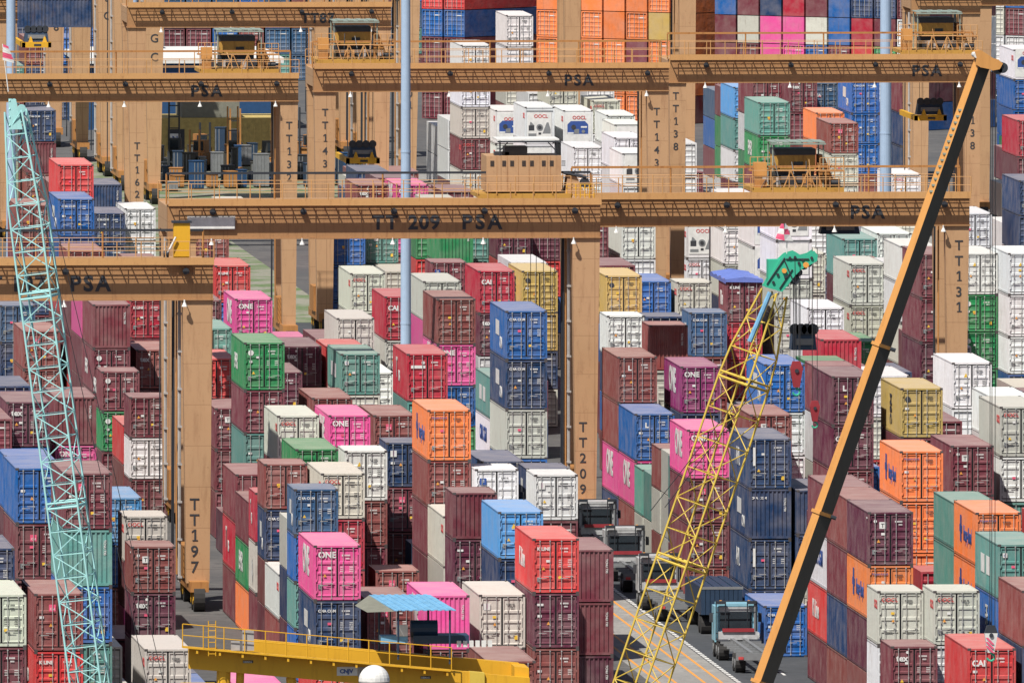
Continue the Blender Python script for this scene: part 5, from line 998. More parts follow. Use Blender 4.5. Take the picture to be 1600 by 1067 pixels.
(139.2,1390,0,0,1,0,1),(89.1,1390,2.59,0,0,0,1),(89.1,1390,0,0,17,0,1),(80.7,1390,5.18,0,13,0,1),(80.7,1390,2.59,0,10,0,1),(80.7,1390,0,0,12,0,1),
(92.1,1390,2.59,0,17,0,1),(92.1,1390,0,0,17,0,1),(135.6,1394.2,2.59,0,12,0,1),(135.6,1394.2,0,0,12,0,1),(119.1,1394.2,5.18,0,1,0,1),(119.1,1394.2,2.59,0,12,0,1),
(119.1,1394.2,0,0,12,0,1),(142.8,1398.4,0,0,17,0,1),(138.6,1402.6,0,0,10,0,1),(85.5,1402.6,5.18,0,1,0,1),(85.5,1402.6,2.59,0,0,0,1),(85.5,1402.6,0,0,12,0,1),
(90.3,1402.6,2.59,0,0,0,1),(90.3,1402.6,0,0,17,0,1),(82.5,1402.6,0,0,10,0,1),(122.1,1402.6,5.18,0,1,0,1),(122.1,1402.6,2.59,0,0,0,1),(122.1,1402.6,0,0,10,0,1),
(93.9,1402.6,2.59,0,4,0,1),(93.9,1402.6,0,0,0,0,1),(117.9,1406.8,2.59,0,1,0,1),(117.9,1406.8,0,0,12,0,1),(145.8,1408.9,10.36,0,10,0,1),(145.8,1408.9,7.77,0,3,0,1),
(145.8,1408.9,5.18,0,1,0,1),(145.8,1408.9,2.59,0,10,0,1),(145.8,1408.9,0,0,0,0,1),(105.9,1411,5.18,0,4,0,1),(105.9,1411,2.59,0,0,0,1),(105.9,1411,0,0,10,0,1),
(142.8,1411,0,0,10,0,1),(93.9,1415.2,2.59,0,12,0,1),(93.9,1415.2,0,0,0,0,1),(86.1,1415.2,0,0,0,0,1),(83.1,1415.2,2.59,0,1,0,1),(83.1,1415.2,0,0,10,0,1),
(120.9,1415.2,2.59,0,4,0,1),(120.9,1415.2,0,0,0,0,1),(139.2,1415.2,0,0,4,0,1),(147,1421.5,10.36,0,0,0,1),(147,1421.5,7.77,0,13,0,1),(147,1421.5,5.18,0,10,0,1),
(147,1421.5,2.59,0,12,0,1),(147,1421.5,0,0,10,0,1),(107.1,1423.6,5.18,0,0,0,1),(107.1,1423.6,2.59,0,4,0,1),(107.1,1423.6,0,0,1,0,1),(133.2,1425.7,7.77,0,1,0,1),
(133.2,1425.7,5.18,0,12,0,1),(133.2,1425.7,2.59,0,0,0,1),(133.2,1425.7,0,0,17,0,1),(83.7,1427.8,0,0,1,0,1),(93.3,1427.8,2.59,0,4,0,1),(93.3,1427.8,0,0,0,0,1),
(120.3,1427.8,2.59,0,4,0,1),(120.3,1427.8,0,0,12,0,1),(123.3,1427.8,2.59,0,10,0,1),(123.3,1427.8,0,0,10,0,1),(137.4,1427.8,7.77,0,0,0,1),(137.4,1427.8,5.18,0,1,0,1),
(137.4,1427.8,2.59,0,17,0,1),(137.4,1427.8,0,0,1,0,1),(147.6,1434.1,10.36,0,0,0,1),(147.6,1434.1,7.77,0,17,0,1),(147.6,1434.1,5.18,0,1,0,1),(147.6,1434.1,2.59,0,0,0,1),
(147.6,1434.1,0,0,0,0,1),(107.1,1436.2,5.18,0,4,0,1),(107.1,1436.2,2.59,0,4,0,1),(107.1,1436.2,0,0,17,0,1),(117.3,1438.3,2.59,0,4,0,1),(117.3,1438.3,0,0,10,0,1),
(133.2,1438.3,2.59,0,0,0,1),(133.2,1438.3,0,0,0,0,1),(90.9,1440.4,2.59,0,12,0,1),(90.9,1440.4,0,0,4,0,1),(87.3,1440.4,0,0,10,0,1),(84.3,1440.4,0,0,6,0,1),
(81.3,1440.4,5.18,0,0,0,1),(81.3,1440.4,2.59,0,0,0,1),(81.3,1440.4,0,0,4,0,1),(93.9,1440.4,0,0,0,0,1),(138.6,1440.4,7.77,0,10,0,1),(138.6,1440.4,5.18,0,4,0,1),
(138.6,1440.4,2.59,0,17,0,1),(138.6,1440.4,0,0,10,0,1),(144.6,1440.4,5.18,0,1,0,1),(144.6,1440.4,2.59,0,1,0,1),(144.6,1440.4,0,0,4,0,1),(110.7,1444.6,5.18,0,1,0,1),
(110.7,1444.6,2.59,0,10,0,1),(110.7,1444.6,0,0,17,0,1),(147.6,1446.7,5.18,0,10,0,1),(147.6,1446.7,2.59,0,17,0,1),(147.6,1446.7,0,0,4,0,1),(107.7,1448.8,5.18,0,4,0,1),
(107.7,1448.8,2.59,0,10,0,1),(107.7,1448.8,0,0,0,0,1),(141.6,1448.8,5.18,0,0,0,1),(141.6,1448.8,2.59,0,1,0,1),(141.6,1448.8,0,0,1,0,1),(82.5,1453,2.59,0,17,0,1),
(82.5,1453,0,0,4,0,1),(91.5,1453,2.59,0,17,0,1),(91.5,1453,0,0,1,0,1),(87.3,1453,0,0,1,0,1),(144.6,1453,5.18,0,3,0,1),(144.6,1453,2.59,0,4,0,1),
(144.6,1453,0,0,10,0,1),(150.6,1455.1,10.36,0,12,0,1),(150.6,1455.1,7.77,0,12,0,1),(150.6,1455.1,5.18,0,4,0,1),(150.6,1455.1,2.59,0,4,0,1),(150.6,1455.1,0,0,17,0,1),
(111.3,1457.2,5.18,0,10,0,1),(111.3,1457.2,2.59,0,1,0,1),(111.3,1457.2,0,0,4,0,1),(123.3,1457.2,2.59,0,17,0,1),(123.3,1457.2,0,0,4,0,1),(147.6,1459.3,5.18,0,17,0,1),
(147.6,1459.3,2.59,0,4,0,1),(147.6,1459.3,0,0,10,0,1),(107.1,1461.4,5.18,0,17,0,1),(107.1,1461.4,2.59,0,17,0,1),(107.1,1461.4,0,0,1,0,1),(118.5,1463.5,2.59,0,17,0,1),
(118.5,1463.5,0,0,4,0,1),(133.8,1465.6,2.59,0,12,0,1),(133.8,1465.6,0,0,3,0,1),(143.4,1465.6,5.18,0,0,0,1),(143.4,1465.6,2.59,0,10,0,1),(143.4,1465.6,0,0,0,0,1),
(92.1,1465.6,2.59,0,12,0,1),(92.1,1465.6,0,0,0,0,1),(86.1,1465.6,0,0,10,0,1),(81.9,1465.6,2.59,0,17,0,1),(81.9,1465.6,0,0,0,0,1),(150.6,1467.7,10.36,0,1,0,1),
(150.6,1467.7,7.77,0,17,0,1),(150.6,1467.7,5.18,0,10,0,1),(150.6,1467.7,2.59,0,12,0,1),(150.6,1467.7,0,0,17,0,1),(121.5,1469.8,2.59,0,12,0,1),(121.5,1469.8,0,0,0,0,1),
(111.3,1469.8,5.18,0,1,0,1),(111.3,1469.8,2.59,0,0,0,1),(111.3,1469.8,0,0,12,0,1),(147,1471.9,5.18,0,1,0,1),(147,1471.9,2.59,0,12,0,1),(147,1471.9,0,0,9,0,1),
(137.4,1474,7.77,0,12,0,1),(137.4,1474,5.18,0,1,0,1),(137.4,1474,2.59,0,4,0,1),(137.4,1474,0,0,0,0,1),(105.3,1474,2.59,0,10,0,1),(105.3,1474,0,0,12,0,1),
(93.9,1478.2,2.59,0,10,0,1),(93.9,1478.2,0,0,10,0,1),(134.4,1478.2,0,0,4,0,1),(84.9,1478.2,2.59,0,13,0,1),(84.9,1478.2,0,0,17,0,1),(144,1478.2,5.18,0,10,0,1),
(144,1478.2,2.59,0,4,0,1),(144,1478.2,0,0,10,0,1),(90.9,1478.2,5.18,0,10,0,1),(90.9,1478.2,2.59,0,4,0,1),(90.9,1478.2,0,0,17,0,1),(150,1480.3,5.18,0,10,0,1),
(150,1480.3,2.59,0,4,0,1),(150,1480.3,0,0,12,0,1),(140.4,1482.4,5.18,0,0,0,1),(140.4,1482.4,2.59,0,17,0,1),(140.4,1482.4,0,0,17,0,1),(147,1484.5,5.18,0,0,0,1),
(147,1484.5,2.59,0,1,0,1),(147,1484.5,0,0,0,0,1),(144,1490.8,5.18,0,17,0,1),(144,1490.8,2.59,0,10,0,1),(144,1490.8,0,0,10,0,1),(139.8,1495,5.18,0,4,0,1),
(139.8,1495,2.59,0,17,0,1),(139.8,1495,0,0,0,0,1),(120.3,1497.1,5.18,0,10,0,1),(120.3,1497.1,2.59,0,12,0,1),(120.3,1497.1,0,0,1,0,1),(123.3,1497.1,2.59,0,10,0,1),
(123.3,1497.1,0,0,0,0,1),(113.7,1501.3,7.77,0,6,0,1),(113.7,1501.3,5.18,0,17,0,1),(113.7,1501.3,2.59,0,1,0,1),(113.7,1501.3,0,0,4,0,1),(155.5,1502.8,10.36,0,11,0,1),
(155.5,1502.8,7.77,0,1,0,1),(155.5,1502.8,5.18,0,10,0,1),(155.5,1502.8,2.59,0,4,0,1),(155.5,1502.8,0,0,17,0,1),(144.6,1503.4,5.18,0,4,0,1),(144.6,1503.4,2.59,0,1,0,1),
(144.6,1503.4,0,0,4,0,1),(110.1,1505.5,7.77,0,1,0,1),(110.1,1505.5,5.18,0,10,0,1),(110.1,1505.5,2.59,0,1,0,1),(110.1,1505.5,0,0,10,0,1),(116.7,1505.5,7.77,0,12,0,1),
(116.7,1505.5,5.18,0,1,0,1),(116.7,1505.5,2.59,0,1,0,1),(116.7,1505.5,0,0,12,0,1),(107.1,1505.5,0,0,17,0,1),(141,1507.6,5.18,0,10,0,1),(141,1507.6,2.59,0,1,0,1),
(141,1507.6,0,0,12,0,1),(137.4,1507.6,0,0,4,0,1),(120.3,1509.7,5.18,0,12,0,1),(120.3,1509.7,2.59,0,12,0,1),(120.3,1509.7,0,0,1,0,1),(123.3,1509.7,5.18,0,17,0,1),
(123.3,1509.7,2.59,0,17,0,1),(123.3,1509.7,0,0,12,0,1),(113.7,1513.9,5.18,0,1,0,1),(113.7,1513.9,2.59,0,1,0,1),(113.7,1513.9,0,0,12,0,1),(151.2,1513.9,2.59,0,1,0,1),
(151.2,1513.9,0,0,0,0,1),(156.7,1515.4,10.36,0,4,0,1),(156.7,1515.4,7.77,0,1,0,1),(156.7,1515.4,5.18,0,17,0,1),(156.7,1515.4,2.59,0,1,0,1),(156.7,1515.4,0,0,8,0,1),
(145.2,1516,2.59,0,12,0,1),(145.2,1516,0,0,0,0,1),(110.7,1518.1,7.77,0,4,0,1),(110.7,1518.1,5.18,0,0,0,1),(110.7,1518.1,2.59,0,10,0,1),(110.7,1518.1,0,0,17,0,1),
(105.3,1518.1,0,0,6,0,1),(117.3,1518.1,5.18,0,0,0,1),(117.3,1518.1,2.59,0,0,0,1),(117.3,1518.1,0,0,17,0,1),(142.2,1520.2,5.18,0,17,0,1),(142.2,1520.2,2.59,0,10,0,1),
(142.2,1520.2,0,0,1,0,1),(138,1520.2,0,0,17,0,1),(148.2,1520.2,2.59,0,17,0,1),(148.2,1520.2,0,0,1,0,1),(123.3,1522.3,5.18,0,10,0,1),(123.3,1522.3,2.59,0,12,0,1),
(123.3,1522.3,0,0,1,0,1),(120.3,1522.3,5.18,0,0,0,1),(120.3,1522.3,2.59,0,0,0,1),(120.3,1522.3,0,0,10,0,1),(151.8,1526.5,2.59,0,10,0,1),(151.8,1526.5,0,0,17,0,1),
(114.3,1526.5,5.18,0,4,0,1),(114.3,1526.5,2.59,0,4,0,1),(114.3,1526.5,0,0,4,0,1),(156.7,1528,10.36,0,12,0,1),(156.7,1528,7.77,0,10,0,1),(156.7,1528,5.18,0,10,0,1),
(156.7,1528,2.59,0,4,0,1),(156.7,1528,0,0,12,0,1),(145.2,1528.6,2.59,0,1,0,1),(145.2,1528.6,0,0,17,0,1),(117.3,1530.7,5.18,0,0,0,1),(117.3,1530.7,2.59,0,10,0,1),
(117.3,1530.7,0,0,10,0,1),(111.3,1530.7,7.77,0,10,0,1),(111.3,1530.7,5.18,0,1,0,1),(111.3,1530.7,2.59,0,17,0,1),(111.3,1530.7,0,0,1,0,1),(136.2,1532.8,5.18,0,12,0,1),
(136.2,1532.8,2.59,0,17,0,1),(136.2,1532.8,0,0,10,0,1),(148.8,1532.8,2.59,0,10,0,1),(148.8,1532.8,0,0,0,0,1),(142.2,1532.8,2.59,0,0,0,1),(142.2,1532.8,0,0,17,0,1),
(139.2,1532.8,2.59,0,12,0,1),(139.2,1532.8,0,0,9,0,1),(121.5,1534.9,5.18,0,10,0,1),(121.5,1534.9,2.59,0,1,0,1),(121.5,1534.9,0,0,17,0,1),(151.8,1539.1,2.59,0,17,0,1),
(151.8,1539.1,0,0,1,0,1),(114.3,1539.1,5.18,0,11,0,1),(114.3,1539.1,2.59,0,10,0,1),(114.3,1539.1,0,0,17,0,1),(159.1,1540.6,10.36,0,17,0,1),(159.1,1540.6,7.77,0,17,0,1),
(159.1,1540.6,5.18,0,12,0,1),(159.1,1540.6,2.59,0,17,0,1),(159.1,1540.6,0,0,0,0,1),(145.2,1541.2,2.59,0,17,0,1),(145.2,1541.2,0,0,17,0,1),(138,1545.4,5.18,0,0,0,1),
(138,1545.4,2.59,0,1,0,1),(138,1545.4,0,0,0,0,1),(133.2,1545.4,0,0,0,0,1),(148.2,1545.4,2.59,0,1,0,1),(148.2,1545.4,0,0,0,0,1),(151.8,1551.7,2.59,0,0,0,1),
(151.8,1551.7,0,0,8,0,1),(159.7,1553.2,10.36,0,17,0,1),(159.7,1553.2,7.77,0,4,0,1),(159.7,1553.2,5.18,0,9,0,1),(159.7,1553.2,2.59,0,4,0,1),(159.7,1553.2,0,0,1,0,1),
(143.4,1553.8,2.59,0,10,0,1),(143.4,1553.8,0,0,17,0,1),(147,1558,2.59,0,6,0,1),(147,1558,0,0,0,0,1),(136.8,1558,5.18,0,12,0,1),(136.8,1558,2.59,0,1,0,1),
(136.8,1558,0,0,17,0,1),(133.2,1558,0,0,4,0,1),(118.9,1560,5.18,0,0,0,1),(118.9,1560,2.59,0,0,0,1),(118.9,1560,0,0,10,0,1),(123.7,1560,2.59,0,4,0,1),
(123.7,1560,0,0,4,0,1),(115.3,1560,5.18,0,17,0,1),(115.3,1560,2.59,0,0,0,1),(115.3,1560,0,0,0,0,1),(111.1,1560,5.18,0,4,0,1),(111.1,1560,2.59,0,1,0,1),
(111.1,1560,0,0,10,0,1),(127.3,1560,2.59,0,12,0,1),(127.3,1560,0,0,17,0,1),(130.3,1560,0,0,10,0,1),(108.1,1560,5.18,0,17,0,1),(108.1,1560,2.59,0,0,0,1),
(108.1,1560,0,0,10,0,1),(149.5,1564.2,2.59,0,17,0,1),(149.5,1564.2,0,0,17,0,1),(143.5,1566.3,2.59,0,3,0,1),(143.5,1566.3,0,0,10,0,1),(139.3,1566.3,5.18,0,10,0,1),
(139.3,1566.3,2.59,0,4,0,1),(139.3,1566.3,0,0,17,0,1),(146.5,1570.5,2.59,0,10,0,1),(146.5,1570.5,0,0,0,0,1),(118.9,1572.6,2.59,0,4,0,1),(118.9,1572.6,0,0,12,0,1),
(110.5,1572.6,7.77,0,17,0,1),(110.5,1572.6,5.18,0,4,0,1),(110.5,1572.6,2.59,0,12,0,1),(110.5,1572.6,0,0,0,0,1),(122.5,1572.6,5.18,0,0,0,1),(122.5,1572.6,2.59,0,10,0,1),
(122.5,1572.6,0,0,1,0,1),(113.5,1572.6,5.18,0,1,0,1),(113.5,1572.6,2.59,0,0,0,1),(113.5,1572.6,0,0,1,0,1),(126.7,1572.6,2.59,0,0,0,1),(126.7,1572.6,0,0,12,0,1),
(129.7,1572.6,0,0,0,0,1),(107.5,1572.6,2.59,0,1,0,1),(107.5,1572.6,0,0,1,0,1),(149.5,1576.8,2.59,0,4,0,1),(149.5,1576.8,0,0,10,0,1),(137.5,1578.9,5.18,0,1,0,1),
(137.5,1578.9,2.59,0,4,0,1),(137.5,1578.9,0,0,10,0,1),(143.5,1578.9,2.59,0,12,0,1),(143.5,1578.9,0,0,4,0,1),(146.5,1583.1,2.59,0,4,0,1),(146.5,1583.1,0,0,10,0,1),
(114.1,1585.2,5.18,0,17,0,1),(114.1,1585.2,2.59,0,17,0,1),(114.1,1585.2,0,0,12,0,1),(109.9,1585.2,7.77,0,12,0,1),(109.9,1585.2,5.18,0,1,0,1),(109.9,1585.2,2.59,0,10,0,1),
(109.9,1585.2,0,0,1,0,1),(117.7,1585.2,5.18,0,12,0,1),(117.7,1585.2,2.59,0,12,0,1),(117.7,1585.2,0,0,12,0,1),(121.9,1585.2,2.59,0,6,0,1),(121.9,1585.2,0,0,0,0,1),
(129.1,1585.2,2.59,0,12,0,1),(129.1,1585.2,0,0,0,0,1),(125.5,1585.2,2.59,0,10,0,1),(125.5,1585.2,0,0,12,0,1),(149.5,1589.4,2.59,0,10,0,1),(149.5,1589.4,0,0,17,0,1),
(144.1,1595.7,2.59,0,8,0,1),(144.1,1595.7,0,0,0,0,1),(127.3,1597.8,2.59,0,17,0,1),(127.3,1597.8,0,0,4,0,1),(111.1,1597.8,5.18,0,1,0,1),(111.1,1597.8,2.59,0,10,0,1),
(111.1,1597.8,0,0,17,0,1),(124.3,1597.8,2.59,0,0,0,1),(124.3,1597.8,0,0,0,0,1),(114.1,1597.8,5.18,0,10,0,1),(114.1,1597.8,2.59,0,1,0,1),(114.1,1597.8,0,0,0,0,1),
(119.5,1597.8,2.59,0,0,0,1),(119.5,1597.8,0,0,0,0,1),(147.7,1602,2.59,0,17,0,1),(147.7,1602,0,0,4,0,1),(144.7,1608.3,5.18,0,10,0,1),(144.7,1608.3,2.59,0,10,0,1),
(144.7,1608.3,0,0,17,0,1),(124.9,1610.4,2.59,0,4,0,1),(124.9,1610.4,0,0,10,0,1),(115.3,1610.4,5.18,0,0,0,1),(115.3,1610.4,2.59,0,0,0,1),(115.3,1610.4,0,0,6,0,1),
(128.5,1610.4,2.59,0,3,0,1),(128.5,1610.4,0,0,1,0,1),(121.9,1610.4,2.59,0,0,0,1),(121.9,1610.4,0,0,12,0,1),(111.1,1610.4,5.18,0,12,0,1),(111.1,1610.4,2.59,0,1,0,1),
(111.1,1610.4,0,0,17,0,1),(118.3,1610.4,5.18,0,0,0,1),(118.3,1610.4,2.59,0,12,0,1),(118.3,1610.4,0,0,17,0,1),(141.7,1612.5,2.59,0,1,0,1),(141.7,1612.5,0,0,12,0,1),
(148.3,1614.6,0,0,17,0,1),(144.7,1620.9,5.18,0,0,0,1),(144.7,1620.9,2.59,0,1,0,1),(144.7,1620.9,0,0,17,0,1),(117.7,1623,2.59,0,12,0,1),(117.7,1623,0,0,10,0,1),
(121.3,1623,2.59,0,0,0,1),(121.3,1623,0,0,1,0,1),(114.1,1623,5.18,0,12,0,1),(114.1,1623,2.59,0,17,0,1),(114.1,1623,0,0,1,0,1),(131.5,1623,0,0,0,0,1),
(126.7,1623,2.59,0,4,0,1),(126.7,1623,0,0,17,0,1),(111.1,1623,0,0,1,0,1),(139.9,1625.1,2.59,0,4,0,1),(139.9,1625.1,0,0,4,0,1),(147.7,1627.2,0,0,12,0,1),
(144.1,1633.5,2.59,0,17,0,1),(144.1,1633.5,0,0,4,0,1),(118.3,1635.6,2.59,0,12,0,1),(118.3,1635.6,0,0,1,0,1),(130.3,1635.6,0,0,12,0,1),(136.9,1635.6,5.18,0,17,0,1),
(136.9,1635.6,2.59,0,10,0,1),(136.9,1635.6,0,0,0,0,1),(113.5,1635.6,5.18,0,10,0,1),(113.5,1635.6,2.59,0,12,0,1),(113.5,1635.6,0,0,0,0,1),(123.1,1635.6,0,0,4,0,1),
(127.3,1635.6,2.59,0,0,0,1),(127.3,1635.6,0,0,1,0,1),(133.9,1635.6,2.59,0,10,0,1),(133.9,1635.6,0,0,12,0,1),(140.5,1637.7,2.59,0,12,0,1),(140.5,1637.7,0,0,0,0,1),
(148.9,1639.8,0,0,10,0,1),(144.7,1646.1,2.59,0,10,0,1),(144.7,1646.1,0,0,0,0,1),(121.3,1648.2,2.59,0,9,0,1),(121.3,1648.2,0,0,10,0,1),(130.3,1648.2,0,0,0,0,1),
(117.7,1648.2,2.59,0,1,0,1),(117.7,1648.2,0,0,4,0,1),(137.5,1648.2,5.18,0,12,0,1),(137.5,1648.2,2.59,0,4,0,1),(137.5,1648.2,0,0,12,0,1),(112.3,1648.2,0,0,4,0,1),
(126.7,1648.2,0,0,1,0,1),(141.1,1650.3,2.59,0,0,0,1),(141.1,1650.3,0,0,10,0,1),(147.7,1652.4,2.59,0,0,0,1),(147.7,1652.4,0,0,1,0,1),(144.7,1658.7,2.59,0,4,0,1),
(144.7,1658.7,0,0,0,0,1),(126.1,1660.8,0,0,1,0,1),(129.7,1660.8,0,0,4,0,1),(114.7,1660.8,2.59,0,6,0,1),(114.7,1660.8,0,0,4,0,1),(122.5,1660.8,2.59,0,10,0,1),
(122.5,1660.8,0,0,0,0,1),(117.7,1660.8,2.59,0,4,0,1),(117.7,1660.8,0,0,0,0,1),(139.3,1662.9,5.18,0,10,0,1),(139.3,1662.9,2.59,0,4,0,1),(139.3,1662.9,0,0,13,0,1),
(132.7,1662.9,0,0,1,0,1),(147.7,1665,7.77,0,0,0,1),(147.7,1665,5.18,0,12,0,1),(147.7,1665,2.59,0,12,0,1),(147.7,1665,0,0,4,0,1),(144.1,1671.3,0,0,10,0,1),
(129.1,1673.4,0,0,10,0,1),(122.5,1673.4,2.59,0,0,0,1),(122.5,1673.4,0,0,4,0,1),(118.3,1673.4,2.59,0,3,0,1),(118.3,1673.4,0,0,17,0,1),(115.3,1673.4,2.59,0,1,0,1),
(115.3,1673.4,0,0,4,0,1),(125.5,1673.4,0,0,1,0,1),(141.1,1675.5,5.18,0,1,0,1),(141.1,1675.5,2.59,0,9,0,1),(141.1,1675.5,0,0,12,0,1),(136.9,1681.8,5.18,0,12,0,1),
(136.9,1681.8,2.59,0,12,0,1),(136.9,1681.8,0,0,1,0,1),(144.7,1683.9,0,0,1,0,1),(126.7,1686,0,0,10,0,1),(118.3,1686,2.59,0,1,0,1),(118.3,1686,0,0,4,0,1),
(123.7,1686,0,0,1,0,1),(140.5,1688.1,2.59,0,17,0,1),(140.5,1688.1,0,0,1,0,1),(137.5,1694.4,2.59,0,12,0,1),(137.5,1694.4,0,0,13,0,1),(144.7,1696.5,0,0,12,0,1),
(123.1,1698.6,0,0,12,0,1),(120.1,1698.6,2.59,0,17,0,1),(120.1,1698.6,0,0,10,0,1),(126.1,1698.6,0,0,3,0,1),(117.1,1698.6,2.59,0,10,0,1),(117.1,1698.6,0,0,17,0,1),
(141.1,1700.7,2.59,0,12,0,1),(141.1,1700.7,0,0,4,0,1),(147.7,1700.7,0,0,10,0,1),(137.5,1707,2.59,0,17,0,1),(137.5,1707,0,0,0,0,1),(144.7,1709.1,2.59,0,0,0,1),
(144.7,1709.1,0,0,12,0,1),(121.3,1711.2,2.59,0,1,0,1),(121.3,1711.2,0,0,0,0,1),(124.9,1711.2,0,0,1,0,1),(118.3,1711.2,2.59,0,1,0,1),(118.3,1711.2,0,0,4,0,1),
(107.5,1713.3,0,0,10,0,1),(149.5,1713.3,0,0,10,0,1),(140.5,1713.3,2.59,0,8,0,1),(140.5,1713.3,0,0,12,0,1),(137.5,1719.6,2.59,0,12,0,1),(137.5,1719.6,0,0,10,0,1),
(152.74,1957.63,10.36,0,6,-42,0),(152.74,1957.63,7.77,0,6,-42,1),(152.74,1957.63,5.18,0,6,-42,1),(152.74,1957.63,2.59,0,6,-42,1),(152.74,1957.63,0,0,6,-42,1),(154.72,1955.85,10.36,0,6,-42,0),
(154.72,1955.85,7.77,0,6,-42,1),(154.72,1955.85,5.18,0,6,-42,1),(154.72,1955.85,2.59,0,6,-42,1),(154.72,1955.85,0,0,6,-42,1),(156.69,1954.07,10.36,0,6,-42,0),(156.69,1954.07,7.77,0,6,-42,1),
(156.69,1954.07,5.18,0,6,-42,1),(156.69,1954.07,2.59,0,6,-42,1),(156.69,1954.07,0,0,6,-42,1),(158.67,1952.29,10.36,0,6,-42,0),(158.67,1952.29,7.77,0,6,-42,0),(158.67,1952.29,5.18,0,6,-42,1),
(158.67,1952.29,2.59,0,6,-42,1),(158.67,1952.29,0,0,6,-42,1),(160.65,1950.51,10.36,0,6,-42,0),(160.65,1950.51,7.77,0,6,-42,1),(160.65,1950.51,5.18,0,0,-42,0),(160.65,1950.51,2.59,0,6,-42,1),
(160.65,1950.51,0,0,6,-42,1),(162.62,1948.73,10.36,0,6,-42,1),(162.62,1948.73,7.77,0,15,-42,0),(162.62,1948.73,5.18,0,6,-42,1),(162.62,1948.73,2.59,0,6,-42,0),(162.62,1948.73,0,0,6,-42,1),
(164.6,1946.95,10.36,0,6,-42,0),(164.6,1946.95,7.77,0,6,-42,1),(164.6,1946.95,5.18,0,6,-42,1),(164.6,1946.95,2.59,0,6,-42,1),(164.6,1946.95,0,0,0,-42,1),(168.31,1942.24,10.36,0,13,-42,0),
(168.31,1942.24,7.77,0,0,-42,0),(168.31,1942.24,5.18,0,0,-42,0),(168.31,1942.24,2.59,0,0,-42,1),(168.31,1942.24,0,0,6,-42,1),(170.29,1940.46,10.36,0,0,-42,0),(170.29,1940.46,7.77,0,10,-42,0),
(170.29,1940.46,5.18,0,0,-42,1),(170.29,1940.46,2.59,0,13,-42,1),(170.29,1940.46,0,0,13,-42,1),(172.26,1938.68,10.36,0,12,-42,0),(172.26,1938.68,7.77,0,4,-42,0),(172.26,1938.68,5.18,0,4,-42,0),
(172.26,1938.68,2.59,0,0,-42,1),(172.26,1938.68,0,0,13,-42,1),(174.24,1936.9,10.36,0,2,-42,0),(174.24,1936.9,7.77,0,4,-42,0),(174.24,1936.9,5.18,0,4,-42,1),(174.24,1936.9,2.59,0,9,-42,1),
(174.24,1936.9,0,0,0,-42,1),(176.22,1935.12,10.36,0,0,-42,0),(176.22,1935.12,7.77,0,10,-42,0),(176.22,1935.12,5.18,0,13,-42,1),(176.22,1935.12,2.59,0,9,-42,1),(176.22,1935.12,0,0,0,-42,1),
(178.19,1933.34,10.36,0,13,-42,0),(178.19,1933.34,7.77,0,13,-42,0),(178.19,1933.34,5.18,0,0,-42,1),(178.19,1933.34,2.59,0,0,-42,1),(178.19,1933.34,0,0,13,-42,1),(180.17,1931.56,10.36,0,12,-42,1),
(180.17,1931.56,7.77,0,2,-42,0),(180.17,1931.56,5.18,0,3,-42,0),(180.17,1931.56,2.59,0,13,-42,1),(180.17,1931.56,0,0,13,-42,1),(182.15,1929.78,10.36,0,12,-42,1),(182.15,1929.78,7.77,0,0,-42,0),
(182.15,1929.78,5.18,0,8,-42,1),(182.15,1929.78,2.59,0,11,-42,1),(182.15,1929.78,0,0,0,-42,1),(184.12,1928,10.36,0,0,-42,1),(184.12,1928,7.77,0,11,-42,1),(184.12,1928,5.18,0,11,-42,1),
(184.12,1928,2.59,0,0,-42,1),(184.12,1928,0,0,13,-42,1),(142.05,1960.08,10.36,0,3,-42,1),(142.05,1960.08,7.77,0,13,-42,1),(142.05,1960.08,5.18,0,0,-42,1),(142.05,1960.08,2.59,0,0,-42,1),
(142.05,1960.08,0,0,0,-42,1),(144.03,1958.3,10.36,0,3,-42,1),(144.03,1958.3,7.77,0,13,-42,1),(144.03,1958.3,5.18,0,0,-42,1),(144.03,1958.3,2.59,0,0,-42,1),(144.03,1958.3,0,0,0,-42,1),
(189.47,1966,10.36,0,11,-42,1),(189.47,1966,7.77,0,10,-42,0),(189.47,1966,5.18,0,0,-42,1),(189.47,1966,2.59,0,13,-42,1),(189.47,1966,0,0,0,-42,1),(191.45,1964.22,10.36,0,10,-42,0),
(191.45,1964.22,7.77,0,11,-42,1),(191.45,1964.22,5.18,0,13,-42,1),(191.45,1964.22,2.59,0,0,-42,1),(191.45,1964.22,0,0,11,-42,1),(193.42,1962.44,10.36,0,0,-42,1),(193.42,1962.44,7.77,0,2,-42,1),
(193.42,1962.44,5.18,0,12,-42,1),(193.42,1962.44,2.59,0,0,-42,1),(193.42,1962.44,0,0,13,-42,1),(195.4,1960.66,10.36,0,11,-42,1),(195.4,1960.66,7.77,0,10,-42,1),(195.4,1960.66,5.18,0,11,-42,1),
(195.4,1960.66,2.59,0,13,-42,1),(195.4,1960.66,0,0,12,-42,1),(197.38,1958.88,10.36,0,13,-42,1),(197.38,1958.88,7.77,0,0,-42,1),(197.38,1958.88,5.18,0,11,-42,1),(197.38,1958.88,2.59,0,12,-42,1),
(197.38,1958.88,0,0,13,-42,1),(118,2060,0,0,14,0,1),(118,2060,2.59,0,13,0,1),(118,2060,5.18,0,1,0,1),(118,2060,7.77,0,9,0,1),(120.62,2060,0,0,13,0,1),
(120.62,2060,2.59,0,13,0,1),(120.62,2060,5.18,0,12,0,1),(120.62,2060,7.77,0,1,0,1),(123.24,2060,0,0,12,0,1),(123.24,2060,2.59,0,0,0,1),(123.24,2060,5.18,0,12,0,1),
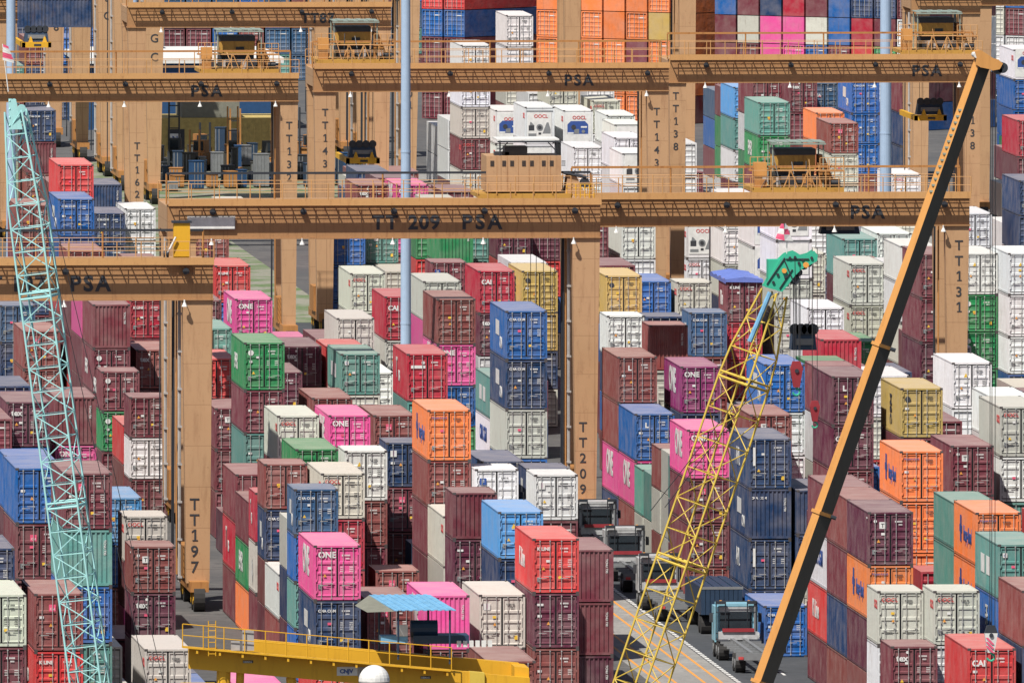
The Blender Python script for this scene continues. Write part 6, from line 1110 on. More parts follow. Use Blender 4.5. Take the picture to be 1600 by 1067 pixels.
(123.24,2060,7.77,0,14,0,1),(123.24,2060,10.36,0,13,0,1),(125.86,2060,0,0,14,0,1),(125.86,2060,2.59,0,0,0,1),(125.86,2060,5.18,0,12,0,1),(125.86,2060,7.77,0,14,0,1),
(128.48,2060,0,0,0,0,1),(128.48,2060,2.59,0,13,0,1),(128.48,2060,5.18,0,14,0,1),(128.48,2060,7.77,0,14,0,1),(128.48,2060,10.36,0,12,0,1),(131.1,2060,0,0,12,0,1),
(131.1,2060,2.59,0,1,0,1),(131.1,2060,5.18,0,0,0,1),(131.1,2060,7.77,0,13,0,1),(133.72,2060,0,0,9,0,1),(133.72,2060,2.59,0,14,0,1),(133.72,2060,5.18,0,13,0,1),
(133.72,2060,7.77,0,14,0,1),(136.34,2060,0,0,14,0,1),(136.34,2060,2.59,0,14,0,1),(136.34,2060,5.18,0,0,0,1),(136.34,2060,7.77,0,1,0,1),(138.96,2060,0,0,14,0,1),
(138.96,2060,2.59,0,1,0,1),(138.96,2060,5.18,0,9,0,1),(138.96,2060,7.77,0,13,0,1),(138.96,2060,10.36,0,0,0,1),(141.58,2060,0,0,14,0,1),(141.58,2060,2.59,0,12,0,1),
(141.58,2060,5.18,0,13,0,1),(141.58,2060,7.77,0,12,0,1),(141.58,2060,10.36,0,9,0,1),(144.2,2060,0,0,9,0,1),(144.2,2060,2.59,0,12,0,1),(144.2,2060,5.18,0,13,0,1),
(144.2,2060,7.77,0,0,0,1),(144.2,2060,10.36,0,13,0,1),(146.82,2060,0,0,0,0,1),(146.82,2060,2.59,0,9,0,1),(146.82,2060,5.18,0,14,0,1),(146.82,2060,7.77,0,13,0,1),
(146.82,2060,10.36,0,12,0,1),(149.44,2060,0,0,12,0,1),(149.44,2060,2.59,0,0,0,1),(149.44,2060,5.18,0,12,0,1),(149.44,2060,7.77,0,13,0,1),(149.44,2060,10.36,0,12,0,1),
(152.06,2060,0,0,14,0,1),(152.06,2060,2.59,0,0,0,1),(152.06,2060,5.18,0,13,0,1),(152.06,2060,7.77,0,12,0,1),(154.68,2060,0,0,14,0,1),(154.68,2060,2.59,0,9,0,1),
(154.68,2060,5.18,0,12,0,1),(154.68,2060,7.77,0,12,0,1),(157.3,2060,0,0,13,0,1),(157.3,2060,2.59,0,14,0,1),(157.3,2060,5.18,0,12,0,1),(157.3,2060,7.77,0,12,0,1),
(157.3,2060,10.36,0,12,0,1),(159.92,2060,0,0,12,0,1),(159.92,2060,2.59,0,13,0,1),(159.92,2060,5.18,0,1,0,1),(159.92,2060,7.77,0,13,0,1),(159.92,2060,10.36,0,14,0,1),
(162.54,2060,0,0,9,0,1),(162.54,2060,2.59,0,14,0,1),(162.54,2060,5.18,0,13,0,1),(162.54,2060,7.77,0,14,0,1),(165.16,2060,0,0,13,0,1),(165.16,2060,2.59,0,12,0,1),
(165.16,2060,5.18,0,12,0,1),(165.16,2060,7.77,0,12,0,1),(165.16,2060,10.36,0,12,0,1),(167.78,2060,0,0,13,0,1),(167.78,2060,2.59,0,12,0,1),(167.78,2060,5.18,0,12,0,1),
(167.78,2060,7.77,0,14,0,1),(167.78,2060,10.36,0,13,0,1),(170.4,2060,0,0,0,0,1),(170.4,2060,2.59,0,1,0,1),(170.4,2060,5.18,0,0,0,1),(170.4,2060,7.77,0,13,0,1),
(170.4,2060,10.36,0,12,0,1),(173.02,2060,0,0,12,0,1),(173.02,2060,2.59,0,13,0,1),(173.02,2060,5.18,0,13,0,1),(173.02,2060,7.77,0,12,0,1),(175.64,2060,0,0,0,0,1),
(175.64,2060,2.59,0,12,0,1),(175.64,2060,5.18,0,12,0,1),(175.64,2060,7.77,0,13,0,1),(175.64,2060,10.36,0,14,0,1),(178.26,2060,0,0,0,0,1),(178.26,2060,2.59,0,9,0,1),
(178.26,2060,5.18,0,0,0,1),(178.26,2060,7.77,0,0,0,1),(178.26,2060,10.36,0,9,0,1),(180.88,2060,0,0,9,0,1),(180.88,2060,2.59,0,12,0,1),(180.88,2060,5.18,0,0,0,1),
(180.88,2060,7.77,0,1,0,1),(180.88,2060,10.36,0,9,0,1),(183.5,2060,0,0,1,0,1),(183.5,2060,2.59,0,0,0,1),(183.5,2060,5.18,0,9,0,1),(183.5,2060,7.77,0,0,0,1),
(186.12,2060,0,0,12,0,1),(186.12,2060,2.59,0,14,0,1),(186.12,2060,5.18,0,14,0,1),(186.12,2060,7.77,0,0,0,1),(188.74,2060,0,0,0,0,1),(188.74,2060,2.59,0,1,0,1),
(188.74,2060,5.18,0,14,0,1),(188.74,2060,7.77,0,13,0,1),(191.36,2060,0,0,12,0,1),(191.36,2060,2.59,0,12,0,1),(191.36,2060,5.18,0,13,0,1),(191.36,2060,7.77,0,1,0,1),
(191.36,2060,10.36,0,12,0,1),(193.98,2060,0,0,1,0,1),(193.98,2060,2.59,0,13,0,1),(193.98,2060,5.18,0,1,0,1),(193.98,2060,7.77,0,0,0,1),(193.98,2060,10.36,0,13,0,1),
(196.6,2060,0,0,14,0,1),(196.6,2060,2.59,0,9,0,1),(196.6,2060,5.18,0,12,0,1),(196.6,2060,7.77,0,1,0,1),(196.6,2060,10.36,0,0,0,1),(199.22,2060,0,0,12,0,1),
(199.22,2060,2.59,0,1,0,1),(199.22,2060,5.18,0,9,0,1),(199.22,2060,7.77,0,13,0,1),(199.22,2060,10.36,0,14,0,1),(201.84,2060,0,0,12,0,1),(201.84,2060,2.59,0,1,0,1),
(201.84,2060,5.18,0,13,0,1),(201.84,2060,7.77,0,14,0,1),(204.46,2060,0,0,13,0,1),(204.46,2060,2.59,0,9,0,1),(204.46,2060,5.18,0,9,0,1),(204.46,2060,7.77,0,1,0,1),
(207.08,2060,0,0,0,0,1),(207.08,2060,2.59,0,12,0,1),(207.08,2060,5.18,0,0,0,1),(207.08,2060,7.77,0,13,0,1),(207.08,2060,10.36,0,12,0,1),(209.7,2060,0,0,13,0,1),
(209.7,2060,2.59,0,1,0,1),(209.7,2060,5.18,0,1,0,1),(209.7,2060,7.77,0,0,0,1),(209.7,2060,10.36,0,12,0,1),(212.32,2060,0,0,13,0,1),(212.32,2060,2.59,0,12,0,1),
(212.32,2060,5.18,0,9,0,1),(212.32,2060,7.77,0,9,0,1),(214.94,2060,0,0,13,0,1),(214.94,2060,2.59,0,12,0,1),(214.94,2060,5.18,0,13,0,1),(214.94,2060,7.77,0,9,0,1),
(217.56,2060,0,0,13,0,1),(217.56,2060,2.59,0,12,0,1),(217.56,2060,5.18,0,12,0,1),(217.56,2060,7.77,0,13,0,1),(217.56,2060,10.36,0,12,0,1),(220.18,2060,0,0,12,0,1),
(220.18,2060,2.59,0,13,0,1),(220.18,2060,5.18,0,13,0,1),(220.18,2060,7.77,0,9,0,1),(220.18,2060,10.36,0,1,0,1),(222.8,2060,0,0,14,0,1),(222.8,2060,2.59,0,1,0,1),
(222.8,2060,5.18,0,0,0,1),(222.8,2060,7.77,0,9,0,1),(225.42,2060,0,0,13,0,1),(225.42,2060,2.59,0,13,0,1),(225.42,2060,5.18,0,13,0,1),(225.42,2060,7.77,0,12,0,1),
(225.42,2060,10.36,0,1,0,1),(228.04,2060,0,0,9,0,1),(228.04,2060,2.59,0,13,0,1),(228.04,2060,5.18,0,0,0,1),(228.04,2060,7.77,0,14,0,1),(228.04,2060,10.36,0,9,0,1),
(118,2110,0,0,13,0,1),(118,2110,2.59,0,13,0,1),(118,2110,5.18,0,12,0,1),(118,2110,7.77,0,13,0,1),(118,2110,10.36,0,13,0,1),(120.62,2110,0,0,12,0,1),
(120.62,2110,2.59,0,9,0,1),(120.62,2110,5.18,0,12,0,1),(120.62,2110,7.77,0,14,0,1),(123.24,2110,0,0,13,0,1),(123.24,2110,2.59,0,12,0,1),(123.24,2110,5.18,0,14,0,1),
(123.24,2110,7.77,0,13,0,1),(125.86,2110,0,0,9,0,1),(125.86,2110,2.59,0,9,0,1),(125.86,2110,5.18,0,13,0,1),(125.86,2110,7.77,0,0,0,1),(128.48,2110,0,0,14,0,1),
(128.48,2110,2.59,0,12,0,1),(128.48,2110,5.18,0,0,0,1),(128.48,2110,7.77,0,13,0,1),(128.48,2110,10.36,0,12,0,1),(131.1,2110,0,0,12,0,1),(131.1,2110,2.59,0,9,0,1),
(131.1,2110,5.18,0,14,0,1),(131.1,2110,7.77,0,9,0,1),(133.72,2110,0,0,1,0,1),(133.72,2110,2.59,0,13,0,1),(133.72,2110,5.18,0,14,0,1),(133.72,2110,7.77,0,12,0,1),
(133.72,2110,10.36,0,12,0,1),(136.34,2110,0,0,1,0,1),(136.34,2110,2.59,0,13,0,1),(136.34,2110,5.18,0,13,0,1),(136.34,2110,7.77,0,13,0,1),(138.96,2110,0,0,12,0,1),
(138.96,2110,2.59,0,0,0,1),(138.96,2110,5.18,0,12,0,1),(138.96,2110,7.77,0,13,0,1),(138.96,2110,10.36,0,13,0,1),(141.58,2110,0,0,13,0,1),(141.58,2110,2.59,0,12,0,1),
(141.58,2110,5.18,0,12,0,1),(141.58,2110,7.77,0,12,0,1),(141.58,2110,10.36,0,13,0,1),(144.2,2110,0,0,12,0,1),(144.2,2110,2.59,0,12,0,1),(144.2,2110,5.18,0,13,0,1),
(144.2,2110,7.77,0,12,0,1),(144.2,2110,10.36,0,13,0,1),(146.82,2110,0,0,13,0,1),(146.82,2110,2.59,0,9,0,1),(146.82,2110,5.18,0,13,0,1),(146.82,2110,7.77,0,13,0,1),
(149.44,2110,0,0,9,0,1),(149.44,2110,2.59,0,0,0,1),(149.44,2110,5.18,0,14,0,1),(149.44,2110,7.77,0,1,0,1),(152.06,2110,0,0,9,0,1),(152.06,2110,2.59,0,0,0,1),
(152.06,2110,5.18,0,14,0,1),(152.06,2110,7.77,0,12,0,1),(154.68,2110,0,0,12,0,1),(154.68,2110,2.59,0,9,0,1),(154.68,2110,5.18,0,1,0,1),(154.68,2110,7.77,0,1,0,1),
(157.3,2110,0,0,14,0,1),(157.3,2110,2.59,0,9,0,1),(157.3,2110,5.18,0,1,0,1),(157.3,2110,7.77,0,12,0,1),(157.3,2110,10.36,0,14,0,1),(159.92,2110,0,0,9,0,1),
(159.92,2110,2.59,0,12,0,1),(159.92,2110,5.18,0,1,0,1),(159.92,2110,7.77,0,1,0,1),(162.54,2110,0,0,13,0,1),(162.54,2110,2.59,0,13,0,1),(162.54,2110,5.18,0,9,0,1),
(162.54,2110,7.77,0,12,0,1),(165.16,2110,0,0,13,0,1),(165.16,2110,2.59,0,14,0,1),(165.16,2110,5.18,0,9,0,1),(165.16,2110,7.77,0,0,0,1),(165.16,2110,10.36,0,9,0,1),
(167.78,2110,0,0,13,0,1),(167.78,2110,2.59,0,0,0,1),(167.78,2110,5.18,0,13,0,1),(167.78,2110,7.77,0,14,0,1),(170.4,2110,0,0,12,0,1),(170.4,2110,2.59,0,13,0,1),
(170.4,2110,5.18,0,1,0,1),(170.4,2110,7.77,0,14,0,1),(173.02,2110,0,0,0,0,1),(173.02,2110,2.59,0,13,0,1),(173.02,2110,5.18,0,13,0,1),(173.02,2110,7.77,0,0,0,1),
(175.64,2110,0,0,12,0,1),(175.64,2110,2.59,0,13,0,1),(175.64,2110,5.18,0,13,0,1),(175.64,2110,7.77,0,14,0,1),(178.26,2110,0,0,14,0,1),(178.26,2110,2.59,0,13,0,1),
(178.26,2110,5.18,0,13,0,1),(178.26,2110,7.77,0,1,0,1),(180.88,2110,0,0,13,0,1),(180.88,2110,2.59,0,12,0,1),(180.88,2110,5.18,0,12,0,1),(180.88,2110,7.77,0,13,0,1),
(183.5,2110,0,0,13,0,1),(183.5,2110,2.59,0,0,0,1),(183.5,2110,5.18,0,14,0,1),(183.5,2110,7.77,0,9,0,1),(183.5,2110,10.36,0,13,0,1),(186.12,2110,0,0,13,0,1),
(186.12,2110,2.59,0,13,0,1),(186.12,2110,5.18,0,14,0,1),(186.12,2110,7.77,0,1,0,1),(186.12,2110,10.36,0,14,0,1),(188.74,2110,0,0,12,0,1),(188.74,2110,2.59,0,13,0,1),
(188.74,2110,5.18,0,1,0,1),(188.74,2110,7.77,0,12,0,1),(188.74,2110,10.36,0,1,0,1),(191.36,2110,0,0,14,0,1),(191.36,2110,2.59,0,12,0,1),(191.36,2110,5.18,0,14,0,1),
(191.36,2110,7.77,0,13,0,1),(193.98,2110,0,0,13,0,1),(193.98,2110,2.59,0,13,0,1),(193.98,2110,5.18,0,12,0,1),(193.98,2110,7.77,0,0,0,1),(196.6,2110,0,0,12,0,1),
(196.6,2110,2.59,0,9,0,1),(196.6,2110,5.18,0,13,0,1),(196.6,2110,7.77,0,9,0,1),(199.22,2110,0,0,12,0,1),(199.22,2110,2.59,0,13,0,1),(199.22,2110,5.18,0,0,0,1),
(199.22,2110,7.77,0,13,0,1),(199.22,2110,10.36,0,9,0,1),(201.84,2110,0,0,14,0,1),(201.84,2110,2.59,0,1,0,1),(201.84,2110,5.18,0,12,0,1),(201.84,2110,7.77,0,0,0,1),
(201.84,2110,10.36,0,14,0,1),(204.46,2110,0,0,9,0,1),(204.46,2110,2.59,0,12,0,1),(204.46,2110,5.18,0,13,0,1),(204.46,2110,7.77,0,0,0,1),(204.46,2110,10.36,0,12,0,1),
(207.08,2110,0,0,12,0,1),(207.08,2110,2.59,0,12,0,1),(207.08,2110,5.18,0,9,0,1),(207.08,2110,7.77,0,12,0,1),(209.7,2110,0,0,13,0,1),(209.7,2110,2.59,0,12,0,1),
(209.7,2110,5.18,0,9,0,1),(209.7,2110,7.77,0,0,0,1),(212.32,2110,0,0,0,0,1),(212.32,2110,2.59,0,13,0,1),(212.32,2110,5.18,0,12,0,1),(212.32,2110,7.77,0,13,0,1),
(214.94,2110,0,0,13,0,1),(214.94,2110,2.59,0,12,0,1),(214.94,2110,5.18,0,13,0,1),(214.94,2110,7.77,0,0,0,1),(214.94,2110,10.36,0,14,0,1),(217.56,2110,0,0,12,0,1),
(217.56,2110,2.59,0,12,0,1),(217.56,2110,5.18,0,9,0,1),(217.56,2110,7.77,0,13,0,1),(220.18,2110,0,0,12,0,1),(220.18,2110,2.59,0,0,0,1),(220.18,2110,5.18,0,12,0,1),
(220.18,2110,7.77,0,14,0,1),(222.8,2110,0,0,1,0,1),(222.8,2110,2.59,0,12,0,1),(222.8,2110,5.18,0,13,0,1),(222.8,2110,7.77,0,1,0,1),(222.8,2110,10.36,0,9,0,1),
(225.42,2110,0,0,14,0,1),(225.42,2110,2.59,0,14,0,1),(225.42,2110,5.18,0,0,0,1),(225.42,2110,7.77,0,1,0,1),(228.04,2110,0,0,13,0,1),(228.04,2110,2.59,0,0,0,1),
(228.04,2110,5.18,0,12,0,1),(228.04,2110,7.77,0,9,0,1),(228.04,2110,10.36,0,1,0,1),(60,1960,0,0,12,0,1),(60,1960,2.59,0,1,0,1),(60,1960,5.18,0,1,0,1),
(62.62,1960,0,0,0,0,1),(62.62,1960,2.59,0,14,0,1),(62.62,1960,5.18,0,14,0,1),(65.24,1960,0,0,12,0,1),(65.24,1960,2.59,0,1,0,1),(67.86,1960,0,0,14,0,1),
(67.86,1960,2.59,0,13,0,1),(67.86,1960,5.18,0,12,0,1),(70.48,1960,0,0,13,0,1),(70.48,1960,2.59,0,13,0,1),(73.1,1960,0,0,14,0,1),(73.1,1960,2.59,0,0,0,1),
(75.72,1960,0,0,13,0,1),(75.72,1960,2.59,0,12,0,1),(75.72,1960,5.18,0,12,0,1),(78.34,1960,0,0,0,0,1),(78.34,1960,2.59,0,13,0,1),(78.34,1960,5.18,0,13,0,1),
(80.96,1960,0,0,13,0,1),(80.96,1960,2.59,0,13,0,1),(83.58,1960,0,0,14,0,1),(83.58,1960,2.59,0,13,0,1),(83.58,1960,5.18,0,13,0,1),(86.2,1960,0,0,12,0,1),
(86.2,1960,2.59,0,13,0,1),(88.82,1960,0,0,14,0,1),(88.82,1960,2.59,0,12,0,1),(91.44,1960,0,0,12,0,1),(91.44,1960,2.59,0,12,0,1),(91.44,1960,5.18,0,13,0,1),
(94.06,1960,0,0,0,0,1),(94.06,1960,2.59,0,12,0,1),(96.68,1960,0,0,13,0,1),(96.68,1960,2.59,0,12,0,1),(99.3,1960,0,0,9,0,1),(99.3,1960,2.59,0,13,0,1),
(99.3,1960,5.18,0,0,0,1),(101.92,1960,0,0,1,0,1),(101.92,1960,2.59,0,9,0,1),(104.54,1960,0,0,12,0,1),(104.54,1960,2.59,0,12,0,1),(104.54,1960,5.18,0,1,0,1),
(107.16,1960,0,0,12,0,1),(107.16,1960,2.59,0,12,0,1),(107.16,1960,5.18,0,13,0,1),(109.78,1960,0,0,12,0,1),(109.78,1960,2.59,0,0,0,1),(112.4,1960,0,0,0,0,1),
(112.4,1960,2.59,0,12,0,1),(112.4,1960,5.18,0,0,0,1),(115.02,1960,0,0,1,0,1),(115.02,1960,2.59,0,12,0,1),(115.02,1960,5.18,0,13,0,1),(60,2180,0,0,0,0,1),
(60,2180,2.59,0,12,0,1),(60,2180,5.18,0,13,0,1),(60,2180,7.77,0,0,0,1),(60,2180,10.36,0,12,0,1),(62.62,2180,0,0,13,0,1),(62.62,2180,2.59,0,0,0,1),
(62.62,2180,5.18,0,14,0,1),(62.62,2180,7.77,0,12,0,1),(62.62,2180,10.36,0,9,0,1),(65.24,2180,0,0,14,0,1),(65.24,2180,2.59,0,1,0,1),(65.24,2180,5.18,0,13,0,1),
(65.24,2180,7.77,0,13,0,1),(65.24,2180,10.36,0,1,0,1),(67.86,2180,0,0,12,0,1),(67.86,2180,2.59,0,12,0,1),(67.86,2180,5.18,0,12,0,1),(67.86,2180,7.77,0,9,0,1),
(67.86,2180,10.36,0,13,0,1),(67.86,2180,12.96,0,9,0,1),(70.48,2180,0,0,1,0,1),(70.48,2180,2.59,0,0,0,1),(70.48,2180,5.18,0,13,0,1),(70.48,2180,7.77,0,12,0,1),
(70.48,2180,10.36,0,14,0,1),(73.1,2180,0,0,13,0,1),(73.1,2180,2.59,0,9,0,1),(73.1,2180,5.18,0,13,0,1),(73.1,2180,7.77,0,12,0,1),(73.1,2180,10.36,0,13,0,1),
(75.72,2180,0,0,12,0,1),(75.72,2180,2.59,0,12,0,1),(75.72,2180,5.18,0,12,0,1),(75.72,2180,7.77,0,1,0,1),(75.72,2180,10.36,0,1,0,1),(78.34,2180,0,0,13,0,1),
(78.34,2180,2.59,0,12,0,1),(78.34,2180,5.18,0,13,0,1),(78.34,2180,7.77,0,13,0,1),(78.34,2180,10.36,0,14,0,1),(80.96,2180,0,0,1,0,1),(80.96,2180,2.59,0,12,0,1),
(80.96,2180,5.18,0,12,0,1),(80.96,2180,7.77,0,13,0,1),(80.96,2180,10.36,0,12,0,1),(83.58,2180,0,0,14,0,1),(83.58,2180,2.59,0,12,0,1),(83.58,2180,5.18,0,12,0,1),
(83.58,2180,7.77,0,13,0,1),(83.58,2180,10.36,0,12,0,1),(83.58,2180,12.96,0,0,0,1),(86.2,2180,0,0,9,0,1),(86.2,2180,2.59,0,13,0,1),(86.2,2180,5.18,0,13,0,1),
(86.2,2180,7.77,0,0,0,1),(86.2,2180,10.36,0,13,0,1),(86.2,2180,12.96,0,13,0,1),(88.82,2180,0,0,12,0,1),(88.82,2180,2.59,0,12,0,1),(88.82,2180,5.18,0,13,0,1),
(88.82,2180,7.77,0,12,0,1),(88.82,2180,10.36,0,13,0,1),(91.44,2180,0,0,14,0,1),(91.44,2180,2.59,0,12,0,1),(91.44,2180,5.18,0,14,0,1),(91.44,2180,7.77,0,9,0,1),
(91.44,2180,10.36,0,14,0,1),(94.06,2180,0,0,9,0,1),(94.06,2180,2.59,0,14,0,1),(94.06,2180,5.18,0,12,0,1),(94.06,2180,7.77,0,13,0,1),(94.06,2180,10.36,0,14,0,1),
(96.68,2180,0,0,12,0,1),(96.68,2180,2.59,0,12,0,1),(96.68,2180,5.18,0,12,0,1),(96.68,2180,7.77,0,12,0,1),(96.68,2180,10.36,0,13,0,1),(96.68,2180,12.96,0,0,0,1),
(99.3,2180,0,0,13,0,1),(99.3,2180,2.59,0,1,0,1),(99.3,2180,5.18,0,12,0,1),(99.3,2180,7.77,0,14,0,1),(99.3,2180,10.36,0,0,0,1),(99.3,2180,12.96,0,0,0,1),
(101.92,2180,0,0,0,0,1),(101.92,2180,2.59,0,13,0,1),(101.92,2180,5.18,0,13,0,1),(101.92,2180,7.77,0,12,0,1),(101.92,2180,10.36,0,12,0,1),(104.54,2180,0,0,1,0,1),
(104.54,2180,2.59,0,13,0,1),(104.54,2180,5.18,0,13,0,1),(104.54,2180,7.77,0,12,0,1),(104.54,2180,10.36,0,13,0,1),(104.54,2180,12.96,0,0,0,1),(107.16,2180,0,0,12,0,1),
(107.16,2180,2.59,0,13,0,1),(107.16,2180,5.18,0,13,0,1),(107.16,2180,7.77,0,1,0,1),(107.16,2180,10.36,0,13,0,1),(109.78,2180,0,0,12,0,1),(109.78,2180,2.59,0,12,0,1),
(109.78,2180,5.18,0,14,0,1),(109.78,2180,7.77,0,13,0,1),(109.78,2180,10.36,0,13,0,1),(112.4,2180,0,0,12,0,1),(112.4,2180,2.59,0,13,0,1),(112.4,2180,5.18,0,12,0,1),
(112.4,2180,7.77,0,14,0,1),(112.4,2180,10.36,0,1,0,1),(115.02,2180,0,0,12,0,1),(115.02,2180,2.59,0,13,0,1),(115.02,2180,5.18,0,12,0,1),(115.02,2180,7.77,0,9,0,1),
(115.02,2180,10.36,0,0,0,1),(115.02,2180,12.96,0,9,0,1),(117.64,2180,0,0,9,0,1),(117.64,2180,2.59,0,12,0,1),(117.64,2180,5.18,0,0,0,1),(117.64,2180,7.77,0,14,0,1),
(117.64,2180,10.36,0,9,0,1),(120.26,2180,0,0,13,0,1),(120.26,2180,2.59,0,14,0,1),(120.26,2180,5.18,0,13,0,1),(120.26,2180,7.77,0,12,0,1),(120.26,2180,10.36,0,14,0,1),
(120.26,2180,12.96,0,12,0,1),(122.88,2180,0,0,9,0,1),(122.88,2180,2.59,0,14,0,1),(122.88,2180,5.18,0,14,0,1),(122.88,2180,7.77,0,12,0,1),(122.88,2180,10.36,0,13,0,1),
(125.5,2180,0,0,13,0,1),(125.5,2180,2.59,0,0,0,1),(125.5,2180,5.18,0,12,0,1),(125.5,2180,7.77,0,0,0,1),(125.5,2180,10.36,0,13,0,1),(125.5,2180,12.96,0,9,0,1),
(128.12,2180,0,0,14,0,1),(128.12,2180,2.59,0,12,0,1),(128.12,2180,5.18,0,12,0,1),(128.12,2180,7.77,0,12,0,1),(128.12,2180,10.36,0,12,0,1),(130.74,2180,0,0,0,0,1),
(130.74,2180,2.59,0,0,0,1),(130.74,2180,5.18,0,12,0,1),(130.74,2180,7.77,0,1,0,1),(130.74,2180,10.36,0,1,0,1),(133.36,2180,0,0,9,0,1),(133.36,2180,2.59,0,1,0,1),
(133.36,2180,5.18,0,14,0,1),(133.36,2180,7.77,0,13,0,1),(133.36,2180,10.36,0,12,0,1),(135.98,2180,0,0,13,0,1),(135.98,2180,2.59,0,13,0,1),(135.98,2180,5.18,0,12,0,1),
(135.98,2180,7.77,0,1,0,1),(135.98,2180,10.36,0,12,0,1),(138.6,2180,0,0,13,0,1),(138.6,2180,2.59,0,1,0,1),(138.6,2180,5.18,0,12,0,1),(138.6,2180,7.77,0,0,0,1),
(138.6,2180,10.36,0,12,0,1),(138.6,2180,12.96,0,12,0,1),(150,2010,0,0,13,0,1),(150,2010,2.59,0,12,0,1),(150,2010,5.18,0,12,0,1),(150,2010,7.77,0,12,0,1),
(152.62,2010,0,0,1,0,1),(152.62,2010,2.59,0,0,0,1),(152.62,2010,5.18,0,9,0,1),(155.24,2010,0,0,1,0,1),(155.24,2010,2.59,0,13,0,1),(155.24,2010,5.18,0,1,0,1),
(155.24,2010,7.77,0,13,0,1),(157.86,2010,0,0,9,0,1),(157.86,2010,2.59,0,1,0,1),(157.86,2010,5.18,0,0,0,1),(160.48,2010,0,0,13,0,1),(160.48,2010,2.59,0,14,0,1),
(160.48,2010,5.18,0,13,0,1),(163.1,2010,0,0,13,0,1),(163.1,2010,2.59,0,9,0,1),(163.1,2010,5.18,0,9,0,1),(165.72,2010,0,0,1,0,1),(165.72,2010,2.59,0,12,0,1),
(165.72,2010,5.18,0,1,0,1),(165.72,2010,7.77,0,14,0,1),(168.34,2010,0,0,13,0,1),(168.34,2010,2.59,0,12,0,1),(168.34,2010,5.18,0,1,0,1),(168.34,2010,7.77,0,13,0,1),
(170.96,2010,0,0,1,0,1),(170.96,2010,2.59,0,12,0,1),(170.96,2010,5.18,0,0,0,1),(170.96,2010,7.77,0,13,0,1),(173.58,2010,0,0,14,0,1),(173.58,2010,2.59,0,13,0,1),
(173.58,2010,5.18,0,12,0,1),(173.58,2010,7.77,0,12,0,1),(176.2,2010,0,0,13,0,1),(176.2,2010,2.59,0,9,0,1),(176.2,2010,5.18,0,0,0,1),(178.82,2010,0,0,1,0,1),
(178.82,2010,2.59,0,9,0,1),(178.82,2010,5.18,0,1,0,1),(178.82,2010,7.77,0,13,0,1),(181.44,2010,0,0,12,0,1),(181.44,2010,2.59,0,1,0,1),(181.44,2010,5.18,0,12,0,1),
(181.44,2010,7.77,0,9,0,1),(184.06,2010,0,0,0,0,1),(184.06,2010,2.59,0,13,0,1),(184.06,2010,5.18,0,12,0,1),(184.06,2010,7.77,0,12,0,1),(186.68,2010,0,0,14,0,1),
(186.68,2010,2.59,0,9,0,1),(186.68,2010,5.18,0,13,0,1),(189.3,2010,0,0,1,0,1),(189.3,2010,2.59,0,9,0,1),(189.3,2010,5.18,0,12,0,1),(189.3,2010,7.77,0,12,0,1),
(191.92,2010,0,0,14,0,1),(191.92,2010,2.59,0,13,0,1),(191.92,2010,5.18,0,13,0,1),(191.92,2010,7.77,0,12,0,1),(194.54,2010,0,0,14,0,1),(194.54,2010,2.59,0,13,0,1),
(194.54,2010,5.18,0,12,0,1),(194.54,2010,7.77,0,12,0,1),(197.16,2010,0,0,12,0,1),(197.16,2010,2.59,0,13,0,1),(197.16,2010,5.18,0,12,0,1),(199.78,2010,0,0,9,0,1),
(199.78,2010,2.59,0,0,0,1),(199.78,2010,5.18,0,14,0,1),(199.78,2010,7.77,0,12,0,1),(202.4,2010,0,0,12,0,1),(202.4,2010,2.59,0,9,0,1),(202.4,2010,5.18,0,13,0,1),
(205.02,2010,0,0,0,0,1),(205.02,2010,2.59,0,9,0,1),(205.02,2010,5.18,0,13,0,1),(207.64,2010,0,0,13,0,1),(207.64,2010,2.59,0,0,0,1),(207.64,2010,5.18,0,12,0,1),
(210.26,2010,0,0,0,0,1),(210.26,2010,2.59,0,0,0,1),(210.26,2010,5.18,0,12,0,1),(212.88,2010,0,0,12,0,1),(212.88,2010,2.59,0,12,0,1),(212.88,2010,5.18,0,14,0,1),
(212.88,2010,7.77,0,1,0,1),
]
for i, (X, Y, z, h, c, typ, l, label) in enumerate(CONT): container(X, Y, z, h, c, typ, l, label, idx=i)
# rotated rows in the far yard
A = R(42)
def wall_at(x0, y0, k, z): return (x0+k*2.66*math.cos(A), y0-k*2.66*math.sin(A), z)
for (x0, y0, k, z, h, c, typ, l, label) in WALL:
    p = wall_at(x0, y0, k, z); container(*p, h, c, typ, l, label, rz=-A)
for (x, y, z, h, c, typ, l, label, rz) in ODD: container(x, y, z, h, c, typ, l, label, rz=R(rz))
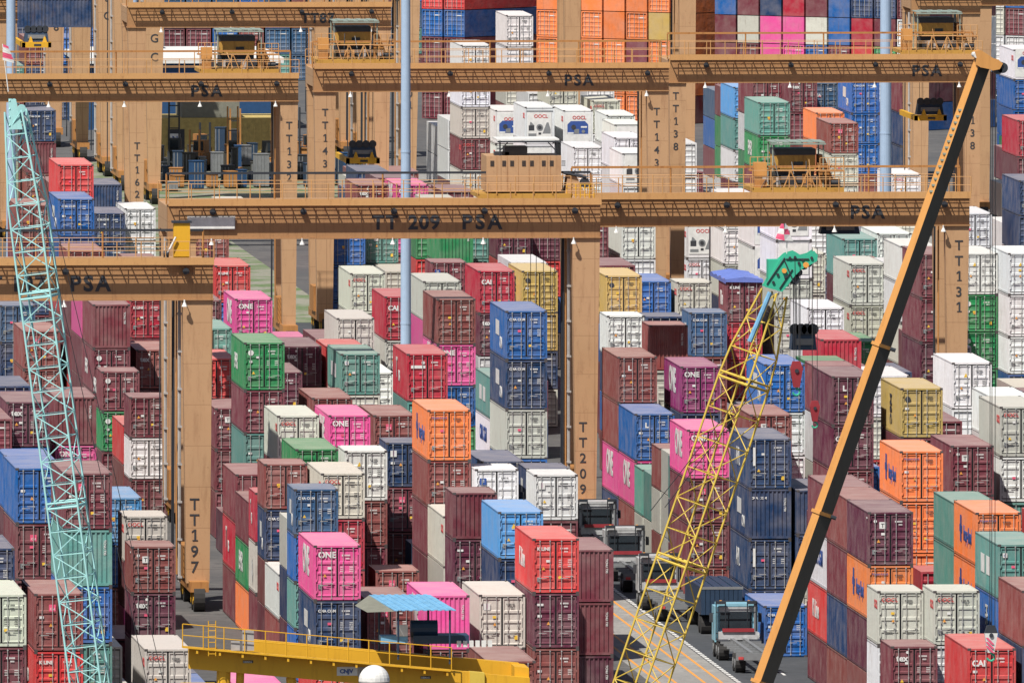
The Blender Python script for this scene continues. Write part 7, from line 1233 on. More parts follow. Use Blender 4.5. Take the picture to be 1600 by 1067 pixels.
# everything past the three hundred largest: one object
def lod(b, X, Y, z, h, rz, ci, cols, front=True, CL=12.192):
    ca, sa = math.cos(rz), math.sin(rz)
    def T(p): return (X+p[0]*ca-p[1]*sa, Y+p[0]*sa+p[1]*ca, z+p[2])
    def q(pts, k): b.quad([T(p) for p in pts], k); cols.append(ci)
    t = h-.015
    q([(0,0,.06),(0,0,t),(0,CL,t),(0,CL,.06)], 'apaint'); q([(CW,0,.06),(CW,CL,.06),(CW,CL,t),(CW,0,t)], 'apaint')
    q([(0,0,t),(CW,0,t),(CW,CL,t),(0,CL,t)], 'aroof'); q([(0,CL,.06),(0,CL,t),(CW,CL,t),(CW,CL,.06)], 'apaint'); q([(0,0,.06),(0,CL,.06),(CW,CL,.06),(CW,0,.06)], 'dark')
    if not front:
        q([(0,0,.06),(CW,0,.06),(CW,0,t),(0,0,t)], 'apaint'); return
    for x0, x1 in ((0,.11),(CW-.11,CW)): q([(x0,0,.06),(x1,0,.06),(x1,0,t),(x0,0,t)], 'apaint')
    q([(.11,0,.06),(CW-.11,0,.06),(CW-.11,0,.2),(.11,0,.2)], 'apaint'); q([(.11,0,t-.12),(CW-.11,0,t-.12),(CW-.11,0,t),(.11,0,t)], 'apaint')
    q([(.11,.09,.2),(CW-.11,.09,.2),(CW-.11,.09,t-.12),(.11,.09,t-.12)], 'dark')
    for d0 in (.13, 1.24):
        z0 = .24
        for s_ in range(5):
            hh = (t-.42)/5; a = z0+s_*hh
            q([(d0,.05,a),(d0+1.06,.05,a),(d0+1.06,.05,a+.10),(d0,.05,a+.10)], 'apaint')
            q([(d0,.05,a+.10),(d0+1.06,.05,a+.10),(d0+1.06,.085,a+.16),(d0,.085,a+.16)], 'apaint')
            q([(d0,.085,a+.16),(d0+1.06,.085,a+.16),(d0+1.06,.085,a+hh-.03),(d0,.085,a+hh-.03)], 'apaint')
            q([(d0,.085,a+hh-.03),(d0+1.06,.085,a+hh-.03),(d0+1.06,.05,a+hh),(d0,.05,a+hh)], 'apaint')
        for x in (d0+.27, d0+.80): q([(x-.022,.0,.1),(x+.022,.0,.1),(x+.022,.0,t-.04),(x-.022,.0,t-.04)], 'rod')
        q([(d0+.2,.03,t-.55),(d0+.85,.03,t-.55),(d0+.85,.03,t-.47),(d0+.2,.03,t-.47)], 'white' if cols and d0 > 1 else 'apaint')
sb = MB(); fc = []
CK = list(COLS)
r2 = random.Random(5)
for (X, Y, z, h, c, rz, fr) in REST:
    base = COLS[CK[c]]; j = r2.uniform(.85, 1.15)
    lod(sb, X, Y, z, HS[h % 2], R(rz), tuple(v*j for v in base)+(1,), fc, fr, 6.058 if h > 1 else 12.192)
me = sb.mesh('more_containers'); at_ = me.color_attributes.new('Col', 'FLOAT_COLOR', 'CORNER')
flat = []
for p, cc in zip(me.polygons, fc): flat += list(cc)*p.loop_total
at_.data.foreach_set('color', flat)
o = link('more_containers', me); o['kind'] = 'stuff'; o['label'] = 'far and half hidden shipping containers filling the gaps in the stacks'; o['category'] = 'shipping containers'
# ---------------------------------------------------------------- yard gantry cranes
GZ = 18.2
def railing(b, x0, x1, y, z, h=1.1, step=1.4, k='tanlt', r=.020, mids=1, ax=0):
    n = max(1, int(round((x1-x0)/step)))
    P = (lambda a, zz: (a, y, zz)) if ax == 0 else (lambda a, zz: (y, a, zz))
    for i in range(n+1): b.tube(P(x0+(x1-x0)*i/n, z), P(x0+(x1-x0)*i/n, z+h), r*1.7, k, 5)
    for j in range(mids+1):
        zz = z+h*(j+1)/(mids+1); b.tube(P(x0, zz), P(x1, zz), r, k, 4)
def trolley_parts(t, x, Yf, zt, kind=0):
    """hoist trolley riding on the girders; parts of the crane"""
    if kind == 9: return
    b = MB(); b.box(x-2.9, Yf+.3, zt+.35, x+2.9, Yf+6.8, zt+.62, 'mach')
    railing(b, x-2.9, x+2.9, Yf+.25, zt+.62, 1.1, 1.1); railing(b, x-2.9, x+2.9, Yf+6.8, zt+.62, 1.1, 1.4)
    for i in range(4): b.box(x-2.6+i*1.5, Yf+.8, zt+.05, x-2.0+i*1.5, Yf+1.6, zt+.4, 'steel')
    b.build('trolley_deck', t)
    if kind == 0:
        b = MB(); b.box(x-1.35, Yf+2.2, zt+1.75, x+1.25, Yf+5.4, zt+2.62, 'mach'); b.box(x-1.38, Yf+2.16, zt+2.62, x+1.28, Yf+5.44, zt+3.0, 'steel')
        b.box(x-.15, Yf+2.12, zt+1.95, x+.45, Yf+2.2, zt+2.2, 'glass'); b.box(x-1.3, Yf+2.5, zt+.62, x+1.2, Yf+5.2, zt+1.75, 'steel')
        b.build('machinery_house', t)
        b = MB()
        for i in range(9): b.box(x-1.6+i*.38, Yf+1.4, zt+3.42+.03*(i % 2), x-1.24+i*.38, Yf+5.2, zt+3.48+.03*(i % 2), 'canopy')
        b.box(x-1.65, Yf+1.35, zt+3.30, x+1.85, Yf+1.43, zt+3.40, 'canopy')
        for xx in (x-1.5, x+1.7):
            for yy in (Yf+1.6, Yf+5.0): b.tube((xx, yy, zt+.62), (xx, yy, zt+3.35), .05, 'canopy', 5)
        b.build('canopy', t)
        rq = random.Random(int(x*7+Yf))
        for q in range(9):
            b = MB(); xx = x+rq.uniform(-2.6, 2.5); zz = zt+rq.uniform(.62, .9); yy = Yf+rq.uniform(.5, 1.3); ww = rq.uniform(.12, .4); b.box(xx, yy, zz, xx+ww, yy+.3, zz+rq.uniform(.15, .6), rq.choice(['tan2', 'steel', 'tanlt', 'gpipe'])); b.build('gear_case', t)
        for q in range(7):
            xx = x+rq.uniform(-2.7, 2.7); b = MB(); b.tube((xx, Yf+.4, zt+.6), (xx+rq.uniform(-.5, .5), Yf+rq.uniform(.4, 1.6), zt+rq.uniform(1.4, 2.6)), .03, rq.choice(['tan2', 'steel', 'tanlt']), 4); b.build('pipe', t)
        b = MB(); b.box(x+1.35, Yf+.5, zt+1.62, x+2.95, Yf+2.2, zt+1.7, 'tan2'); b.box(x-2.95, Yf+1.9, zt+1.62, x-1.45, Yf+3.2, zt+1.7, 'tan2'); b.build('platform', t)
        b = MB(); railing(b, x+1.4, x+2.9, Yf+.6, zt+1.7, .8, .5); b.build('railing', t); b = MB(); railing(b, x-2.9, x-1.5, Yf+2.0, zt+1.7, .8, .5); b.build('railing', t)
        b = MB(); b.box(x-2.75, Yf+.9, zt+1.35, x-1.95, Yf+1.9, zt+2.2, 'orng'); b.box(x-2.7, Yf+1.0, zt+.62, x-2.0, Yf+1.8, zt+1.35, 'tan2'); b.build('control_cabinet', t)
        b = MB(); 
        for xx in (-.9, .2): b.tube((x+xx, Yf+.6, zt+.62), (x+xx+.45, Yf+.6, zt+1.7), .04, 'tanlt', 5).tube((x+xx+.9, Yf+.6, zt+.62), (x+xx+.45, Yf+.6, zt+1.7), .04, 'tanlt', 5)
        b.tube((x-1.3, Yf+.6, zt+1.7), (x+1.3, Yf+.6, zt+1.7), .05, 'tanlt', 5)
        b.hexa([(x+1.5, Yf+2.4, zt+.62), (x+2.6, Yf+2.4, zt+.62), (x+2.6, Yf+4.4, zt+.62), (x+1.5, Yf+4.4, zt+.62)], [(x+1.5, Yf+2.4, zt+2.6), (x+1.8, Yf+2.4, zt+2.6), (x+1.8, Yf+4.4, zt+2.6), (x+1.5, Yf+4.4, zt+2.6)], 'tan2')
        b.build('hoist_frame', t)
        for q in range(3): MB().tube((x-1.0+q*.9, Yf+1.5, zt+1.0), (x-.45+q*.9, Yf+1.5, zt+1.0), .34, 'steel', 10).build('motor', t)
        MB().tube((x+2.0, Yf+1.0, zt+.9), (x+2.7, Yf+1.0, zt+.9), .26, 'steel', 10).build('motor', t)
    else:
        b = MB(); x0, x1 = x-2.35, x+2.35; y0 = Yf+.9; z0 = zt+.75; z1 = zt+2.95
        n = 7
        for i in range(n):
            a = x0+(x1-x0)*i/n; c = x0+(x1-x0)*(i+1)/n; b.box(a+.012, y0, z0, c-.012, y0+4.6, z1, 'tan')
        b.box(x0+.02, y0+.02, z0+.02, x1-.02, y0+4.5, z1-.02, 'tan2'); b.build('machinery_house', t)
        b = MB()
        for i in range(8):
            a = x0+.25+i*.62+(.12 if i % 2 else 0)
            for q in range(5): b.box(a, y0-.03, z1-.62+q*.075, a+.24, y0-.004, z1-.585+q*.075, 'steel')
        b.build('louvre', t)
        b = MB(); z2 = z1+.95
        b.box(x0+.7, y0+.5, z2, x1-.1, y0+4.2, z2+.10, 'white'); b.box(x0+.75, y0+.45, z2-.12, x1-.15, y0+.55, z2-.02, 'steel')
        for xx in (x0+.9, x1-.3):
            b.tube((xx, y0+.6, z1), (xx, y0+.6, z2), .05, 'steel', 5); b.tube((xx, y0+.6, z1+.3), (xx+(.5 if xx < x else -.5), y0+.6, z2-.1), .035, 'steel', 5)
        b.box(x-1.1, y0+1, z1+.01, x+.3, y0+3, z1+.55, 'steel'); b.box(x0+.6, y0+1, z1+.01, x0+1.5, y0+2, z1+.22, 'steel')
        b.build('service_frame', t)
        b = MB(); b.hexa([(x1+.25, Yf+1.2, zt+.62), (x1+1.5, Yf+1.2, zt+.62), (x1+1.5, Yf+3, zt+.62), (x1+.25, Yf+3, zt+.62)], [(x1+.45, Yf+1.2, zt+1.9), (x1+.85, Yf+1.2, zt+1.9), (x1+.85, Yf+3, zt+1.9), (x1+.45, Yf+3, zt+1.9)], 'tan')
        b.tube((x1+.15, Yf+1.1, zt+1.9), (x1+1.6, Yf+1.1, zt+1.6), .09, 'steel', 6); b.tube((x1+1.5, Yf+1.1, zt+1.25), (x1+1.5, Yf+1.9, zt+1.25), .3, 'steel', 10)
        railing(b, x1+.3, x1+2.0, Yf+.4, zt+.3, .9, .28, 'ylw', .022, 3); b.build('hoist_frame', t)
def rtg(label, XL, XR, Yf, gh, wb, lw0, lw1, beam, legl, legr, trolley, cable=None, tan='tan', zb=GZ, light=True, pipes=False):
    t = thing('gantry_crane', label, 'gantry crane', (0, 0, 0), 0, 'rubber tyred yard gantry cranes')
    zt = zb+gh
    b = MB()
    b.box(XL, Yf, zb, XR, Yf+1.0, zt, 'gird'); b.box(XL-.05, Yf-.14, zb-.08, XR+.05, Yf+1.1, zb, 'gird'); b.box(XL-.05, Yf-.06, zt, XR+.05, Yf+1.06, zt+.05, 'gird')
    nst = int((XR-XL)/3)
    b.build('girder', t)
    b = MB(); b.box(XL, Yf+wb, zb, XR, Yf+wb+1.0, zt, tan)
    b.build('girder', t)
    for x in (XL, XR-1.0):
        b = MB(); b.box(x, Yf+1.0, zb+.3, x+.9, Yf+wb, zt-.1, tan); b.build('end_tie', t)
    # walkway: open brackets and bars, edge plate, posts and rails
    b = MB(); n = int((XR-XL)/.68)
    for i in range(n+1):
        x = XL+.04+(XR-XL-.08)*i/n; b.box(x-.028, Yf-.95, zt-.03, x+.028, Yf, zt+.04, 'tan2')
    for yy in (Yf-.40, Yf-.70): b.box(XL, yy-.018, zt+.0, XR, yy+.025, zt+.045, 'tan2')
    b.box(XL, Yf-.16, zt+.055, XR, Yf+.0, zt+.075, 'tan2')
    b.box(XL, Yf-1.0, zt-.02, XR, Yf-.95, zt+.40, 'tanlt'); b.build('walkway', t)
    b = MB(); railing(b, XL, XR, Yf-.98, zt+.30, 1.05, 1.4)
    b.build('railing', t)
    b = MB(); b.box(XL, Yf+1.2, zt+1.85, XR-.5, Yf+1.34, zt+1.99, 'steel' if len(beam or []) > 1 else 'tan2')
    nn = 4
    for i in range(nn+1):
        x = XL+(XR-XL)*i/nn; b.tube((min(x, XR-.5), Yf+1.26, zt), (min(x, XR-.5), Yf+1.26, zt+1.9), .06, 'tan2', 5)
    railing(b, XL, XR, Yf+wb+1.0, zt, 1.1, 2.0); b.build('cable_tray', t)
    # legs
    def leg(xc, y, txt, side):
        b = MB(); d = 1.25
        o0, o1 = lw0/2, lw1/2
        b.hexa([(xc-o1, y, 1.6), (xc+o1, y, 1.6), (xc+o1, y+d, 1.6), (xc-o1, y+d, 1.6)], [(xc-o0, y, zb), (xc+o0, y, zb), (xc+o0, y+d, zb), (xc-o0, y+d, zb)], tan)
        b.box(xc-o0-.02, y-.02, zb-.25, xc+o0+.02, y+d+.02, zb-.06, tan)
        o = b.build('leg', t)
        if txt:
            for i, ch in enumerate(txt[0]):
                put_text(ch, txt[2], 'blk', o, (xc+txt[3], y-.02, txt[1]-i*txt[4]), align='CENTER', bold=.01)
        if side:
            b = MB(); xx = xc-o0-.10
            b.tube((xx, y+d+.4, 1.6), (xx, y+d+.4, zb), .10, 'gpipe', 6)
            for q in range(int(zb/2.2)): b.box(xx-.12, y+d+.2, 1.8+q*2.2, xx+.14, y+d+.6, 1.92+q*2.2, 'gpipe')
            b.tube((xx-.35, y+d+.6, 2.2), (xx-.30, y+d+.6, zb), .05, 'steel', 5); b.build('conduit', o)
        return o
    xl, xr = XL+lw0/2+.05, XR-lw0/2-.02
    leg(xl, Yf+.02, legl, pipes); leg(xr, Yf+.02, legr, pipes)
    leg(xl, Yf+wb-.2, None, False); leg(xr, Yf+wb-.2, None, False)
    for xc in (xl, xr):
        b = MB(); b.box(xc-.55, Yf-1.4, 1.15, xc+.55, Yf+wb+2.4, 1.75, 'tan2'); b.box(xc-.7, Yf+2.6, 1.75, xc+.5, Yf+wb-1.6, 3.6, 'tan2'); b.build('sill_beam', t)
        for yc in (Yf-.9, Yf+.9, Yf+wb-.2, Yf+wb+1.7):
            b = MB(); b.tube((xc-.32, yc, .78), (xc+.32, yc, .78), .78, 'tyre', 18); b.disc((xc-.34, yc, .78), .36, (1, 0, 0), 'ylw', 12, .06); b.build('wheel', t)
        b = MB(); b.box(xc-.5, Yf+wb+1.2, 1.76, xc+.5, Yf+wb+2.3, 2.5, 'orng'); b.build('bogie_cabinet', t)
    # ladder on the left leg side
    b = MB(); xx = xr-lw0/2-.25; yy = Yf+1.9
    for s_ in (0, .45): b.tube((xx, yy+s_, 2.0), (xx, yy+s_, zb), .035, 'tan2', 4)
    for q in range(int((zb-2)/.4)): b.tube((xx, yy, 2.2+q*.4), (xx, yy+.45, 2.2+q*.4), .02, 'tan2', 4)
    b.tube((xx-.2, yy+1.1, 3), (xx-.15, yy+1.1, zb), .07, 'steel', 5)
    b.build('ladder', t)
    if beam:
        for (txt, x, z, sz, sp) in beam: put_text(txt, sz, 'blk', t, (x, Yf-.016, z), bold=.035, sp=sp)
    if light:
        nl = int((XR-XL)/5.3)
        for i in range(nl):
            x = XL+2.7+i*(XR-XL-4.4)/max(1, nl-1)
            b = MB(); b.tube((x, Yf-.45, zb-.02), (x, Yf-.45, zb-.18), .05, 'white', 6); b.tube((x, Yf-.45, zb-.18), (x, Yf-.45, zb-.42), .06, 'white', 8, .17); b.tube((x, Yf-.45, zb-.02), (x, Yf-.05, zb+.02), .03, 'tan2', 4)
            b.build('floodlight', t)
            b = MB(); b.tube((x+.1, Yf-.4, zt-.42), (x+.1, Yf-.02, zt-.42), .2, 'steel', 9); b.build('horn', t)
    if trolley is not None:
        for x, k in trolley: trolley_parts(t, x, Yf, zt, k)
    if cable:
        b = MB()
        for dx in cable[1]: b.tube((cable[0]+dx, Yf+2.5, cable[2]), (cable[0]+dx, Yf+2.5, zt+.4), .022, 'cable', 4)
        b.build('hoist_rope', t)
    return t
def LT(s, z0, sz=.78, dx=0, step=.95): return (s, z0, sz, dx, step)
rtg('near ochre gantry crane lettered TT209 PSA, corrugated machinery house on its girder', 77.74, 104.76, 1291.65, 2.05, 9.0, 1.72, 1.25,
    [('TT', 90.5, 18.72, 1.22, 1.2), ('209', 92.75, 18.72, 1.22, 1.12), ('PSA', 96.1, 18.72, 1.25, 1.35)], None, LT('TT209', 6.05, .85, -.2, .97), [(100.05, 1)], (101.5, (-.9, -.55, -.1, .35, .6), 10.6), pipes=True)
rtg('near ochre gantry crane at left edge reading PSA, its right leg lettered TT197', 50.0, 75.52, 1210.74, 2.05, 9.0, 1.75, 1.35,
    [('TT 197', 61.6, 18.7, 1.22, 1.15), ('PSA', 67.15, 18.7, 1.25, 1.25)], None, LT('TT197', 5.9, .95, -.2, .92), [(55.0, 0)], pipes=True)
rtg('ochre gantry crane with PSA on its beam and leg lettered TT131', 104.3, 129.43, 1307.19, 1.72, 8.0, 1.50, 1.05,
    [('PSA', 121.85, 18.62, 1.15, 1.25)], None, LT('TT131', 16.6, .88, .1, .98), [(118.6, 0)])
rtg('ochre gantry crane with both legs lettered TT143 and PSA on beam', 103.46, 129.90, 1538.68, 1.70, 8.0, 1.60, 1.15,
    [('PSA', 122.1, 18.58, 1.12, 1.3)], LT('TT143', 16.35), LT('TT143', 16.35, .78, -.08), [(106.6, 0)])
rtg('ochre gantry crane top right with both legs lettered TT138', 131.28, 154.83, 1555.0, 1.70, 8.0, 1.25, .95,
    [('PSA', 149.6, 18.62, 1.15, 1.3)], LT('TT138', 16.9, .78, -.15), LT('TT138', 16.9, .78, 0), [(151.7, 0)])
rtg('ochre gantry crane top left reading PSA with leg lettered TT132', 74.5, 101.10, 1520.38, 1.66, 8.0, 1.30, .95,
    [('PSA', 93.2, 18.52, 1.15, 1.35)], None, LT('TT132', 16.1), [(96.8, 0)])
rtg('far ochre gantry crane lettered TT87 on its beam and TT162 on a leg', 97.9, 119.3, 1680.6, 1.62, 8.0, 1.45, .95,
    [('TT87', 112.0, 18.5, 1.1, 1.15)], LT('TT162', 8.3, .80, 0, .98), None, None)
# cranes parked one behind another at the far end
for i, (xl, xr, yf, tl_, tr_, lab) in enumerate((
    (104.6, 128.3, 1772, 'FGC', 'TT201', 'far parked gantry crane whose leg is lettered TT201'),
    (103.6, 127.6, 1800, None, 'TT203', 'far parked gantry crane with leg lettered TT203 behind the blue grey mast'),
    (103.9, 128.4, 1830, 'SC', None, 'third far parked gantry crane from the front, upper left'),
    (103.5, 129.0, 1862, None, None, 'fourth far parked gantry crane from the front, upper left'),
    (103.0, 129.2, 1896, 'TT88', None, 'rearmost far parked gantry crane at upper left'))):
    rtg(lab, xl, xr, yf, 1.7, 8.0, 1.75, 1.0, None, LT(tl_, 15.4, 1.0, 0, 1.6) if tl_ else None, LT(tr_, 12.0, .85, 0, .98) if tr_ else None, [(xl+3.5, 0)], light=False, pipes=True)
rtg('far gantry crane whose two plain legs rise beside the orange containers', 142.0, 153.5, 1790, 1.7, 7.0, 1.45, 1.2, None, None, None, None, light=False)
rtg('far gantry crane with conduit leg left of the thin right hand mast', 164.5, 170.2, 1710, 1.7, 8.0, 1.45, 1.1, None, None, None, None, light=False, pipes=True)
rtg('far gantry crane at the top right corner', 171.6, 197.0, 1730, 1.7, 8.0, 1.5, 1.1, None, None, None, None, light=False)
rtg('gantry crane leg at the far left edge behind the pale mast', 62.0, 90.0, 1700, 1.7, 8.0, 1.5, 1.2, None, None, None, None, light=False)

# ---------------------------------------------------------------- masts
def mast(x, y, r0, r1, h, label):
    t = thing('light_mast', label, 'light mast', (x, y, 0), 0, 'blue grey floodlight masts')
    b = MB(); z = 0; n = 4
    for i in range(n):
        a = r0+(r1-r0)*i/n; c = r0+(r1-r0)*(i+1)/n; b.tube((0, 0, h*i/n), (0, 0, h*(i+1)/n), a, 'mast', 20, c, cap=False)
        b.tube((0, 0, h*(i+1)/n-.06), (0, 0, h*(i+1)/n+.06), c+.02, 'mast', 20)
    b.build('pole', t)
    b = MB(); b.tube((0, 0, 0), (0, 0, .12), r0*1.7, 'gpipe', 16); b.build('base_plate', t)
    b = MB(); b.box(-1.6, -.2, h, 1.6, .2, h+.25, 'gpipe')
    for i in range(5): b.box(-1.5+i*.65, -.5, h-.35, -1.1+i*.65, -.15, h+.05, 'gpipe')
    b.build('lamp_bank', t)
mast(95.35, 1330, .36, .27, 44, 'tall blue grey mast rising behind the TT209 crane beam')
mast(155.7, 1640, .47, .40, 44, 'blue grey mast at the right beyond the TT138 crane')
mast(86.32, 1640, .40, .32, 44, 'pale blue mast at the top left edge')
mast(116.6, 1990, .30, .26, 30, 'thin pale mast far behind the TT87 beam')

# ---------------------------------------------------------------- lattice booms
def lattice(t, P0, P1, a, c, th, k, r=.055, rd=.032, step=1.55, taper=1.0, heavy=()):
    P0 = Vector(P0); P1 = Vector(P1); d = (P1-P0); Ln = d.length; d.normalize()
    u = Vector((math.cos(th), -math.sin(th), 0)); u = (u-d*u.dot(d)).normalized(); v = d.cross(u).normalized()
    def cor(s, i, f=1): 
        su, sv = ((-1, -1), (1, -1), (1, 1), (-1, 1))[i]
        return P0+d*s+u*su*a/2*f+v*sv*c/2*f
    def fac(s): return 1 if s < Ln*.88 else 1-(1-taper)*(s-Ln*.88)/(Ln*.12)
    n = int(Ln/step)
    ch = MB(); la = MB()
    for i in range(4):
        for q in range(n): ch.tube(cor(q*Ln/n, i, fac(q*Ln/n)), cor((q+1)*Ln/n, i, fac((q+1)*Ln/n)), r, k, 6, cap=False)
    for q in range(n):
        s0, s1 = q*Ln/n, (q+1)*Ln/n; f0, f1 = fac(s0), fac(s1)
        for i in range(4):
            j = (i+1) % 4
            if q % 2: la.tube(cor(s0, i, f0), cor(s1, j, f1), rd, k, 5, cap=False)
            else: la.tube(cor(s0, j, f0), cor(s1, i, f1), rd, k, 5, cap=False)
            la.tube(cor(s0, i, f0), cor(s0, j, f0), rd*.9, k, 5, cap=False)
            if q in heavy:
                la.tube(cor(s0, i, f0), cor(s0, j, f0), rd*2.0, k, 5); la.tube(cor(s0+.25, i, f0), cor(s0+.25, j, f0), rd*1.8, k, 5)
    ch.build('chords', t); la.build('bracing', t)
    return u, v, d
t = thing('crane_boom', 'turquoise lattice crane boom leaning along the left edge', 'crane boom', (0, 0, 0))
u, v, d = lattice(t, (57.75, 1000, -1), (52.85, 1000, 37.2), 1.55, 1.4, R(20), 'teal', .052, .027, 1.12, .55, (8, 17, 26))
b = MB(); p = Vector((52.85, 1000, 37.2))
for yy in (-.38, .3):
    b.hexa([p+Vector((-.30, yy, -.9)), p+Vector((.32, yy, -.9)), p+Vector((.32, yy+.07, -.9)), p+Vector((-.30, yy+.07, -.9))], [p+Vector((-.32, yy, .55)), p+Vector((.0, yy, .55)), p+Vector((.0, yy+.07, .55)), p+Vector((-.32, yy+.07, .55))], 'teal')
for q in range(4): b.tube(p+Vector((-.32, -.4, .5-q*.4)), p+Vector((.15+.05*q, .4, .3-q*.4)), .045, 'teal', 6)
b.tube(p+Vector((.1, -.3, .2)), p+Vector((.55, -.2, -.5)), .05, 'white', 6); b.tube(p+Vector((.55, .2, -.5)), p+Vector((.2, .2, -1.6)), .05, 'teal', 6)
for q in range(3): b.disc(p+Vector((.28-.1*q, -.35+.3*q, .1-.4*q)), .20, (0, 1, .1), 'teal', 14, .09)

b.build('boom_head', t)
b = MB(); b.tube(p+Vector((-.35, 0, .9)), p+Vector((-.62, 0, 3.2)), .03, 'white', 5); b.build('flag_pole', t)
b = MB()
for xx in (.25, .7): b.tube(p+Vector((xx, -.4, -.3)), (60.3+xx*2, 999, 2), .018, 'cable', 4)
b.build('hoist_rope', t)
t2 = thing('flag', 'red and white flag on the turquoise boom tip', 'flag', (0, 0, 0))
b = MB(); q = p+Vector((-.62, -.02, 3.2))
for i in range(6):
    z0 = q.z-i*.13
    b.quad([(q.x, q.y, z0), (q.x+.28+.05*i, q.y-.08, z0-.12), (q.x+.30+.05*i, q.y-.06, z0-.27), (q.x, q.y, z0-.13)], 'pinkd' if i in (0, 3, 4) else 'white')
b.build('cloth', t2)
# yellow lattice boom with green head
t = thing('crane_boom', 'yellow lattice crane boom with a green sheave head', 'crane boom', (0, 0, 0))
lattice(t, (79.5, 1000, -1), (89.55, 1000, 28.3), 1.86, 1.75, R(40), 'ylat', .054, .030, 1.5, .5, (11, 17))
b = MB()
def plate(pts, y0, y1, k):
    n = len(pts); base = len(b.v); i = b.mi(k)
    b.v += [(x, y0, z) for x, z in pts]+[(x, y1, z) for x, z in pts]
    b.f.append(tuple(base+j for j in range(n))); b.m.append(i); b.f.append(tuple(base+n+j for j in reversed(range(n)))); b.m.append(i)
    for j in range(n):
        q = (j+1) % n; b.f.append((base+j, base+n+j, base+n+q, base+q)); b.m.append(i)
hp = [(1192, 447), (1216, 405), (1226, 396), (1240, 392), (1251, 399), (1262, 396), (1270, 391), (1276, 398), (1275, 407), (1262, 414), (1250, 420), (1240, 430), (1228, 446), (1220, 455)]
def scr(x, y): return (90.48+(x-1240)/32.34, 30.06-(y-400)/32.34)
for y0 in (999.3, 1000.5): plate([scr(*q) for q in hp], y0, y0+.12, 'green')
b.box(89.2, 999.42, 28.6, 90.2, 1000.5, 29.9, 'green')
for (xa, ya, xb, yb) in ((1196, 443, 1224, 402), (1216, 450, 1236, 420), (1226, 404, 1262, 404), (1222, 403, 1238, 440)):
    a, c = scr(xa, ya), scr(xb, yb); b.tube((a[0], 999.27, a[1]), (c[0], 999.27, c[1]), .035, 'steel', 5)
for (xa, ya) in ((1206, 440), (1213, 428), (1232, 402), (1240, 401), (1252, 405), (1246, 410), (1266, 402), (1225, 432)):
    a = scr(xa, ya); b.disc((a[0], 999.25, a[1]), .07, (0, 1, 0), 'steel', 8, .06)
b.build('boom_head', t)
b = MB(); a = scr(1223, 422); b.disc((a[0], 999.22, a[1]), .12, (0, 1, 0), 'ord', 12, .08); b.build('pin', t)
b = MB()
for (x, y, r) in ((1254, 414, .22), (1262, 411, .18), (1240, 436, .25), (1246, 425, .2)): b.disc((scr(x, y)[0], 1000, scr(x, y)[1]), r, (0, 1, 0), 'steel', 14, 1.1)
b.disc((scr(1257, 413)[0], 999.2, scr(1257, 413)[1]), .14, (0, 1, 0), 'ord', 12, .12)
b.build('sheave', t)
b = MB(); a = scr(1168, 532); c = scr(1200, 455); b.tube((a[0], 998.9, a[1]), (c[0], 998.9, c[1]), .13, 'lbsheet', 8); b.build('strut', t)
b = MB()
for (x0, y0, x1, y1) in ((1172, 590, 1012, 795), (1180, 600, 1034, 790), (1238, 405, 1240, 560), (1246, 408, 1246, 560)):
    a, c = scr(x0, y0), scr(x1, y1); b.tube((a[0], 998.6, a[1]), (c[0], 998.6, c[1]), .02, 'cable', 4)
b.build('pendant_rope', t)
t2 = thing('flag', 'faded pink and white flag above the green boom head', 'flag', (0, 0, 0))
b = MB(); a = scr(1228, 396); c = scr(1229, 352); b.tube((a[0], 999.6, a[1]), (c[0], 999.6, c[1]), .025, 'white', 5); b.build('flag_pole', t2)
b = MB(); rows = [((1219, 349), (1226, 348)), ((1216, 356), (1230, 357)), ((1213, 364), (1233, 366)), ((1210, 372), (1238, 376))]
for i in range(3):
    (l0, r0), (l1, r1) = rows[i], rows[i+1]
    m0 = ((l0[0]+r0[0])/2, (l0[1]+r0[1])/2+.5); m1 = ((l1[0]+r1[0])/2, (l1[1]+r1[1])/2+1)
    for q, (A_, B_, C_, D_) in enumerate(((l0, m0, m1, l1), (m0, r0, r1, m1))):
        P4 = [scr(*e) for e in (D_, C_, B_, A_)]
        ys = (999.5, 999.35, 999.35, 999.5) if q == 0 else (999.35, 999.55, 999.55, 999.35)
        b.quad([(e[0], yy, e[1]) for e, yy in zip(P4, ys)], 'pinkd' if (i+q) % 2 == 0 else 'white')
b.build('cloth', t2)

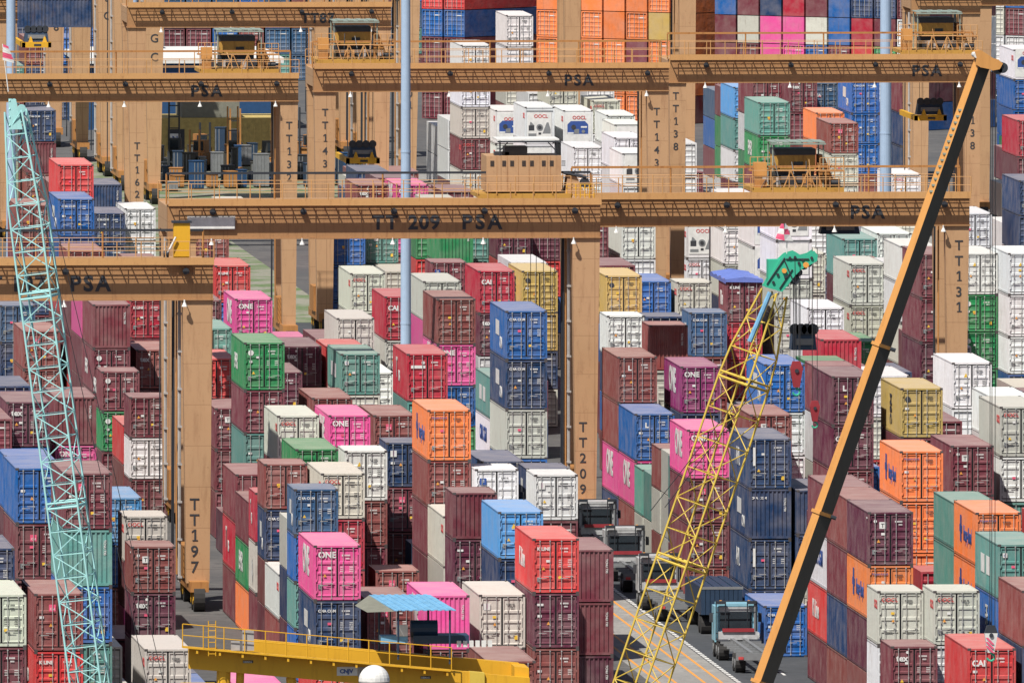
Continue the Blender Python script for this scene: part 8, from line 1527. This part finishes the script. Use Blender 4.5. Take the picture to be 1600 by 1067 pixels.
# telescopic boom
t = thing('crane_boom', 'dark grey and orange telescopic crane boom rising to upper right', 'crane boom', (0, 0, 0))
P0 = Vector((86.05, 1000, 1.0)); P1 = Vector((99.62, 1000, 39.25)); d = (P1-P0).normalized(); Ln = (P1-P0).length
n_ = Vector((-d.z, 0, d.x)); yv = Vector((0, 1, 0))
cuts = [(0, .34, .92), (8.9/1, .34, .92), (17.6, .32, .86), (26.2, .30, .80), (Ln, .28, .76)]
def ring(s, w_, h_, rot=R(24)):
    a_ = math.cos(rot)*n_+math.sin(rot)*(-yv); c_ = -math.sin(rot)*n_+math.cos(rot)*(-yv)
    c0 = P0+d*s
    return [c0+a_*w_*.5*e+c_*h_*.5*f for e, f in ((1, 1), (1, -1), (-1, -.62), (-.8, -1)[:0] or (-1, .62))]
for i in range(4):
    s0, s1 = cuts[i][0], cuts[i+1][0]; w_, h_ = .84-.05*i, .78-.05*i
    b = MB(); r0, r1 = ring(s0, w_, h_), ring(s1, w_, h_)
    k = ['orng', 'gdark', 'gdark', 'gdark']
    for j in range(4):
        q = (j+1) % 4; b.quad([r0[j], r0[q], r1[q], r1[j]], k[j])
    b.quad(r0[::-1], 'gdark'); b.quad(r1, 'gdark'); b.build('boom_section', t)
    if i < 3:
        b = MB(); r0, r1 = ring(s1-.08, w_+.13, h_+.13), ring(s1+.08, w_+.13, h_+.13)
        for j in range(4): q = (j+1) % 4; b.quad([r0[j], r0[q], r1[q], r1[j]], 'orng')
        b.quad(r0[::-1], 'orng'); b.quad(r1, 'orng')
        b.tube(P0+d*s1-n_*.35-yv*.3, P0+d*s1-n_*.62-yv*.3, .10, 'steel', 8); b.build('collar', t)
b = MB(); hp = [(1521, 80), (1530, 78), (1540, 84), (1552, 92), (1558, 93), (1565, 99), (1560, 108), (1549, 110), (1545, 108), (1540, 107), (1530, 105), (1522, 100), (1524, 90)]
def scr2(x, y): return (99.94+(x-1545)/32.33, 39.63-(y-90)/32.33)
for y0 in (999.3, 1000.3): plate([scr2(*q) for q in hp], y0, y0+.14, 'orng')
b.box(scr2(1524, 0)[0], 999.44, scr2(0, 103)[1], scr2(1540, 0)[0], 1000.3, scr2(0, 84)[1], 'orng')
b.build('boom_head', t)
b = MB()
for (x, y, r) in ((1565, 106, .26), (1548, 104, .16), (1558, 110, .2), (1524, 86, .14)): b.disc((scr2(x, y)[0], 1000, scr2(x, y)[1]), r, (0, 1, 0), 'steel' if r > .17 else 'white', 14, 1.2)
b.build('sheave', t)
b = MB()
for xx, zz in ((1548, 985), (1556, 985), (1551, 985)):
    a, c = scr2(xx, 112), scr2(xx, zz); b.tube((a[0], 1000.1, a[1]), (c[0], 1000.1, c[1]), .018, 'cable', 4)
b.build('hoist_rope', t)
b = MB()
for i in range(14):
    c0 = P1-d*(2.4+i*.32)+n_*.30-yv*.1; b.box(c0.x-.08, c0.y-.2, c0.z-.04, c0.x+.10, c0.y+.2, c0.z+.05, 'canopy')
b.build('cable_guide', t)

# hook blocks and spreaders
def hook(label, x, y, Y, s, c1, c2, sc=1.0, stripes=False, ropes=0):
    X, Z = scr(x, y); t = thing('hook_block', label, 'hook block', (X, Y, Z))
    b = MB(); w_ = .30*sc
    b.hexa([(-w_*.5, -.15, -1.0*sc), (w_*.5, -.15, -1.0*sc), (w_*.5, .15, -1.0*sc), (-w_*.5, .15, -1.0*sc)], [(-w_, -.2, -.1*sc), (w_, -.2, -.1*sc), (w_, .2, -.1*sc), (-w_, .2, -.1*sc)], c1)
    b.hexa([(-w_, -.2, -.1*sc), (w_, -.2, -.1*sc), (w_, .2, -.1*sc), (-w_, .2, -.1*sc)], [(-w_*.6, -.2, .25*sc), (w_*.6, -.2, .25*sc), (w_*.6, .2, .25*sc), (-w_*.6, .2, .25*sc)], 'steel' if stripes else c1)
    if stripes:
        for i in range(3): b.quad([(-w_*.9, -.212, -.3*sc-.2*i), (-w_*.5, -.212, -.3*sc-.2*i), (w_*.5, -.212, -.62*sc-.2*i), (w_*.1, -.212, -.62*sc-.2*i)], 'pinkd')
    b.build('block', t)
    b = MB(); b.disc((0, -.22, -.2*sc), .10*sc, (0, 1, 0), 'steel', 12, .06); b.build('sheave', t)
    b = MB(); pr_ = None
    for i in range(10):
        a = math.pi*.5-i*math.pi*1.45/9; q = (.17*sc*math.cos(a), 0, -1.22*sc+.17*sc*math.sin(a))
        if pr_: b.tube(pr_, q, .05*sc, c2, 6)
        pr_ = q
    b.tube((0, 0, -1.0*sc), (0, 0, -1.08*sc), .06*sc, c2, 6); b.build('hook', t)
    if ropes:
        b = MB()
        for dx in (-.12, .12): b.tube((dx, 0, .2), (dx, 0, ropes), .018, 'cable', 4)
        b.build('rope', t)
hook('dark red hook block with green hook hanging from the yellow boom', 1243, 572, 999.5, 1, 'hred', 'green', 1.0, False, 5.2)
hook('small red hook block with ball beside the larger dark red one', 1272, 632, 999.6, 1, 'hred', 'green', .8, False, 7.6)
hook('black hook block with red and white stripes at lower right', 1551, 988, 1000.2, 1, 'white', 'green', 1.05, True)
def spreader(label, X, Y, Z, w_, cab, frame=True, ropetop=20.5, yl=True):
    t = thing('spreader', label, 'container spreader', (X, Y, Z))
    b = MB(); b.hexa([(-w_*.42, -.8, .45), (w_*.42, -.8, .45), (w_*.42, .8, .45), (-w_*.42, .8, .45)], [(-w_*.36, -.6, 1.45), (w_*.36, -.6, 1.45), (w_*.36, .6, 1.45), (-w_*.36, .6, 1.45)], 'navyp')
    for i in range(4): b.disc((-w_*.3+i*w_*.2, -.62, 1.45), .28, (0, 1, 0), 'steel', 12, .2)
    b.box(-w_*.3, -.86, .7, w_*.3, -.8, 1.0, 'greyd'); b.build('headblock', t)
    if yl:
        b = MB(); b.box(-w_*.5, -1.1, 0, w_*.5, -.7, .42, 'ylw'); b.box(-w_*.5, -1.1, 0, -w_*.5+.25, 11, .4, 'ylw'); b.box(w_*.5-.25, -1.1, 0, w_*.5, 11, .4, 'ylw')
        for xx in (-w_*.28, w_*.2): b.hexa([(xx, -1.05, .42), (xx+.35, -1.05, .42), (xx+.35, -.75, .42), (xx, -.75, .42)], [(xx+.12, -1.0, .85), (xx+.22, -1.0, .85), (xx+.22, -.8, .85), (xx+.12, -.8, .85)], 'ylw')
        b.box(-.22, -1.12, .12, .35, -1.1, .28, 'blk'); b.build('frame', t)
    b = MB()
    for dx in (-w_*.3, -w_*.2, w_*.2, w_*.3): b.tube((dx, 0, 1.4), (dx*1.1, 0, ropetop-Z), .02, 'cable', 4)
    b.build('rope', t)
spreader('navy headblock with yellow spreader hanging under the TT143 beam', 107.5, 1545, 12.6, 2.5, None)
spreader('navy headblock over a yellow spreader at the upper left', 88.3, 1640, 18.0, 2.3, None, ropetop=27)
spreader('yellow spreader holding a pink container at the upper right', 151.9, 1565, 14.9, 2.44, None, ropetop=20.5)
spreader('black headblock hanging above the red hook under the green boom head', 91.2, 1003, 24.95, 1.45, None, ropetop=29.4, yl=False)
spreader('dark headblock hanging below the TT131 beam near the white containers', 121.6, 1312, 17.0, 3.0, None, ropetop=20.2, yl=False)

# ---------------------------------------------------------------- small yellow gantry in front
ca = -.07
t = thing('workshop_gantry', 'bright yellow gantry crane with walkway crossing the bottom of the view', 'gantry crane', (61.2, 1000, 0), 0)
LG = 13.6; sl = -.093
def gz(x): return 12.0+sl*x
b = MB()
def slab(x0, x1, y0, y1, za, zb_, k):
    b.hexa([(x0, y0, gz(x0)+za), (x1, y0, gz(x1)+za), (x1, y1, gz(x1)+za), (x0, y1, gz(x0)+za)], [(x0, y0, gz(x0)+zb_), (x1, y0, gz(x1)+zb_), (x1, y1, gz(x1)+zb_), (x0, y1, gz(x0)+zb_)], k)
slab(0, LG, 0, .7, -1.75, -.72, 'ylw'); slab(3.0, LG+2.6, 2.9, 3.6, -1.3, -.25, 'ylw'); b.build('girder', t)
b = MB(); slab(LG, LG+2.9, .1, .6, -1.72, -.75, 'ylw'); slab(LG+2.2, LG+2.9, .6, 3.6, -1.5, -.3, 'ylw'); slab(LG-.02, LG+.7, -.06, .76, -1.78, -.70, 'ylat'); b.build('end_carriage', t)
b = MB(); slab(-.35, LG-1, -.75, -.05, -.74, -.66, 'ylw')
for i in range(12): slab(.3+i*1.1, .4+i*1.1, -.7, -.02, -.95, -.76, 'ylw')
b.build('walkway', t)
b = MB()
for i in range(14):
    x = -.35+i*1.0; b.tube((x, -.72, gz(x)-.7), (x, -.72, gz(x)+.42), .028, 'ylw', 5)
for z in (.42, -.12): b.tube((-.35, -.72, gz(-.35)+z), (12.65, -.72, gz(12.65)+z), .024, 'ylw', 5)
b.build('railing', t)
for x in (1.4, 2.2):
    b = MB(); b.tube((x, .35, 0), (x+.3, .35, gz(x)-1.75), .42 if x < 2 else .2, 'ylw', 12, .34 if x < 2 else .2); b.build('leg', t)
b = MB(); b.tube((5.6, .35, 0), (4.95, .35, gz(5)-1.75), .24, 'ylw', 10); b.build('leg', t)
b = MB(); b.tube((16.0, 1.0, 0), (16.0, 1.0, gz(16)-1.4), .3, 'ylw', 10); b.build('leg', t)
b = MB(); b.box(2.0, -.6, 11.15, 2.42, -.3, 11.6, 'gpipe'); b.box(2.55, -.6, 11.15, 3.1, -.2, 12.1, 'gpipe'); b.build('control_box', t)
b = MB(); sz = Vector((7.15, -.015, gz(7.2)-1.45)); b.box(sz.x, -.03, sz.z, sz.x+1.0, -.004, sz.z+.42, 'white'); b.box(sz.x+1.02, -.03, sz.z-.08, sz.x+1.9, -.004, sz.z+.40, 'gpipe')
o = b.build('sign_board', t); put_text('CNJV', .27, 'blued', o, (sz.x+.14, -.042, sz.z+.12), bold=.04); put_text('16', .24, 'blk', o, (sz.x+1.1, -.042, sz.z+.08))
for x in (2.6, 11.2):
    b = MB(); b.box(x, -.02, gz(x)-1.25, x+.5, -.003, gz(x)-1.12, 'blk'); o = b.build('name_plate', t); put_text('DEMAG', .12, 'white', o, (x+.03, -.03, gz(x)-1.235))
for (x, y_) in ((.45, -.7),):
    b = MB()
    for xx in (x-.9, x-.3, x+.2, x+.75): b.tube((xx, y_, 7.5), (xx, y_, 9.6), .03, 'ylw', 5)
    for z in (8.2, 8.9, 9.6): b.tube((x-.9, y_, z), (x+.75, y_, z), .024, 'ylw', 5)
    for z in range(6): b.tube((x-.05, y_, 8+z*.3), (x+.25, y_, 8+z*.3), .02, 'ylw', 5)
    b.tube((.9, y_, 10.9), (.9, y_, 12.6), .025, 'ylw', 5); b.tube((1.25, y_, 10.9), (1.25, y_, 12.6), .025, 'ylw', 5)
    for z in range(6): b.tube((.9, y_, 11+z*.28), (1.25, y_, 11+z*.28), .02, 'ylw', 5)
    b.build('ladder', t)
# hoist with light-blue canopy (part of this gantry)
b = MB()
n = 17
for i in range(n):
    x0 = 9.0+i*.175; dz = .03 if i % 2 else 0
    b.hexa([(x0+.9, -.6, 13.02+dz), (x0+1.075, -.6, 13.02+dz), (x0+.12, 3.4, 13.52+dz), (x0-.05, 3.4, 13.52+dz)], [(x0+.9, -.6, 13.06+dz), (x0+1.075, -.6, 13.06+dz), (x0+.12, 3.4, 13.56+dz), (x0-.05, 3.4, 13.56+dz)], 'lbsheet')
b.build('canopy', t)
b = MB()
for xx, yy in ((10.1, -.3), (12.6, -.3), (9.4, 3.0), (11.8, 3.0)): MB().tube((xx, yy, gz(xx)-.4), (xx, yy, 13.1), .05, 'navyp', 5).build('canopy_post', t)
b.quad([(8.95, 3.4, 13.55), (9.9, -.6, 13.0), (8.6, -.4, 12.95), (8.2, 2.6, 13.1)], 'sheda'); b.build('canopy_wing', t)
b = MB(); b.box(9.3, .3, 11.4, 10.6, 1.6, 11.75, 'lbsheet'); b.box(10.05, .25, 11.75, 10.6, .3, 12.3, 'white'); b.build('operator_panel', t)
b = MB(); b.tube((10.8, 1.2, 12.05), (12.1, 1.2, 12.05), .42, 'navyp', 14); b.box(10.9, .6, 11.35, 13.6, 2.6, 11.75, 'navyp')
for i in range(6): b.box(13.0+i*.3, .4, 11.2, 13.2+i*.3, .7, 11.5, 'white')
b.build('winch', t)

# white dome lamp
t = thing('dome_lamp', 'white dome on a post at the bottom edge below the yellow gantry', 'dome', (67.35, 960, 0))
b = MB(); b.tube((0, 0, 0), (0, 0, 12.25), .12, 'gpipe', 8); b.build('post', t)
b = MB(); n = 20; m_ = 8; rr = .72
for i in range(m_):
    a0, a1 = math.pi/2*i/m_, math.pi/2*(i+1)/m_
    for j in range(n):
        t0, t1 = 2*math.pi*j/n, 2*math.pi*(j+1)/n
        f = lambda a, tt: (rr*math.cos(a)*math.cos(tt), rr*math.cos(a)*math.sin(tt), 12.25+rr*math.sin(a))
        b.quad([f(a0, t0), f(a0, t1), f(a1, t1), f(a1, t0)], 'white')
b.tube((0, 0, 12.15), (0, 0, 12.25), rr, 'gpipe', n)
o = b.build('dome', t)
for p_ in o.data.polygons: p_.use_smooth = True

# ---------------------------------------------------------------- prime movers in the lane
def truck(label, X, Y, cabk, loaded=None):
    t = thing('prime_mover', label, 'terminal truck', (X, Y, 0), 0, 'terminal trucks in the lane')
    b = MB(); b.box(-1.2, 8.5, .95, 1.2, 10.4, 2.9, cabk); b.box(-1.05, 8.45, 2.9, 1.05, 10.3, 3.05, cabk)
    b.box(-1.22, 8.3, .9, -1.0, 8.5, 2.9, cabk); b.box(1.0, 8.3, .9, 1.22, 8.5, 2.9, cabk)
    b.box(-.95, 8.44, 2.62, .95, 8.5, 2.86, 'cabw'); b.build('cab', t)
    b = MB(); b.box(-.9, 8.42, 1.65, .9, 8.49, 2.55, 'glass'); b.build('rear_window', t)
    b = MB(); b.tube((1.05, 8.2, .9), (1.05, 8.2, 3.1), .07, 'greyd', 7); b.build('exhaust', t)
    for s_ in (-1, 1):
        b = MB(); b.box(s_*.9-.3, 5.7, 1.08, s_*.9+.3, 8.0, 1.14, 'steel'); b.build('mudguard', t)
        b = MB(); b.tube((s_*.8, 9.2, 3.05), (s_*.8, 9.2, 3.2), .08, 'ord', 8); b.build('beacon', t)
    b = MB()
    for x in (-1.15, -.62, .62, 1.15): b.tube((x, 8.15, 1.0), (x, 8.15, 3.2), .035, 'steel', 5)
    for z in (1.4, 2.6, 3.2): b.tube((-1.15, 8.15, z), (1.15, 8.15, z), .03, 'steel', 5)
    b.box(-1.1, 8.05, 3.05, -.6, 8.3, 3.2, 'steel'); b.box(.6, 8.05, 3.05, 1.1, 8.3, 3.2, 'steel'); b.build('guard_frame', t)
    b = MB(); b.box(-.45, -5.5, .95, -.25, 8.4, 1.2, 'greyd'); b.box(.25, -5.5, .95, .45, 8.4, 1.2, 'greyd')
    for i in range(7): b.box(-1.15, -5.3+i*2.1, .98, 1.15, -5.1+i*2.1, 1.12, 'greyd')
    b.box(-1.22, -5.6, .75, 1.22, -5.4, 1.15, 'greyd'); b.box(-1.1, 7.0, 1.1, 1.1, 7.3, 1.55, 'cabw'); b.box(-.9, 6.9, 1.55, .9, 7.0, 1.75, 'hred')
    b.build('chassis', t)
    for yy in (-4.4, -3.1, 6.2, 7.5, 9.6):
        for s_ in (-1, 1):
            b = MB(); b.tube((s_*.62, yy, .52), (s_*1.18, yy, .52), .52, 'tyre', 16); b.disc((s_*1.19, yy, .52), .26, (1, 0, 0), 'greyd', 10, .04); b.build('wheel', t)
    for s_ in (-1, 1):
        b = MB(); b.box(s_*.95-.14, -5.64, .80, s_*.95+.14, -5.6, .95, 'red'); b.build('tail_light', t)
        b = MB(); b.box(s_*1.38-.1, 8.7, 2.0, s_*1.38+.1, 8.78, 2.5, 'blk'); b.tube((s_*1.2, 8.8, 2.5), (s_*1.38, 8.75, 2.5), .02, 'steel', 4); b.build('mirror', t)
truck('white truck with black guard frame, farthest of the trucks in the lane', 102.6, 1259, 'cabw')
truck('white truck with a red bar on its chassis beside the maroon stack', 102.0, 1231, 'cabw')
truck('white truck seen through the yellow lattice boom', 101.7, 1203, 'cabw')
truck('light blue truck with empty skeletal trailer, nearest in the lane', 102.2, 1157, 'cabb')
t = thing('trailer', 'dark blue trailer box standing in the lane behind the light blue truck', 'trailer', (103.2, 1186, 0))
b = MB()
for i in range(9): b.box(-1.2+i*.267, 0, 1.15, -.96+i*.267, 11, 2.7+.03*(i % 2), 'navyp')
b.box(-1.22, -.02, 2.6, 1.22, .05, 2.75, 'greyd'); b.build('box', t)
b = MB(); b.box(-.5, -.2, .9, .5, 11.5, 1.14, 'greyd'); b.build('chassis', t)
for yy in (.9, 2.2, 9.5):
    for s_ in (-1, 1):
        b = MB(); b.tube((s_*.6, yy, .52), (s_*1.15, yy, .52), .52, 'tyre', 14); b.build('wheel', t)

# ---------------------------------------------------------------- far sheds, yard clutter, tree
t = thing('storage_shed', 'yellow walled storage shed with olive roof under the TT132 beam', 'shed', (111.8, 1872, 0))
b = MB(); b.box(0, 0, 0, 11.4, 10, 3.5, 'shedy'); 
for i in range(20): b.box(.1+i*.57, -.06, 0, .22+i*.57, 0, 3.4, 'shedy')
b.build('wall', t)
b = MB(); b.hexa([(2.2, .5, 3.52), (7.4, .5, 3.52), (7.4, 10, 3.52), (2.2, 10, 3.52)], [(2.2, .5, 4.9), (7.4, .5, 4.9), (7.4, 10, 4.9), (2.2, 10, 4.9)], 'sheda'); b.build('roof', t)
b = MB(); b.box(.9, -.08, 0, 2.4, -.061, 2.5, 'blk'); b.build('doorway', t)
b = MB(); b.box(1.0, -.16, 1.3, 2.0, -.09, 2.1, 'white'); o = b.build('sign', t); put_text('N', .7, 'blued', o, (1.25, -.17, 1.4))
t = thing('warehouse', 'long navy roofed warehouse with white eaves behind the yellow shed', 'warehouse', (108.5, 1935, 0))
b = MB(); b.box(0, 0, 0, 18.5, 30, 6.2, 'blueroof'); b.build('wall', t)
b = MB(); b.box(-.3, -.5, 6.2, 18.8, 31, 6.7, 'white'); b.build('roof', t)
for i in range(5): MB().box(.8+i*3.4, -.05, 2.9, 3.2+i*3.4, .0, 3.2, 'white').build('window', t)
t = thing('tree', 'green tree showing between the parked cranes above the TT87 beam', 'tree', (128.3, 2180, 0))
b = MB(); b.tube((0, 0, 0), (0, 0, 4), .25, 'bark', 8, .15); b.tube((0, 0, 3), (1.4, 0, 6), .1, 'bark', 6, .04); b.tube((0, 0, 3), (-1.2, .5, 6), .1, 'bark', 6, .04); b.build('trunk', t)
b = MB(); rr = random.Random(3)
for i in range(900):
    a = rr.uniform(0, 6.28); e = rr.uniform(-1, 1); q = rr.uniform(.5, 1)**.5*3.1
    c0 = Vector((math.cos(a)*q*math.sqrt(1-e*e), math.sin(a)*q*math.sqrt(1-e*e), 6+e*q*.75)); s_ = rr.uniform(.15, .35)
    dx = Vector((rr.uniform(-1, 1), rr.uniform(-1, 1), rr.uniform(-1, 1))).normalized()*s_; dy = dx.cross(Vector((rr.random(), rr.random(), 1))).normalized()*s_
    b.quad([c0-dx, c0+dy, c0+dx, c0-dy], 'leaf')
b.build('crown', t)
rr = random.Random(9)
for i in range(70):
    k = rr.choice(['blueroof', 'steel', 'navyp', 'navyp', 'shedd', 'shedd', 'tan2', 'greyd'])
    X = 106.5+(i % 14)*1.42+rr.uniform(-.2, .2); Y = 1800+(i//14)*14+rr.uniform(-4, 4)+(6 if X > 116 else 0)
    t = thing('equipment_crate', '', 'crate', (X, Y, 0), rr.uniform(-.3, .3), 'yard equipment crates')
    t['label'] = 'small equipment crate or cabinet lying in the far yard beyond the weedy gravel'
    b = MB(); w_ = rr.uniform(.5, 1.25); h_ = rr.uniform(.7, 3.0); b.box(0, 0, .15, w_, 1.4, h_, k)
    for q in range(int(w_/.3)): b.box(q*.3+.05, -.03, .2, q*.3+.12, 0, h_-.1, 'greyd')
    b.box(0, .1, 0, w_, .3, .15, 'bark'); b.box(0, 1.0, 0, w_, 1.2, .15, 'bark'); b.build('box', t)
    b = MB(); b.box(-.05, -.05, h_, w_+.05, 1.45, h_+.06, k); b.build('lid', t)

t = thing('board', 'pale weathered board fixed on the left of the TT209 crane beam', 'sign board', (79.0, 1291.5, 18.5))
b = MB(); b.box(0, -.10, .28, 2.9, -.03, 1.0, 'white'); b.build('panel', t)
b = MB(); b.box(-.05, -.02, .22, 2.95, .0, 1.06, 'gpipe'); b.build('frame', t)
t = thing('electrical_cabinet', 'yellow electrical cabinet at the right end of the TT197 crane beam', 'cabinet', (73.2, 1210.3, 20.35))
b = MB(); b.box(0, 0, 0, .95, .7, 2.3, 'ylw'); b.build('case', t)
b = MB(); b.box(-.1, -.1, 2.3, 1.05, .8, 2.42, 'steel'); b.build('lid', t)
b = MB(); b.tube((-.5, -.2, .3), (.1, -.2, 1.5), .06, 'white', 6); b.tube((-.6, -.1, .5), (-.3, -.1, .5), .2, 'steel', 10); b.build('cable_reel', t)


for i in range(11):
    X = 105.5+i*1.75+rr.uniform(-.3, .3); Y = rr.uniform(1835, 1862); h_ = rr.uniform(3.5, 7.5)
    t = thing('yard_machine', 'dark standing handling machine with mast and cab in the far yard', 'yard machine', (X, Y, 0), rr.uniform(-.4, .4), 'dark yard machines')
    k = rr.choice(['steel', 'shedd', 'navyp', 'tan2'])
    b = MB(); b.box(0, 0, .5, 1.3, 3.2, 1.6, k); b.box(.1, 1.0, 1.6, 1.1, 2.4, 2.7, k); b.build('chassis', t)
    for s_ in (0, .9):
        b = MB(); b.box(.1+s_, -.25, .3, .25+s_, -.1, h_, rr.choice(['steel', 'tan2'])); b.build('mast_rail', t)
    for q in range(int(h_)): MB().box(.25, -.22, .6+q, 1.0, -.14, .7+q, 'steel').build('crosshead', t)
    b = MB(); b.box(.15, .95, 1.8, 1.05, .99, 2.6, 'glass'); b.build('window', t)
    for yy in (.5, 2.6):
        b = MB(); b.tube((-.15, yy, .5), (1.45, yy, .5), .5, 'tyre', 12); b.build('wheel', t)
